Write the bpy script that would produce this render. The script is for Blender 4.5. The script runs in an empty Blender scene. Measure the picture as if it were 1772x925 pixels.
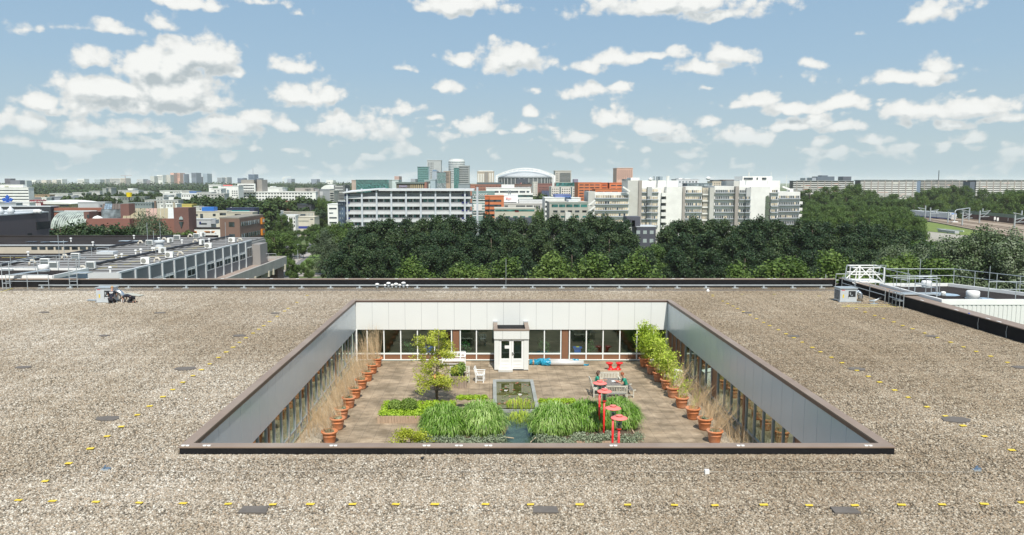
import bpy, bmesh, math, random
import numpy as np
from mathutils import Vector, Matrix
R = math.radians
random.seed(7)
rng = np.random.default_rng(11)
C = bpy.context.scene.collection
scene = bpy.context.scene
# ------------------------------------------------------------------ camera
CAMZ = 32.0
FPX, CXP, CYP, HOR = 1320.0, 850.0, 462.5, 314.0      # photo pixels (1772 x 925)
PITCH = math.atan((CYP - HOR) / FPX)
cam_d = bpy.data.cameras.new('camera'); cam = bpy.data.objects.new('camera', cam_d); C.objects.link(cam)
cam.location = (0, 0, CAMZ); cam.rotation_euler = (math.pi / 2 - PITCH, 0, 0)
cam_d.sensor_width = 36; cam_d.lens = 36 * FPX / 1772
cam_d.shift_x = (886 - CXP) / 1772
cam_d.clip_start = .5; cam_d.clip_end = 40000
scene.camera = cam
# ------------------------------------------------------------------ light
SUN_EL, SUN_AZ = 55.0, 172.0            # azimuth from +Y clockwise: behind the camera, a touch to the right
sd = Vector((math.sin(R(SUN_AZ)) * math.cos(R(SUN_EL)), math.cos(R(SUN_AZ)) * math.cos(R(SUN_EL)), math.sin(R(SUN_EL))))
sl = bpy.data.lights.new('sun', 'SUN'); sl.energy = 4.9; sl.angle = R(.5); sl.color = (1, .955, .88)
so = bpy.data.objects.new('sun', sl); C.objects.link(so); so.rotation_euler = sd.to_track_quat('Z', 'Y').to_euler(); so.location = (0, -50, 200)
scene.view_settings.view_transform = 'Standard'; scene.view_settings.look = 'None'
scene.view_settings.exposure = .12; scene.view_settings.gamma = 1; scene.view_settings.use_curve_mapping = False
W = bpy.data.worlds.new('World'); scene.world = W; W.use_nodes = True
W.cycles.sampling_method = 'NONE'; scene.cycles.volume_bounces = 1; scene.cycles.max_bounces = 6; scene.cycles.diffuse_bounces = 3
def ray(px, py):
    u = (px - CXP) / FPX; v = (CYP - py) / FPX
    return (u, math.cos(PITCH) + v * math.sin(PITCH), -math.sin(PITCH) + v * math.cos(PITCH))
def G(px, py, drop):                      # point where the line of sight meets the level `drop` metres below the eye
    d = ray(px, py); t = -drop / d[2]
    return (d[0] * t, d[1] * t, CAMZ - drop)
def AT(px, py, D):                        # point at distance D along +Y
    d = ray(px, py); t = D / d[1]
    return (d[0] * t, D, CAMZ + d[2] * t)
def DR(py, D):
    d = ray(0, py); return -d[2] / d[1] * D
def ZZ(py, D): return CAMZ - DR(py, D)
def XX(px, D, py=340): return AT(px, py, D)[0]
# --- sky: Nishita air with cumulus mixed in by direction
def world_sky():
    nt = W.node_tree; nt.nodes.clear(); N = nt.nodes.new; L = nt.links.new
    out = N('ShaderNodeOutputWorld'); bg = N('ShaderNodeBackground'); bg.inputs[1].default_value = 1.0
    sky = N('ShaderNodeTexSky'); sky.sky_type = 'NISHITA'; sky.sun_disc = False
    sky.sun_elevation = R(SUN_EL); sky.sun_rotation = R(SUN_AZ); sky.air_density = 1.0; sky.dust_density = 1.6; sky.ozone_density = 1.2
    clouds = [  # photo x, y, half width, half height, strength
        (338, 84, 70, 44, 1.5), (272, 112, 80, 44, 1.5), (375, 92, 48, 34, 1.1), (190, 150, 95, 40, 1.5), (300, 158, 116, 46, 1.6), (245, 178, 135, 26, 1.1),
        (350, 172, 62, 22, 1.0), (74, 172, 48, 20, 1.0), (395, 120, 48, 18, .8),
        (210, 46, 48, 17, .8), (290, 38, 44, 22, .9), (162, 97, 52, 22, .95), (107, 42, 26, 14, .5), (38, 48, 40, 13, .45),
        (315, 2, 78, 16, 1.0), (502, 108, 42, 22, .85), (530, 160, 68, 30, 1.0), (516, 22, 18, 9, .45), (455, 4, 35, 8, .5),
        (45, 205, 45, 26, .9), (140, 222, 70, 24, .9), (235, 217, 55, 18, .9), (20, 245, 40, 14, .7), (110, 250, 60, 14, .7), (210, 250, 60, 12, .6),
        (395, 216, 62, 26, 1.1), (440, 205, 40, 20, .9), (490, 210, 30, 14, .7), (600, 214, 62, 32, 1.15), (665, 222, 40, 26, .9), (350, 245, 60, 14, .7),
        (702, 114, 28, 9, .6), (780, 146, 38, 18, .75), (795, 100, 34, 18, .85), (885, 97, 72, 34, 1.2), (800, 2, 90, 30, 1.0), (1165, 2, 190, 30, 1.1), (1250, 22, 80, 20, .7),
        (1068, 98, 62, 17, .9), (1012, 112, 42, 15, .8), (1135, 94, 62, 12, .8), (1262, 92, 55, 24, 1.05), (1212, 114, 62, 16, 1.0),
        (1012, 156, 54, 17, .85), (1066, 150, 22, 12, .8), (925, 150, 26, 10, .5), (822, 212, 40, 26, 1.1), (916, 190, 14, 13, .8), (910, 220, 24, 12, .8), (695, 184, 42, 18, .5),
        (1062, 206, 46, 20, 1.0), (1000, 236, 38, 16, .9), (1132, 216, 52, 22, .95), (1165, 238, 45, 14, .8),
        (1612, 14, 62, 24, .75), (1404, 108, 28, 10, .5), (1355, 130, 34, 9, .4), (1572, 128, 106, 22, 1.15), (1625, 106, 48, 22, 1.05),
        (1304, 172, 54, 20, 1.1), (1372, 186, 66, 16, 1.0), (1456, 174, 56, 20, 1.1), (1604, 184, 82, 22, 1.15), (1700, 180, 86, 26, 1.15), (1750, 200, 52, 18, 1.0),
        (1368, 214, 58, 13, .9), (1462, 218, 44, 12, .9), (1275, 232, 60, 20, .9), (1226, 208, 28, 12, .7), (1420, 240, 18, 10, .85), (1515, 240, 38, 12, .85), (1650, 214, 36, 12, .8), (1684, 238, 38, 14, .85)]
    def azel(px, py):
        d = Vector(ray(px, py)).normalized()
        return math.atan2(d.x, d.y), math.asin(d.z)
    g = bpy.data.node_groups.new('cloud_field', 'ShaderNodeTree')
    g.interface.new_socket('P', in_out='INPUT', socket_type='NodeSocketVector'); g.interface.new_socket('D', in_out='OUTPUT', socket_type='NodeSocketFloat')
    GN = g.nodes.new; GL = g.links.new
    gi = GN('NodeGroupInput'); go = GN('NodeGroupOutput')
    def m(op, *a, GN=GN, GL=GL):
        n = GN('ShaderNodeMath'); n.operation = op
        for i, x in enumerate(a):
            if isinstance(x, (int, float)): n.inputs[i].default_value = x
            else: GL(x, n.inputs[i])
        return n.outputs[0]
    def vm(op, *a, out=0):
        n = GN('ShaderNodeVectorMath'); n.operation = op
        for i, x in enumerate(a):
            if isinstance(x, tuple): n.inputs[i].default_value = x
            else: GL(x, n.inputs[i])
        return n.outputs[out]
    def noise(vec, scale, detail, rough, GN=GN, GL=GL, lac=2.0):
        n = GN('ShaderNodeTexNoise'); n.noise_dimensions = '3D'; GL(vec, n.inputs['Vector'])
        n.inputs['Scale'].default_value = scale; n.inputs['Detail'].default_value = detail; n.inputs['Roughness'].default_value = rough; n.inputs['Lacunarity'].default_value = lac
        return n
    P0 = gi.outputs[0]
    warp = noise(P0, 22, 2, .55)
    w = vm('SUBTRACT', warp.outputs['Color'], (.5, .5, .5)); w = vm('MULTIPLY', w, (.022, .018, 0)); P = vm('ADD', P0, w)
    best = None
    for (x, y, rx, ry, amp) in clouds:
        az, el = azel(x, y + ry * .25); az2, _ = azel(x + rx, y); _, el2 = azel(x, y + ry * .25 - ry)
        ax = .93 / max(1e-3, abs(az2 - az)); ey = .92 / max(1e-3, abs(el2 - el))
        v = vm('MULTIPLY_ADD', P, (ax, ey, 0), (-az * ax, -el * ey, 0))
        v = vm('MAXIMUM', v, vm('MULTIPLY', v, (-1, -1.7, 0)))
        d = m('MULTIPLY_ADD', vm('LENGTH', v, out=1), -amp, amp)
        best = d if best is None else m('MAXIMUM', best, d)
    best = m('MAXIMUM', best, -1.0)
    sx = vm('MULTIPLY', P, (1, 2.1, 1)); low = noise(sx, 21, 2, .5)
    sep = GN('ShaderNodeSeparateXYZ'); GL(P0, sep.inputs[0]); el = sep.outputs[1]
    mr = GN('ShaderNodeMapRange'); GL(el, mr.inputs[0]); mr.inputs[1].default_value = R(8.5); mr.inputs[2].default_value = R(3.5); mr.inputs[3].default_value = -1.15; mr.inputs[4].default_value = -.22; mr.interpolation_type = 'SMOOTHSTEP'
    lowd = m('MULTIPLY_ADD', m('SUBTRACT', low.outputs[0], .5), 4.2, mr.outputs[0])
    best = m('MAXIMUM', best, lowd)
    n1 = noise(vm('MULTIPLY', P0, (1, 1.25, 1)), 42, 6, .56, lac=2.1)
    
    def vor(sc):
        v = GN('ShaderNodeTexVoronoi'); v.voronoi_dimensions = '2D'; v.feature = 'F1'; GL(P, v.inputs['Vector']); v.inputs['Scale'].default_value = sc; return m('SUBTRACT', .42, v.outputs['Distance'])
    best = m('MULTIPLY_ADD', vor(30), .40, m('MULTIPLY_ADD', vor(80), .34, best))
    n2 = noise(P0, 13, 3, .5); D = m('MULTIPLY_ADD', m('SUBTRACT', n1.outputs[0], .5), 1.7, m('MULTIPLY_ADD', m('SUBTRACT', n2.outputs[0], .5), 1.1, best))
    GL(D, go.inputs[0])
    tc = N('ShaderNodeTexCoord'); sp = N('ShaderNodeSeparateXYZ'); L(tc.outputs['Generated'], sp.inputs[0])
    M = lambda op, *a: m(op, *a, GN=N, GL=L)
    az = M('ARCTAN2', sp.outputs[0], sp.outputs[1]); elv = M('ARCSINE', sp.outputs[2])
    cb = N('ShaderNodeCombineXYZ'); L(az, cb.inputs[0]); L(elv, cb.inputs[1])
    cb2 = N('ShaderNodeVectorMath'); cb2.operation = 'ADD'; L(cb.outputs[0], cb2.inputs[0]); cb2.inputs[1].default_value = (-.004, .014, 0)
    g1 = N('ShaderNodeGroup'); g1.node_tree = g; L(cb.outputs[0], g1.inputs[0])
    g2 = N('ShaderNodeGroup'); g2.node_tree = g; L(cb2.outputs[0], g2.inputs[0])
    def rng_(x, a, b, c, d, smooth=True):
        n = N('ShaderNodeMapRange'); L(x, n.inputs[0]); n.interpolation_type = 'SMOOTHSTEP' if smooth else 'LINEAR'
        for i, v in enumerate((a, b, c, d)): n.inputs[i + 1].default_value = v
        return n.outputs[0]
    alpha = rng_(g1.outputs[0], -.06, .44, 0, .98)
    relief = M('SUBTRACT', g1.outputs[0], g2.outputs[0])
    lit = rng_(relief, -.60, .45, .0, 1)
    thick = rng_(g1.outputs[0], .05, .7, 0, 1)
    shade = M('MULTIPLY', M('SUBTRACT', 1.0, lit), thick)
    ramp = N('ShaderNodeMix'); ramp.data_type = 'RGBA'; L(shade, ramp.inputs[0]); ramp.inputs[6].default_value = (.86, .87, .845, 1); ramp.inputs[7].default_value = (.44, .50, .525, 1)
    edge = rng_(g1.outputs[0], .0, .8, .86, 1.0)
    cm = N('ShaderNodeVectorMath'); cm.operation = 'SCALE'; L(ramp.outputs[2], cm.inputs[0]); L(edge, cm.inputs[3])
    sk = N('ShaderNodeVectorMath'); sk.operation = 'SCALE'; L(sky.outputs[0], sk.inputs[0]); sk.inputs[3].default_value = .10
    air = N('ShaderNodeValToRGB'); L(rng_(elv, R(-1), R(24), 0, 1, False), air.inputs[0]); e = air.color_ramp.elements
    e[0].position = 0; e[0].color = (.435, .55, .595, 1); e[1].position = 1; e[1].color = (.19, .355, .585, 1); k = e.new(.36); k.color = (.34, .495, .635, 1); k = e.new(.14); k.color = (.44, .56, .61, 1)
    hz = N('ShaderNodeMix'); hz.data_type = 'RGBA'; L(rng_(elv, R(0), R(30), .97, .80), hz.inputs[0]); L(sk.outputs[0], hz.inputs[6]); L(air.outputs[0], hz.inputs[7])
    a2 = M('MULTIPLY', alpha, rng_(elv, R(.6), R(5), .35, 1))
    mix = N('ShaderNodeMix'); mix.data_type = 'RGBA'; L(a2, mix.inputs[0]); L(hz.outputs[2], mix.inputs[6]); L(cm.outputs[0], mix.inputs[7])
    gn = noise(cb.outputs[0], 3.2, 3, .55, GN=N, GL=L)
    mx3 = N('ShaderNodeMix'); mx3.data_type = 'RGBA'; L(rng_(gn.outputs[0], .50, .62, 0, .95), mx3.inputs[0]); L(hz.outputs[2], mx3.inputs[6]); mx3.inputs[7].default_value = (.80, .82, .82, 1)
    b2 = N('ShaderNodeBackground'); L(mx3.outputs[2], b2.inputs[0]); front = M('MULTIPLY', M('LESS_THAN', M('ABSOLUTE', az), R(44)), M('MULTIPLY', M('LESS_THAN', elv, R(22)), M('GREATER_THAN', elv, R(-1))))
    ms = N('ShaderNodeMixShader'); L(front, ms.inputs[0]); L(b2.outputs[0], ms.inputs[1]); L(bg.outputs[0], ms.inputs[2])
    L(mix.outputs[2], bg.inputs[0]); L(ms.outputs[0], out.inputs[0])
world_sky()
# ------------------------------------------------------------------ helpers
def link(o, parent=None):
    C.objects.link(o)
    if parent is not None: o.parent = parent
    return o
class MB:
    """collects shapes, builds them as ONE mesh object (world coordinates unless an origin is given)"""
    def __init__(s): s.v = []; s.f = []; s.m = []; s.cur = 0
    def add(s, vs, fs):
        b = len(s.v); s.v += [tuple(v) for v in vs]
        for f in fs: s.f.append(tuple(b + i for i in f)); s.m.append(s.cur)
    def box(s, x0, x1, y0, y1, z0, z1):
        s.add([(x0, y0, z0), (x1, y0, z0), (x1, y1, z0), (x0, y1, z0), (x0, y0, z1), (x1, y0, z1), (x1, y1, z1), (x0, y1, z1)],
              [(0, 3, 2, 1), (4, 5, 6, 7), (0, 1, 5, 4), (1, 2, 6, 5), (2, 3, 7, 6), (3, 0, 4, 7)]); return s
    def bar(s, a, b, w, h=None, up=(0, 0, 1)):       # rectangular bar between two points
        h = h or w; a = Vector(a); b = Vector(b); d = (b - a).normalized(); u = Vector(up)
        if abs(d.dot(u)) > .98: u = Vector((0, 1, 0))
        r = d.cross(u).normalized() * w / 2; t = r.normalized().cross(d) * h / 2
        s.add([a - r - t, a + r - t, a + r + t, a - r + t, b - r - t, b + r - t, b + r + t, b - r + t],
              [(0, 1, 2, 3), (7, 6, 5, 4), (0, 4, 5, 1), (1, 5, 6, 2), (2, 6, 7, 3), (3, 7, 4, 0)]); return s
    def tube(s, pts, r, n=6, r2=None, cap=True):
        pts = [Vector(p) for p in pts]; k = len(pts); rows = []
        for i, p in enumerate(pts):
            d = (pts[min(i + 1, k - 1)] - pts[max(i - 1, 0)]).normalized()
            u = Vector((0, 0, 1)) if abs(d.z) < .9 else Vector((1, 0, 0))
            a = d.cross(u).normalized(); b = a.cross(d)
            rr = r if r2 is None else r + (r2 - r) * i / max(1, k - 1)
            rows.append([p + a * math.cos(2 * math.pi * j / n) * rr + b * math.sin(2 * math.pi * j / n) * rr for j in range(n)])
        vs = [v for row in rows for v in row]; fs = []
        for i in range(k - 1):
            for j in range(n): fs.append((i * n + j, i * n + (j + 1) % n, (i + 1) * n + (j + 1) % n, (i + 1) * n + j))
        if cap: fs += [tuple(range(n))[::-1], tuple((k - 1) * n + j for j in range(n))]
        s.add(vs, fs); return s
    def lathe(s, prof, c=(0, 0, 0), n=20, close=False):
        vs = []; fs = []
        for (r, z) in prof:
            for j in range(n): vs.append((c[0] + r * math.cos(2 * math.pi * j / n), c[1] + r * math.sin(2 * math.pi * j / n), c[2] + z))
        for i in range(len(prof) - 1):
            for j in range(n): fs.append((i * n + j, i * n + (j + 1) % n, (i + 1) * n + (j + 1) % n, (i + 1) * n + j))
        if prof[0][0] > 1e-4: fs.append(tuple(range(n))[::-1])
        if prof[-1][0] > 1e-4: fs.append(tuple((len(prof) - 1) * n + j for j in range(n)))
        s.add(vs, fs); return s
    def prism(s, poly, z0, z1):
        n = len(poly); s.add([(x, y, z0) for x, y in poly] + [(x, y, z1) for x, y in poly],
              [tuple(range(n))[::-1], tuple(range(n, 2 * n))] + [(i, (i + 1) % n, n + (i + 1) % n, n + i) for i in range(n)]); return s
    def extr_y(s, poly, y0, y1):                       # polygon in x,z pulled along y
        n = len(poly); s.add([(x, y0, z) for x, z in poly] + [(x, y1, z) for x, z in poly],
              [tuple(range(n)), tuple(range(n, 2 * n))[::-1]] + [(i, n + i, n + (i + 1) % n, (i + 1) % n) for i in range(n)]); return s
    def mesh(s, name, mats, smooth=False, origin=None):
        me = bpy.data.meshes.new(name); v = s.v
        if origin: v = [(a - origin[0], b - origin[1], c - origin[2]) for a, b, c in v]
        me.from_pydata(v, [], s.f)
        for m in (mats if isinstance(mats, (list, tuple)) else [mats]): me.materials.append(m)
        me.polygons.foreach_set('material_index', s.m)
        if smooth: me.polygons.foreach_set('use_smooth', [True] * len(s.f))
        me.update(); return me
    def build(s, name, mats, parent=None, smooth=False, origin=None, bevel=0):
        o = bpy.data.objects.new(name, s.mesh(name, mats, smooth, origin)); link(o, parent)
        if origin: o.location = Vector(origin); o['_w'] = tuple(origin)
        if parent is not None: o.matrix_parent_inverse = Matrix.Translation(-Vector(parent['_w'])) if '_w' in parent else Matrix()
        if bevel:
            b = o.modifiers.new('bevel', 'BEVEL'); b.width = bevel; b.segments = 2; b.limit_method = 'ANGLE'
        return o
def tag(o, label=None, cat=None, group=None, kind=None):
    if label: o['label'] = label
    if cat: o['category'] = cat
    if group: o['group'] = group
    if kind: o['kind'] = kind
    return o
def thing(name, label, cat, loc=(0, 0, 0), group=None):
    """an Empty at the thing's base; parts are built in world coordinates when it has moved (see _w)"""
    o = bpy.data.objects.new(name, None); o.empty_display_size = .3; link(o); o.location = loc
    o['_w'] = tuple(loc)
    return tag(o, label, cat, group)
ALLT = []
def copy_tree(o, parent=None):
    c = o.copy(); C.objects.link(c)
    if parent is not None: c.parent = parent; c.matrix_parent_inverse = o.matrix_parent_inverse
    for ch in o.children: copy_tree(ch, c)
    return c
ORD = ['first', 'second', 'third', 'fourth', 'fifth', 'sixth', 'seventh', 'eighth', 'ninth', 'tenth', 'eleventh', 'twelfth', 'thirteenth', 'fourteenth', 'fifteenth', 'sixteenth', 'seventeenth', 'eighteenth', 'nineteenth', 'twentieth']
def nth(i):
    if i < 20: return ORD[i]
    t, u = divmod(i + 1, 10); tens = {2: 'twenty', 3: 'thirty', 4: 'forty', 5: 'fifty', 6: 'sixty'}[t]
    return (tens[:-1] + 'ieth') if u == 0 else tens + '-' + ORD[u - 1]
# ------------------------------------------------------------------ materials
_mc = {}
def mat(name, col, rough=.7, var=.12, scale=3.0, bump=0, metal=0, spec=.5, obj=False, dirt=None, stretch=None):
    key = (name,)
    if key in _mc: return _mc[key]
    m = bpy.data.materials.new(name); m.use_nodes = True; nt = m.node_tree; N = nt.nodes.new; L = nt.links.new
    b = nt.nodes['Principled BSDF']; b.inputs['Roughness'].default_value = rough; b.inputs['Metallic'].default_value = metal; b.inputs['Specular IOR Level'].default_value = spec
    c = (*col, 1)
    if var:
        tc = N('ShaderNodeTexCoord' if obj else 'ShaderNodeNewGeometry'); vec = tc.outputs['Object' if obj else 'Position']
        if stretch:
            mp = N('ShaderNodeMapping'); L(vec, mp.inputs[0]); mp.inputs['Scale'].default_value = stretch; vec = mp.outputs[0]
        n = N('ShaderNodeTexNoise'); n.inputs['Scale'].default_value = scale; n.inputs['Detail'].default_value = 5; n.inputs['Roughness'].default_value = .6; L(vec, n.inputs['Vector'])
        r = N('ShaderNodeMapRange'); L(n.outputs[0], r.inputs[0]); r.inputs[1].default_value = .3; r.inputs[2].default_value = .7; r.inputs[3].default_value = 1 - var; r.inputs[4].default_value = 1 + var
        v = N('ShaderNodeVectorMath'); v.operation = 'SCALE'; v.inputs[0].default_value = col; L(r.outputs[0], v.inputs[3])
        last = v.outputs[0]
        if dirt:
            mx = N('ShaderNodeMix'); mx.data_type = 'RGBA'; n2 = N('ShaderNodeTexNoise'); n2.inputs['Scale'].default_value = scale * .35; n2.inputs['Detail'].default_value = 6; L(vec, n2.inputs['Vector'])
            r2 = N('ShaderNodeMapRange'); L(n2.outputs[0], r2.inputs[0]); r2.inputs[1].default_value = .45; r2.inputs[2].default_value = .75; r2.inputs[4].default_value = dirt[3]
            L(r2.outputs[0], mx.inputs[0]); L(last, mx.inputs[6]); mx.inputs[7].default_value = (*dirt[:3], 1); last = mx.outputs[2]
        L(last, b.inputs['Base Color'])
        if bump:
            bp = N('ShaderNodeBump'); bp.inputs['Strength'].default_value = bump; bp.inputs['Distance'].default_value = .02; L(n.outputs[0], bp.inputs['Height']); L(bp.outputs[0], b.inputs['Normal'])
    else: b.inputs['Base Color'].default_value = c
    _mc[key] = m; return m
def wallmat(col, rough=.75, var=.07):            # facade colours, one material per colour
    nm = 'facade_%02d_%02d_%02d' % tuple(int(x * 99) for x in col)
    return mat(nm, col, rough, var, .35, dirt=(col[0] * .72, col[1] * .7, col[2] * .68, .35))
def emptyw(o): return o
def leafmat(name, c1, c2, c3, transl=.25, rough=.55, wscale=.35):
    m = bpy.data.materials.new(name); m.use_nodes = True; nt = m.node_tree; N = nt.nodes.new; L = nt.links.new
    b = nt.nodes['Principled BSDF']; b.inputs['Roughness'].default_value = rough; b.inputs['Specular IOR Level'].default_value = .35
    oi = N('ShaderNodeObjectInfo'); geo = N('ShaderNodeNewGeometry')
    n = N('ShaderNodeTexNoise'); n.inputs['Scale'].default_value = wscale; n.inputs['Detail'].default_value = 4; L(geo.outputs['Position'], n.inputs['Vector'])
    at = N('ShaderNodeAttribute'); at.attribute_name = 'leaf'
    a = N('ShaderNodeMath'); a.operation = 'MULTIPLY_ADD'; L(n.outputs[0], a.inputs[0]); a.inputs[1].default_value = 1.3; a.inputs[2].default_value = -.45
    a1 = N('ShaderNodeMath'); a1.operation = 'MULTIPLY_ADD'; L(at.outputs['Fac'], a1.inputs[0]); a1.inputs[1].default_value = .55; L(a.outputs[0], a1.inputs[2])
    a2 = N('ShaderNodeMath'); a2.operation = 'MULTIPLY_ADD'; L(oi.outputs['Random'], a2.inputs[0]); a2.inputs[1].default_value = .3; L(a1.outputs[0], a2.inputs[2])
    cr = N('ShaderNodeValToRGB'); L(a2.outputs[0], cr.inputs[0])
    e = cr.color_ramp.elements; e[0].position = .15; e[0].color = (*c1, 1); e[1].position = .95; e[1].color = (*c3, 1)
    k = e.new(.55); k.color = (*c2, 1)
    L(cr.outputs[0], b.inputs['Base Color'])
    if transl:
        t = N('ShaderNodeBsdfTranslucent'); L(cr.outputs[0], t.inputs[0]); mx = N('ShaderNodeMixShader'); mx.inputs[0].default_value = transl
        L(b.outputs[0], mx.inputs[1]); L(t.outputs[0], mx.inputs[2]); L(mx.outputs[0], nt.nodes['Material Output'].inputs[0])
    return m
def ground_tint(nt, geo, last, big, dark):
    N = nt.nodes.new; L = nt.links.new
    for (ns, lo, hi, colr, fac) in (big or []):
        n = N('ShaderNodeTexNoise'); n.inputs['Scale'].default_value = ns; n.inputs['Detail'].default_value = 4; n.inputs['Roughness'].default_value = .6; L(geo.outputs['Position'], n.inputs['Vector'])
        r = N('ShaderNodeMapRange'); L(n.outputs[0], r.inputs[0]); r.inputs[1].default_value = lo; r.inputs[2].default_value = hi; r.inputs[4].default_value = fac
        mx = N('ShaderNodeMix'); mx.data_type = 'RGBA'; mx.blend_type = 'MULTIPLY'; L(r.outputs[0], mx.inputs[0]); L(last, mx.inputs[6]); mx.inputs[7].default_value = (*colr, 1); last = mx.outputs[2]
    if dark:   # darker, browner tint that grows with x
        sp = N('ShaderNodeSeparateXYZ'); L(geo.outputs['Position'], sp.inputs[0])
        r = N('ShaderNodeMapRange'); L(sp.outputs[0], r.inputs[0]); r.inputs[1].default_value = -8; r.inputs[2].default_value = 20; r.inputs[4].default_value = 1
        mx = N('ShaderNodeMix'); mx.data_type = 'RGBA'; mx.blend_type = 'MULTIPLY'; L(r.outputs[0], mx.inputs[0]); L(last, mx.inputs[6]); mx.inputs[7].default_value = (*dark, 1); last = mx.outputs[2]
    return last
GBIG = [(.09, .40, .60, (.82, .79, .74), 1.0), (.035, .45, .58, (.80, .77, .73), .9), (.9, .45, .7, (.86, .84, .8), .6), (3.2, .4, .7, (.8, .78, .74), .7)]; GDARK = (.86, .82, .75)
def voronoi_gravel(name, scale, cols, big=None, bump=.8, dark=None):
    m = bpy.data.materials.new(name); m.use_nodes = True; nt = m.node_tree; N = nt.nodes.new; L = nt.links.new
    b = nt.nodes['Principled BSDF']; b.inputs['Roughness'].default_value = .85; b.inputs['Specular IOR Level'].default_value = .3
    geo = N('ShaderNodeNewGeometry')
    wn = N('ShaderNodeTexNoise'); wn.inputs['Scale'].default_value = scale * .8; L(geo.outputs['Position'], wn.inputs['Vector'])
    wv = N('ShaderNodeVectorMath'); wv.operation = 'MULTIPLY_ADD'; L(wn.outputs['Color'], wv.inputs[0]); wv.inputs[1].default_value = (.5 / scale,) * 3; L(geo.outputs['Position'], wv.inputs[2])
    v = N('ShaderNodeTexVoronoi'); v.inputs['Scale'].default_value = scale; L(wv.outputs[0], v.inputs['Vector'])
    s = N('ShaderNodeSeparateColor'); L(v.outputs['Color'], s.inputs[0])
    cr = N('ShaderNodeValToRGB'); L(s.outputs[0], cr.inputs[0]); e = cr.color_ramp.elements; cr.color_ramp.interpolation = 'LINEAR'
    e[0].position = 0; e[0].color = (*cols[0], 1); e[1].position = 1; e[1].color = (*cols[-1], 1)
    for i, c in enumerate(cols[1:-1]): k = e.new((i + 1) / (len(cols) - 1)); k.color = (*c, 1)
    d = N('ShaderNodeMapRange'); L(v.outputs['Distance'], d.inputs[0]); d.inputs[1].default_value = .30; d.inputs[2].default_value = .75; d.inputs[3].default_value = 1; d.inputs[4].default_value = .35
    sc = N('ShaderNodeVectorMath'); sc.operation = 'SCALE'; L(cr.outputs[0], sc.inputs[0]); L(d.outputs[0], sc.inputs[3]); last = sc.outputs[0]
    last = ground_tint(nt, geo, last, big, dark)
    L(last, b.inputs['Base Color'])
    bp = N('ShaderNodeBump'); bp.invert = True; bp.inputs['Strength'].default_value = bump; bp.inputs['Distance'].default_value = .5 / scale; L(v.outputs['Distance'], bp.inputs['Height']); L(bp.outputs[0], b.inputs['Normal'])
    return m
GRAV = [(.15, .13, .098), (.26, .222, .17), (.365, .315, .25), (.42, .33, .235), (.455, .41, .335), (.535, .485, .41), (.76, .73, .65)]
M_gravel = voronoi_gravel('roof_gravel', 15, GRAV, big=GBIG, dark=GDARK)
M_fine = voronoi_gravel('fine_gravel', 30, [(.40, .32, .22), (.55, .46, .34), (.66, .58, .45)], bump=.3)
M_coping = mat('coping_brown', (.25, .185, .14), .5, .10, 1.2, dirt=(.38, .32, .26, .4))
M_copside = mat('coping_edge', (.14, .085, .065), .5, .1, 2)  # inner coping face, its shade put into a darker brown
M_bitumen = mat('black_bitumen', (.012, .012, .013), .75, .3, 1.5, spec=.2)
M_membrane = mat('roof_membrane', (.12, .105, .09), .9, .15, .8)
M_panel = mat('white_panel', (.69, .70, .665), .32, .015, .6)
M_sidepanel = mat('shaded_panel', (.50, .56, .60), .24, .03, .6, metal=.12)  # side walls' shade put into a greyer, bluer copy of the panel
M_joint = mat('panel_joint', (.30, .31, .31), .6, 0)
M_frame = mat('window_white', (.82, .83, .80), .4, .03, 2)
M_gframe = mat('window_grey', (.34, .36, .37), .35, .05, 2, metal=.3)
M_spandrel = mat('brown_panel', (.22, .105, .055), .5, .06, 1)
M_white = mat('white_paint', (.78, .78, .75), .45, .04, 1)
M_galv = mat('galvanised', (.50, .54, .55), .4, .10, 3, metal=.5)
M_red = mat('red_lacquer', (.75, .022, .022), .35, .03, 3)
M_redtop = mat('red_lamp_shade', (.78, .20, .17), .75, .05, 3)
M_terra = mat('terracotta', (.53, .19, .075), .8, .22, 4, bump=.3, dirt=(.52, .34, .24, .6))
M_teak = mat('weathered_teak', (.52, .50, .42), .8, .2, 5, stretch=(1, 1, 4))
M_greywood = mat('grey_wood', (.20, .185, .165), .85, .25, 4, bump=.3)
M_soil = mat('soil', (.10, .07, .045), .95, .3, 8)
M_stone = mat('pond_kerb', (.30, .31, .29), .8, .15, 3, dirt=(.2, .22, .16, .6))
M_yellow = mat('yellow_mark', (.70, .52, .05), .6, .08, 20)
M_yellowf = mat('yellow_mark_faded', (.55, .46, .12), .8, .12, 20)
M_dark = mat('dark_void', (.02, .022, .024), .6, 0)
M_black = mat('black_plastic', (.015, .015, .017), .5, 0)
M_steel = mat('bright_steel', (.66, .68, .68), .25, .05, 4, metal=.9)
M_roofdk = mat('roof_felt', (.034, .030, .029), 1, .25, .25, spec=.1)
M_roofrib = mat('roof_ribbed', (.25, .245, .235), .8, .2, .4)
M_asphalt = mat('asphalt', (.16, .155, .15), .9, .15, .5)
M_pave = mat('pavement', (.34, .31, .28), .9, .12, .7)
M_curt = mat('curtain', (.42, .38, .28), .9, .25, 1.0)
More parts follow.
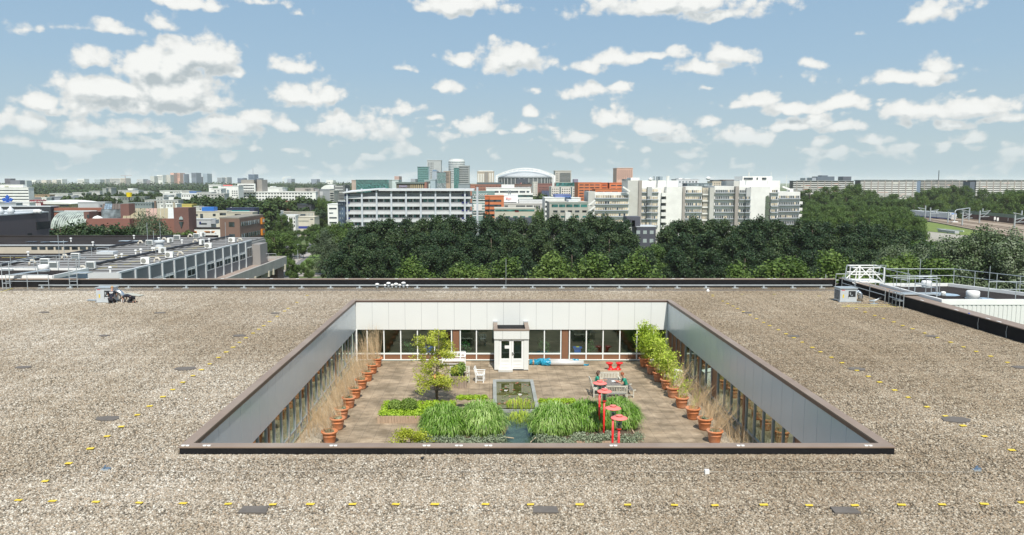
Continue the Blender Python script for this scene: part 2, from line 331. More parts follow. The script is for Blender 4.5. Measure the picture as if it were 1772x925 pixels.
def glass_mat(name, tint, refl, rough=.02, var=.0):
    m = bpy.data.materials.new(name); m.use_nodes = True; nt = m.node_tree; N = nt.nodes.new; L = nt.links.new
    tr = N('ShaderNodeBsdfTransparent'); tr.inputs[0].default_value = (*tint, 1)
    gl = N('ShaderNodeBsdfGlossy'); gl.inputs[0].default_value = (.82, 1, .92, 1); gl.inputs[1].default_value = rough
    fr = N('ShaderNodeLayerWeight'); fr.inputs[0].default_value = .5; pw = N('ShaderNodeMath'); pw.operation = 'POWER'; L(fr.outputs['Facing'], pw.inputs[0]); pw.inputs[1].default_value = 4
    mr = N('ShaderNodeMapRange'); L(pw.outputs[0], mr.inputs[0]); mr.inputs[3].default_value = refl; mr.inputs[4].default_value = 1
    mx = N('ShaderNodeMixShader'); L(mr.outputs[0], mx.inputs[0]); L(tr.outputs[0], mx.inputs[1]); L(gl.outputs[0], mx.inputs[2]); L(mx.outputs[0], nt.nodes['Material Output'].inputs[0])
    return m
M_glass = glass_mat('window_glass', (.62, .80, .69), .13)
M_sglass = glass_mat('side_window_glass', (.40, .46, .44), .42)
def opaque_glass(name, col, rough=.08):
    m = bpy.data.materials.new(name); m.use_nodes = True; b = m.node_tree.nodes['Principled BSDF']
    b.inputs['Base Color'].default_value = (*col, 1); b.inputs['Roughness'].default_value = rough; b.inputs['Specular IOR Level'].default_value = .8
    nt = m.node_tree; geo = nt.nodes.new('ShaderNodeNewGeometry'); n = nt.nodes.new('ShaderNodeTexNoise'); n.inputs['Scale'].default_value = .45; nt.links.new(geo.outputs['Position'], n.inputs['Vector'])
    r = nt.nodes.new('ShaderNodeMapRange'); nt.links.new(n.outputs[0], r.inputs[0]); r.inputs[1].default_value = .35; r.inputs[2].default_value = .65; r.inputs[3].default_value = .5; r.inputs[4].default_value = 2.0
    v = nt.nodes.new('ShaderNodeVectorMath'); v.operation = 'SCALE'; v.inputs[0].default_value = col; nt.links.new(r.outputs[0], v.inputs[3]); nt.links.new(v.outputs[0], b.inputs['Base Color'])
    return m
G_dark = opaque_glass('far_glass_dark', (.035, .045, .05))
G_blue = opaque_glass('far_glass_blue', (.05, .07, .10))
G_green = opaque_glass('far_glass_green', (.035, .12, .11))
G_tan = opaque_glass('blind_tan', (.34, .29, .20), .5)
G_grey = opaque_glass('far_glass_grey', (.16, .19, .20))
M_haze = None
# ================================================================== THE ROOF AND ITS COURTYARD
ZG = CAMZ - 8.05           # gravel level
ZC = CAMZ - 7.80           # coping of the courtyard
ZP = CAMZ - 9.78           # underside of the upper panels
ZF = CAMZ - 11.94          # courtyard floor
CX0, CX1, CY0, CY1 = -8.99, 11.7, 22.14, 49.98      # courtyard faces
RX1, RY1 = 26.6, 58.0      # inner faces of the roof parapets
RX0, RY0 = -70.0, 4.0
WT = .26
gm = MB()      # gravel: one sheet with the courtyard cut out
for (a, b, c, d) in ((RX0, RX1, RY0, CY0 - WT), (RX0, RX1, CY1 + WT, 56.0), (RX0, CX0 - WT, CY0 - WT, CY1 + WT), (CX1 + WT, RX1, CY0 - WT, CY1 + WT), (RX0, RX1, 56.75, RY1)):
    gm.add([(a, c, ZG), (b, c, ZG), (b, d, ZG), (a, d, ZG)], [(0, 1, 2, 3)])
tag(gm.build('gravel', M_gravel), 'brown and cream roof gravel round the courtyard', 'gravel', kind='stuff')
mb = MB(); mb.add([(RX0, 56.0, ZG - .004), (RX1, 56.0, ZG - .004), (RX1, 56.75, ZG - .004), (RX0, 56.75, ZG - .004)], [(0, 1, 2, 3)])
tag(mb.build('roof_walkway', M_membrane), 'bare grey membrane strip along the back parapet', 'walkway', kind='structure')
def stones(n, x0, x1, y0, y1, s0, s1, avoid):
    base = np.array([(0, 0, 1), (.9, 0, .1), (.28, .86, .1), (-.73, .53, .1), (-.73, -.53, .1), (.28, -.86, .1), (0, 0, -.6)])
    fc = np.array([(0, 1, 2), (0, 2, 3), (0, 3, 4), (0, 4, 5), (0, 5, 1), (6, 2, 1), (6, 3, 2), (6, 4, 3), (6, 5, 4), (6, 1, 5)])
    x = rng.uniform(x0, x1, n); y = rng.uniform(y0, y1, n)
    keep = ~((x > avoid[0]) & (x < avoid[1]) & (y > avoid[2]) & (y < avoid[3])); x = x[keep]; y = y[keep]; n = len(x)
    s = rng.uniform(s0, s1, n); a = rng.uniform(0, 6.28, n); sx = rng.uniform(.8, 1.5, n); sz = rng.uniform(.35, .8, n)
    v = base[None] * np.stack([s * sx, s, s * sz], 1)[:, None, :]
    v = v + rng.normal(0, .12, v.shape) * s[:, None, None]
    ca, sa = np.cos(a)[:, None], np.sin(a)[:, None]
    vx = v[..., 0] * ca - v[..., 1] * sa + x[:, None]; vy = v[..., 0] * sa + v[..., 1] * ca + y[:, None]; vz = v[..., 2] + ZG + s[:, None] * .2
    V = np.stack([vx, vy, vz], -1).reshape(-1, 3); F = (fc[None] + (np.arange(n) * 7)[:, None, None]).reshape(-1, 3)
    return V, F, np.repeat(rng.uniform(0, 1, n), 10)
def np_mesh(name, V, F, mats, att=None, attname='leaf', k=None):
    k = k or F.shape[1]; me = bpy.data.meshes.new(name); me.vertices.add(len(V)); me.vertices.foreach_set('co', V.astype(np.float32).ravel())
    me.loops.add(F.size); me.loops.foreach_set('vertex_index', F.astype(np.int32).ravel())
    me.polygons.add(len(F)); me.polygons.foreach_set('loop_start', np.arange(0, F.size, k, dtype=np.int32))
    me.update(calc_edges=True)
    if att is not None:
        a = me.attributes.new(attname, 'FLOAT', 'FACE'); a.data.foreach_set('value', att.astype(np.float32))
    for m in (mats if isinstance(mats, (list, tuple)) else [mats]): me.materials.append(m)
    me.validate(); return me
def ms():
    m = bpy.data.materials.new('loose_stone'); m.use_nodes = True; nt = m.node_tree; b = nt.nodes['Principled BSDF']; b.inputs['Roughness'].default_value = .8
    at = nt.nodes.new('ShaderNodeAttribute'); at.attribute_name = 'leaf'; cr = nt.nodes.new('ShaderNodeValToRGB'); nt.links.new(at.outputs['Fac'], cr.inputs[0])
    e = cr.color_ramp.elements; e[0].color = (*GRAV[0], 1); e[1].color = (*GRAV[-1], 1)
    for i, c in enumerate(GRAV[1:-1]): q = e.new((i + 1) / 6); q.color = (*c, 1)
    nt.links.new(ground_tint(nt, nt.nodes.new('ShaderNodeNewGeometry'), cr.outputs[0], GBIG, GDARK), b.inputs['Base Color']); return m
M_stones = ms()
av = (CX0 - WT - .04, CX1 + WT + .04, CY0 - WT - .04, CY1 + WT + .04)
parts = [stones(26000, CX0 - .6, CX1 + .6, CY0 - WT - .35, CY0 - WT, .02, .045, av)]
Vs = []; Fs = []; As = []; off = 0
for V, F, A in parts: Vs.append(V); Fs.append(F + off); As.append(A); off += len(V)
o = link(bpy.data.objects.new('loose_gravel', np_mesh('loose_gravel', np.concatenate(Vs), np.concatenate(Fs), M_stones, np.concatenate(As))))
tag(o, 'pebbles heaped against the near black curb', 'pebbles', kind='stuff')
V, F, A = stones(8200, -1.77, 1.77, -1.77, 1.77, .022, .05, (9, 9, 9, 9)); V[:, 2] -= ZG; patch = bpy.data.objects.new('pebble_patch', np_mesh('pebble_patch', V, F, M_stones, A))
def tiles(a, b, c, d, s=3.5):
    nx, ny = max(1, math.ceil((b - a) / s)), max(1, math.ceil((d - c) / s)); return [(a + s / 2 + (b - a - s) * (i / max(1, nx - 1)), c + s / 2 + (d - c - s) * (j / max(1, ny - 1)), ZG) for i in range(nx) for j in range(ny)]
T = tiles(-41, RX1, 14.2, CY0 - WT - .1) + tiles(-41, RX1, CY1 + WT + .05, 56.0) + tiles(-41, CX0 - WT - .1, CY0 - WT - .1, CY1 + WT + .05) + tiles(CX1 + WT + .1, RX1, CY0 - WT - .1, CY1 + WT + .05)
me = bpy.data.meshes.new('loose_gravel'); me.from_pydata(T, [], []); o = link(bpy.data.objects.new('loose_gravel', me)); gn_ = bpy.data.node_groups.new('pebbles', 'GeometryNodeTree')
gn_.interface.new_socket('G', in_out='INPUT', socket_type='NodeSocketGeometry'); gn_.interface.new_socket('G', in_out='OUTPUT', socket_type='NodeSocketGeometry')
A_, B_, I_, O_, RV = [gn_.nodes.new(x) for x in ('NodeGroupInput', 'NodeGroupOutput', 'GeometryNodeInstanceOnPoints', 'GeometryNodeObjectInfo', 'FunctionNodeRandomValue')]
mm = gn_.nodes.new('ShaderNodeMath'); mm.operation = 'MULTIPLY'; mm.inputs[1].default_value = math.pi / 2; cx = gn_.nodes.new('ShaderNodeCombineXYZ'); RV.data_type = 'INT'; RV.inputs[4].default_value = 0; RV.inputs[5].default_value = 3
LK = gn_.links.new; LK(A_.outputs[0], I_.inputs[0]); O_.inputs[0].default_value = patch; LK([s_ for s_ in O_.outputs if s_.name == 'Geometry'][0], I_.inputs['Instance']); LK(RV.outputs[2], mm.inputs[0]); LK(mm.outputs[0], cx.inputs[2]); LK(cx.outputs[0], I_.inputs['Rotation']); LK(I_.outputs[0], B_.inputs[0])
o.modifiers.new('pebbles', 'NODES').node_group = gn_
tag(o, 'loose cream and brown pebbles covering the roof', 'pebbles', kind='stuff')
hb = thing('hospital_building', 'flat gravel-roofed building with white-panelled sunken courtyard in the middle', 'building')
body = MB()
for (a, b, c, d) in ((RX0, RX1 + .8, RY0, CY0 - WT - 4), (RX0, RX1 + .8, CY1 + WT + 6, RY1 + .5), (RX0, CX0 - WT - 6, CY0 - WT - 4, CY1 + WT + 6), (CX1 + WT + 6, RX1 + .8, CY0 - WT - 4, CY1 + WT + 6)):
    body.box(a, b, c, d, 0, ZG - .05)
for (a, b, c, d) in ((CX0 - WT - 6, CX1 + WT + 6, CY0 - WT - 4, CY0 - .05), (CX0 - WT - 6, CX1 + WT + 6, CY1 + .05, CY1 + WT + 6), (CX0 - WT - 6, CX0 - .05, CY0 - .05, CY1 + .05), (CX1 + .05, CX1 + WT + 6, CY0 - .05, CY1 + .05)):
    body.box(a, b, c, d, ZP, ZG - .02)
body.build('wall', mat('inner_wall', (.36, .40, .30), .9, .1, .5), hb)
fl = MB()
for (a, b, c, d) in ((CX0 - WT - 6, CX1 + WT + 6, CY0 - WT - 4, CY0 - .05), (CX0 - WT - 6, CX1 + WT + 6, CY1 + .05, CY1 + WT + 6), (CX0 - WT - 6, CX0 - .05, CY0 - .05, CY1 + .05), (CX1 + .05, CX1 + WT + 6, CY0 - .05, CY1 + .05)):
    fl.add([(a, c, ZF + .06), (b, c, ZF + .06), (b, d, ZF + .06), (a, d, ZF + .06)], [(0, 1, 2, 3)])
fl.build('indoor_floor', mat('linoleum', (.34, .40, .26), .25, .1, .6), hb)
cu = MB()
cu.box(CX0 - WT, CX1 + WT, CY0 - WT, CY0 - .02, ZG - .1, ZC - .045); cu.box(CX0 - WT, CX1 + WT, CY1 + .02, CY1 + WT, ZG - .1, ZC - .045)
cu.box(CX0 - WT, CX0 - .02, CY0 - .02, CY1 + .02, ZG - .1, ZC - .045); cu.box(CX1 + .02, CX1 + WT, CY0 - .02, CY1 + .02, ZG - .1, ZC - .045)
curb = cu.build('courtyard_curb', M_bitumen, hb)
E_ = .05
def coping(x0, x1, y0, y1, z, name='coping', parent=None, t=.05):
    m = MB(); m.box(x0, x1, y0, y1, z - t, z); return m.build(name, [M_coping], parent, bevel=.006)
coping(CX0 - WT - .02, CX1 + WT + .02, CY0 - WT - .02, CY0 + E_, ZC, parent=curb); coping(CX0 - WT - .02, CX1 + WT + .02, CY1 - E_, CY1 + WT + .02, ZC, parent=curb)
coping(CX0 - WT - .02, CX0 + E_, CY0 + E_ + .003, CY1 - E_ - .003, ZC, parent=curb); coping(CX1 - E_, CX1 + WT + .02, CY0 + E_ + .003, CY1 - E_ - .003, ZC, parent=curb)
m = MB()
m.box(CX0 - .015, CX0 + .02, CY0, CY1, ZC - .20, ZC - .052); m.box(CX1 - .02, CX1 + .015, CY0, CY1, ZC - .20, ZC - .052)
m.box(CX0 + .02, CX1 - .02, CY1 - .02, CY1 + .015, ZC - .13, ZC - .052)
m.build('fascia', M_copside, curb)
for px in (321, 358, 577, 738, 794, 845, 1061, 1281, 1502):
    x, y, z = G(px, 771, 7.8); m = MB()
    m.box(x - .10, x - .02, CY0 - WT + .01, CY0 - WT + .09, ZC + .002, ZC + .02); m.box(x + .03, x + .11, CY0 - WT + .01, CY0 - WT + .09, ZC + .002, ZC + .02); m.box(x - .12, x + .12, CY0 - WT + .03, CY0 - WT + .05, ZC + .02, ZC + .03)
    m.build('coping_clip', M_white, curb)
def panel(x0, x1, y0, y1, z0, z1, mt): MB().box(x0, x1, y0, y1, z0, z1).build('cladding_panel', mt, hb)
pw = (CX1 - CX0) / 19
for i in range(19): panel(CX0 + i * pw + .008, CX0 + (i + 1) * pw - .008, CY1, CY1 + .04, ZP, ZC - .055, M_panel)
n2 = 25; pl = (CY1 - CY0) / n2
for i in range(n2):
    a, b = CY0 + i * pl + .008, CY0 + (i + 1) * pl - .008
    panel(CX0 - .04, CX0, a, b, ZP, ZC - .055, M_sidepanel); panel(CX1, CX1 + .04, a, b, ZP, ZC - .055, M_sidepanel)
m = MB(); m.box(CX0, CX1, CY1 + .015, CY1 + .03, ZP, ZC - .1); m.box(CX0 - .03, CX0 - .015, CY0, CY1, ZP, ZC - .1); m.box(CX1 + .015, CX1 + .03, CY0, CY1, ZP, ZC - .1)
m.build('panel_joint', M_joint, hb)
MB().box(CX0, CX1, CY0 - .06, CY0 - .0, ZF, ZC - .06).build('near_wall', M_sidepanel, hb)
# ---- far glazing
ZS = ZP - 1.66; YW = CY1 + .10
fx = lambda px: XX(px, YW, 590)
def pane(name, x0, x1, y, z0, z1, par):
    m = MB(); m.add([(x0, y, z0), (x1, y, z0), (x1, y, z1), (x0, y, z1)], [(0, 1, 2, 3)]); return m.build(name, M_glass, par)
def win(name, x0, x1, y0, y1, z0, z1, mt): return MB().box(x0, x1, y0, y1, z0, z1).build(name, mt, hb)
bays = [(613, 635.5), (635.5, 664.5), (664.5, 693.5), (693.5, 722.5), (722.5, 752), (752, 781.5), (796.5, 824.5), (824.5, 857), (914, 942), (942, 970.5), (985.5, 1014.5), (1014.5, 1043.5), (1043.5, 1072.5), (1072.5, 1102), (1102, 1131), (1131, 1157)]
for a, b in bays:
    g = pane('window', fx(a) + .03, fx(b) - .03, YW + .03, ZS + .05, ZP - .01, hb)
    f = MB(); w = .035
    f.box(fx(a) - w, fx(a) + w, YW - .03, YW + .09, ZF + .05, ZP); f.box(fx(b) - w, fx(b) + w, YW - .03, YW + .09, ZF + .05, ZP) if b in (781.5, 857, 970.5, 1157) else None
    f.box(fx(a) + w, fx(b) - w, YW - .02, YW + .08, ZS - .04, ZS + .05); f.box(fx(a) + w, fx(b) - w, YW - .02, YW + .08, ZF + .05, ZF + .12); f.box(fx(a) + w, fx(b) - w, YW, YW + .08, ZP - .03, ZP)
    f.build('window_frame', M_frame, g)
    win('spandrel', fx(a) + w, fx(b) - w, YW + .02, YW + .06, ZF + .12, ZS - .04, M_spandrel)
for a, b in ((783.5, 794.5), (972.5, 983.5)): win('brown_pier', fx(a) + .002, fx(b) - .002, YW, YW + .2, ZF + .05, ZP, M_spandrel)
win('plinth', CX0, CX1, YW + .05, YW + .3, ZF - .1, ZF + .05, M_dark)
# ---- side glazing
def side(sx, x, mats, npier, brown):
    s = 1 if sx < 0 else -1
    for i in range(n2):
        y1 = CY1 - i * pl; y0 = y1 - pl
        xi = x - s * .10
        xs = sorted((xi - s * .03, xi - s * .045))
        if i in brown: win('brown_panel', xs[0], xs[1], y0 + .03, y1 - .03, ZS + .03, ZP - .01, M_spandrel); g = hb
        else: g = win('window', xs[0], xs[1], y0 + .03, y1 - .03, ZS + .03, ZP - .01, M_sglass)
        f = MB(); a, b = sorted((xi + s * .03, xi - s * .08))
        f.box(a, b, y1 - .03, y1 + .03, ZF + .05, ZP); a2, b2 = sorted((xi + s * .02, xi - s * .07))
        f.box(a2, b2, y0 + .03, y1 - .03, ZS - .035, ZS + .035); f.box(a2, b2, y0 + .03, y1 - .03, ZF + .05, ZF + .11)
        f.build('window_frame', M_gframe, g)
        a3, b3 = sorted((xi - s * .02, xi - s * .06)); win('spandrel', a3, b3, y0 + .03, y1 - .03, ZF + .11, ZS - .035, M_sglass)
        if i in npier:
            a4, b4 = sorted((xi + s * .045, xi - s * .1)); win('brown_pier', a4, b4, y0 + .12, y0 + .34, ZF + .04, ZP, M_spandrel)
    a, b = sorted((x - s * .13, x - s * .3)); win('plinth', a, b, CY0, CY1, ZF - .1, ZF + .05, M_dark)
side(-1, CX0, None, (5, 11, 17, 22), ())
side(1, CX1, None, (6, 13, 20), (0, 1, 2, 3, 9, 19))
for x in (CX0 + .02, CX1 - .02): win('corner_post', x - .05, x + .05, CY1 - .04, CY1 + .06, ZF, ZP, M_frame)
# ---- paved floor
def paving_mat():
    m = bpy.data.materials.new('courtyard_paving'); m.use_nodes = True; nt = m.node_tree; N = nt.nodes.new; L = nt.links.new
    b = nt.nodes['Principled BSDF']; b.inputs['Roughness'].default_value = .85
    geo = N('ShaderNodeNewGeometry'); mp = N('ShaderNodeMapping'); L(geo.outputs['Position'], mp.inputs[0]); mp.inputs['Location'].default_value = (.1, .13, 0)
    br = N('ShaderNodeTexBrick'); L(mp.outputs[0], br.inputs[0]); br.inputs['Scale'].default_value = 1.0; br.inputs['Brick Width'].default_value = .6; br.inputs['Row Height'].default_value = .6; br.offset = 0
    br.inputs['Mortar Size'].default_value = .012; br.inputs['Color1'].default_value = (.45, .35, .24, 1); br.inputs['Color2'].default_value = (.48, .375, .26, 1); br.inputs['Mortar'].default_value = (.31, .24, .165, 1)
    last = br.outputs[0]
    for (sc, lo, hi, col, f, st) in ((.55, .38, .58, (.54, .54, .52), 1, (1, 1.2, 1)), (1.5, .40, .62, (.66, .64, .60), .9, (.7, 1.3, 1)), (6, .45, .7, (.78, .76, .72), .7, (1, 1, 1))):
        mq = N('ShaderNodeMapping'); L(geo.outputs['Position'], mq.inputs[0]); mq.inputs['Scale'].default_value = st
        n = N('ShaderNodeTexNoise'); n.inputs['Scale'].default_value = sc; n.inputs['Detail'].default_value = 7; n.inputs['Roughness'].default_value = .65; L(mq.outputs[0], n.inputs['Vector'])
        r = N('ShaderNodeMapRange'); L(n.outputs[0], r.inputs[0]); r.inputs[1].default_value = lo; r.inputs[2].default_value = hi; r.inputs[4].default_value = f
        mx = N('ShaderNodeMix'); mx.data_type = 'RGBA'; mx.blend_type = 'MULTIPLY'; L(r.outputs[0], mx.inputs[0]); L(last, mx.inputs[6]); mx.inputs[7].default_value = (*col, 1); last = mx.outputs[2]
    L(last, b.inputs['Base Color']); return m
m = MB(); m.add([(CX0 - .2, CY0 - .1, ZF), (CX1 + .2, CY0 - .1, ZF), (CX1 + .2, CY1 + .2, ZF), (CX0 - .2, CY1 + .2, ZF)], [(0, 1, 2, 3)])
tag(m.build('courtyard_paving', paving_mat()), 'beige square paving slabs with grey staining on the courtyard floor', 'paving', kind='structure')
for a, b in ((CX0 + .02, CX0 + 1.1), (CX1 - 1.05, CX1 - .02)):
    m = MB(); m.add([(a, CY0, ZF + .006), (b, CY0, ZF + .006), (b, CY1 - .02, ZF + .006), (a, CY1 - .02, ZF + .006)], [(0, 1, 2, 3)])
    tag(m.build('gravel_strip', M_fine), 'pale gravel strip at the foot of the ' + ('left' if a < 0 else 'right') + ' window wall', 'gravel strip', kind='structure')
for px in (853, 920):
    x, y, z = G(px, 631, 11.94); m = MB(); m.add([(x - .28, y - .55, ZF + .005), (x + .28, y - .55, ZF + .005), (x + .28, y + .6, ZF + .005), (x - .28, y + .6, ZF + .005)], [(0, 1, 2, 3)])
    tag(m.build('gravel_strip', M_fine), 'small gravel patch beside the ' + ('left' if px < 880 else 'right') + ' cheek of the glass door porch', 'gravel strip', kind='structure')
# ---- porch with double door
YV = G(886, 641, 11.94)[1]; vx0, vx1 = XX(855.5, YV, 610), XX(914.5, YV, 610); ZV = ZZ(578, YV)
pv = thing('door_porch', 'white porch with double glass doors and brown roof rim against the courtyard wall', 'porch')
m = MB(); ZT = ZZ(586, YV)
wx = vx1 - vx0; mid = (vx0 + vx1) / 2
for a_, b_, c_ in ((vx0, vx0 + .30, vx0), (vx1 - .30, vx1, vx1 - .08)): MB().box(a_, b_, YV, YV + .12, ZF + .06, ZT).box(c_, c_ + .08, YV + .12, CY1, ZF + .06, ZT).build('porch_wall', M_panel, pv)
for a, b in ((vx0 - .03, vx0 + wx * .24), (vx0 + wx * .24 + .012, vx0 + wx * .77), (vx0 + wx * .77 + .012, vx1 + .03)):
    MB().box(a, b, YV - .08, YV + .1, ZT, ZZ(571.5, YV)).build('fascia_panel', M_panel, pv)
m = MB(); m.box(vx0 - .02, vx0 + .06, YV + .11, CY1, ZT, ZZ(571.5, YV)); m.box(vx1 - .06, vx1 + .02, YV + .11, CY1, ZT, ZZ(571.5, YV)); m.build('side_panel', M_panel, pv)
for k in (0, 1):
    a, b = (vx0 + .31, mid - .005) if k == 0 else (mid + .005, vx1 - .31)
    d = MB(); w = .13; z0, z1 = ZF + .09, ZT - .02; zb = ZF + .78
    d.box(a, a + w, YV + .03, YV + .09, z0, z1); d.box(b - w, b, YV + .03, YV + .09, z0, z1); d.box(a + w, b - w, YV + .03, YV + .09, z1 - .12, z1); d.box(a + w, b - w, YV + .03, YV + .09, zb - .12, zb)
    d.box(a + w, b - w, YV + .045, YV + .08, z0, zb - .12); d.box(a + w, b - w, YV + .03, YV + .046, z0 + .12, z0 + .14); d.box(a + w, b - w, YV + .03, YV + .046, z0 + .32, z0 + .34); d.box(a + w, b - w, YV + .03, YV + .046, z0 + .5, z0 + .52)
    door = d.build('door', M_white, pv)
    pane('pane', a + w, b - w, YV + .06, zb, z1 - .12, door)
    if k: MB().box(a + .03, a + .10, YV - .01, YV + .03, ZF + 1.0, ZF + 1.2).bar((a + .06, YV - .03, ZF + 1.12), (a + .2, YV - .03, ZF + 1.12), .025).build('handle', M_steel, door)
    else: MB().box(b - .42, b - .13, YV + .04, YV + .052, ZF + 1.42, ZF + 1.62).build('notice', M_white, door)
cz = ZZ(571.5, YV) + .003
m = MB(); a, b = vx0 - .06, vx1 + .06
m.box(a, b, YV - .11, YV + .1, cz, cz + .09); m.box(a, a + .26, YV + .1, CY1 - .002, cz, cz + .09); m.box(b - .26, b, YV + .1, CY1 - .002, cz, cz + .09)
m.build('roof_rim', M_coping, pv, bevel=.008)
MB().box(vx0 + .1, vx1 - .1, YV + .1, CY1 - .003, cz - .14, cz - .12).build('porch_roof', M_bitumen, pv)
m = MB(); m.box(a - .01, a + .27, CY1 - .2, CY1 - .004, cz + .09, cz + .14); m.box(b - .27, b + .01, CY1 - .2, CY1 - .004, cz + .09, cz + .14); m.build('flashing', M_galv, pv)
m = MB(); m.box(vx0 + .25, mid + .08, YV - .42, YV - .002, ZF, ZF + .14); m.build('doorstep', mat('concrete_step', (.56, .55, .50), .8, .1, 3), pv, bevel=.01)
MB().box(vx0 + .02, vx1 - .02, YV + .03, YV + .11, ZF, ZF + .06).build('threshold', M_dark, pv)
# ---- parapets round the roof
pp = MB(); pp.box(RX0, XX(1446, RY1, 490), RY1, RY1 + .34, ZG - .6, ZZ(483.4, RY1 + .02)); ztop = ZZ(483.4, RY1 + .02)
par = pp.build('parapet', M_bitumen, hb)
seg = [RX0] + [XX(p, RY1, 482) for p in (58, 211, 358, 502, 646, 772, 885, 1016, 1142, 1254, 1380)] + [XX(1446, RY1, 490) + .02]
for a, b in zip(seg, seg[1:]): coping(a + .004, b - .004, RY1 - .03, RY1 + .38, ztop + .06, parent=par, t=.07)
for p in (33, 90, 152, 210, 260, 285, 343, 385, 428, 470, 515, 600, 636, 686, 739, 800, 825, 868, 910, 952, 995, 1060, 1083, 1165, 1180, 1250, 1330, 1340, 1420):
    x = XX(p, RY1, 484); MB().box(x - .12, x + .12, RY1 - .045, RY1 + .03, ztop + .062, ztop + .085).build('coping_clip', M_white, par)
xe = XX(1446, RY1, 490)
MB().box(xe + .002, RX1 + .8, RY1, RY1 + .3, ZG - .6, ZG + .22).build('low_parapet', M_bitumen, hb)
MB().box(xe + .004, RX1 + .8, RY1 - .03, RY1 + .34, ZG + .222, ZG + .27).build('low_coping', M_coping, hb)
zr = CAMZ - 7.36
pr = MB().box(RX1, RX1 + .78, RY0, RY1 - .04, ZG - .6, zr).build('side_parapet', M_bitumen, hb)
ys = [RY0, 28, 34.5, 38.6, 40.9, 44.5, 48.2, 52, RY1 - .05]
for a, b in zip(ys, ys[1:]): coping(RX1 - .03, RX1 + .82, a + .004, b - .004, zr + .055, parent=pr)
for y in (38.7, 41.0):
    MB().tube([(RX1 - .02, y, zr - .02), (RX1 - .03, y + .05, ZG + .35), (RX1 - .03, y, ZG + .06)], .012, 5).build('cable', M_galv, pr)
for y in (28.5, 33, 36.2, 39.3, 40.2, 43, 46.5): MB().box(RX1 + .0, RX1 + .08, y, y + .3, zr + .057, zr + .075).build('coping_clip', M_white, pr)
MB().box(RX1 + .0, RX1 + .05, 41.9, 42.0, zr + .057, zr + .09).build('blue_cap', mat('blue_plastic', (.02, .10, .6), .5, 0), pr)
cd = thing('conduit', 'long grey cable conduit on feet along the back parapet', 'conduit')
zc = ZZ(494.2, 57.6)
m = MB(); m.box(XX(67, 57.6, 494), XX(1440, 57.6, 494), 57.55, 57.68, zc, zc + .09); m.build('duct', M_galv, cd)
for px in list(range(72, 1440, 50)):
    x = XX(px, 57.5, 496); f = MB(); f.box(x - .05, x + .05, 57.5, 57.72, ZG, zc - .002); f.box(x - .22, x + .22, 57.35, 57.5, ZG, ZG + .05); f.build('foot', M_galv, cd)
cl = M_galv
# ================================================================== PLANTS: generators
def leaf_cloud(n, centres, radii, size, shell=.55, aspect=1.0, droop=0, seed=0, flat=.0, up=.35):
    """n leaf-sized quads spread through a set of ellipsoid clumps"""
    r = np.random.default_rng(seed); centres = np.array(centres, float); radii = np.array(radii, float)
    vol = (radii[:, 0] * radii[:, 1] * radii[:, 2]) ** .8; p = vol / vol.sum(); k = r.choice(len(centres), n, p=p)
    d = r.normal(size=(n, 3)); d /= np.linalg.norm(d, axis=1)[:, None]
    rad = (shell + (1 - shell) * r.uniform(0, 1, n) ** .7) * (1 + r.normal(0, .10, n))
    P = centres[k] + d * radii[k] * rad[:, None]
    nrm = d * .8 + r.normal(0, .55, (n, 3)); nrm[:, 2] += up; nrm /= np.linalg.norm(nrm, axis=1)[:, None]
    t = np.cross(nrm, r.normal(size=(n, 3))); t /= np.linalg.norm(t, axis=1)[:, None]; b = np.cross(nrm, t)
    s = size * r.uniform(.6, 1.35, n)[:, None]; a = s * aspect
    V = np.stack([P - t * s - b * a * .35, P + t * s * .15 - b * a, P + t * s + b * a * .3, P - t * s * .1 + b * a], 1).reshape(-1, 3)
    F = np.arange(n * 4).reshape(n, 4)
    return V, F, np.clip(r.normal(.5, .25, n), 0, 1)
def join_np(lst):
    Vs, Fs, As, off = [], [], [], 0
    for V, F, A in lst: Vs.append(V); Fs.append(F + off); As.append(A); off += len(V)
    return np.concatenate(Vs), np.concatenate(Fs), np.concatenate(As)
def clumps(H, Wd, z0, n, seed, shape='round'):
    r = random.Random(seed); cs = []; rs = []
    for i in range(n):
        t = r.random(); z = z0 + (H - z0) * (.08 + .86 * t)
        if shape == 'round': env = math.sin(math.pi * min(.97, .12 + .80 * t)) ** .6
        elif shape == 'poplar': env = (1 - t) ** .42 * (.55 + .45 * min(1, t * 4)) + .10
        elif shape == 'cone': env = (1 - t) ** .8 + .12
        else: env = math.sin(math.pi * (.2 + .62 * t)) ** .5
        a = r.uniform(0, 2 * math.pi); q = Wd / 2 * env * r.uniform(.15, .86) ** .75
        cs.append((q * math.cos(a), q * math.sin(a), z)); s = Wd * r.uniform(.10, .19) * (1.15 - .4 * t); rs.append((s, s, s * r.uniform(.75, 1.25)))
    return cs, rs
M_bark = mat('bark', (.12, .095, .07), .95, .25, 6, bump=.5)
def tree_proto(kind, H, Wd, n, size, seed, lm, shape='round', z0=None, nc=34, shell=.35):
    z0 = H * .16 if z0 is None else z0; cs, rs = clumps(H, Wd, z0, nc, seed, shape)
    V, F, A = leaf_cloud(n, cs, rs, size, shell, .8, seed=seed)
    crown = np_mesh(kind + '_crown', V, F, lm, A)
    r = random.Random(seed + 5); tb = MB(); tb.tube([(0, 0, -.3), (.1, 0, H * .3), (-.1, .1, H * .62), (0, 0, H * .88)], H * .018, 8, H * .004)
    for c in cs[::3]:
        zb = max(H * .12, c[2] - H * .22 * r.uniform(.6, 1.2)); tb.tube([(0, 0, zb), (c[0] * .5, c[1] * .5, (zb + c[2]) / 2 + .3), c], H * .007, 5, H * .0025)
    return crown, tb.mesh(kind + '_trunk', M_bark, True)
L_dark = leafmat('leaf_dark', (.011, .029, .010), (.023, .054, .016), (.065, .10, .032), .12)
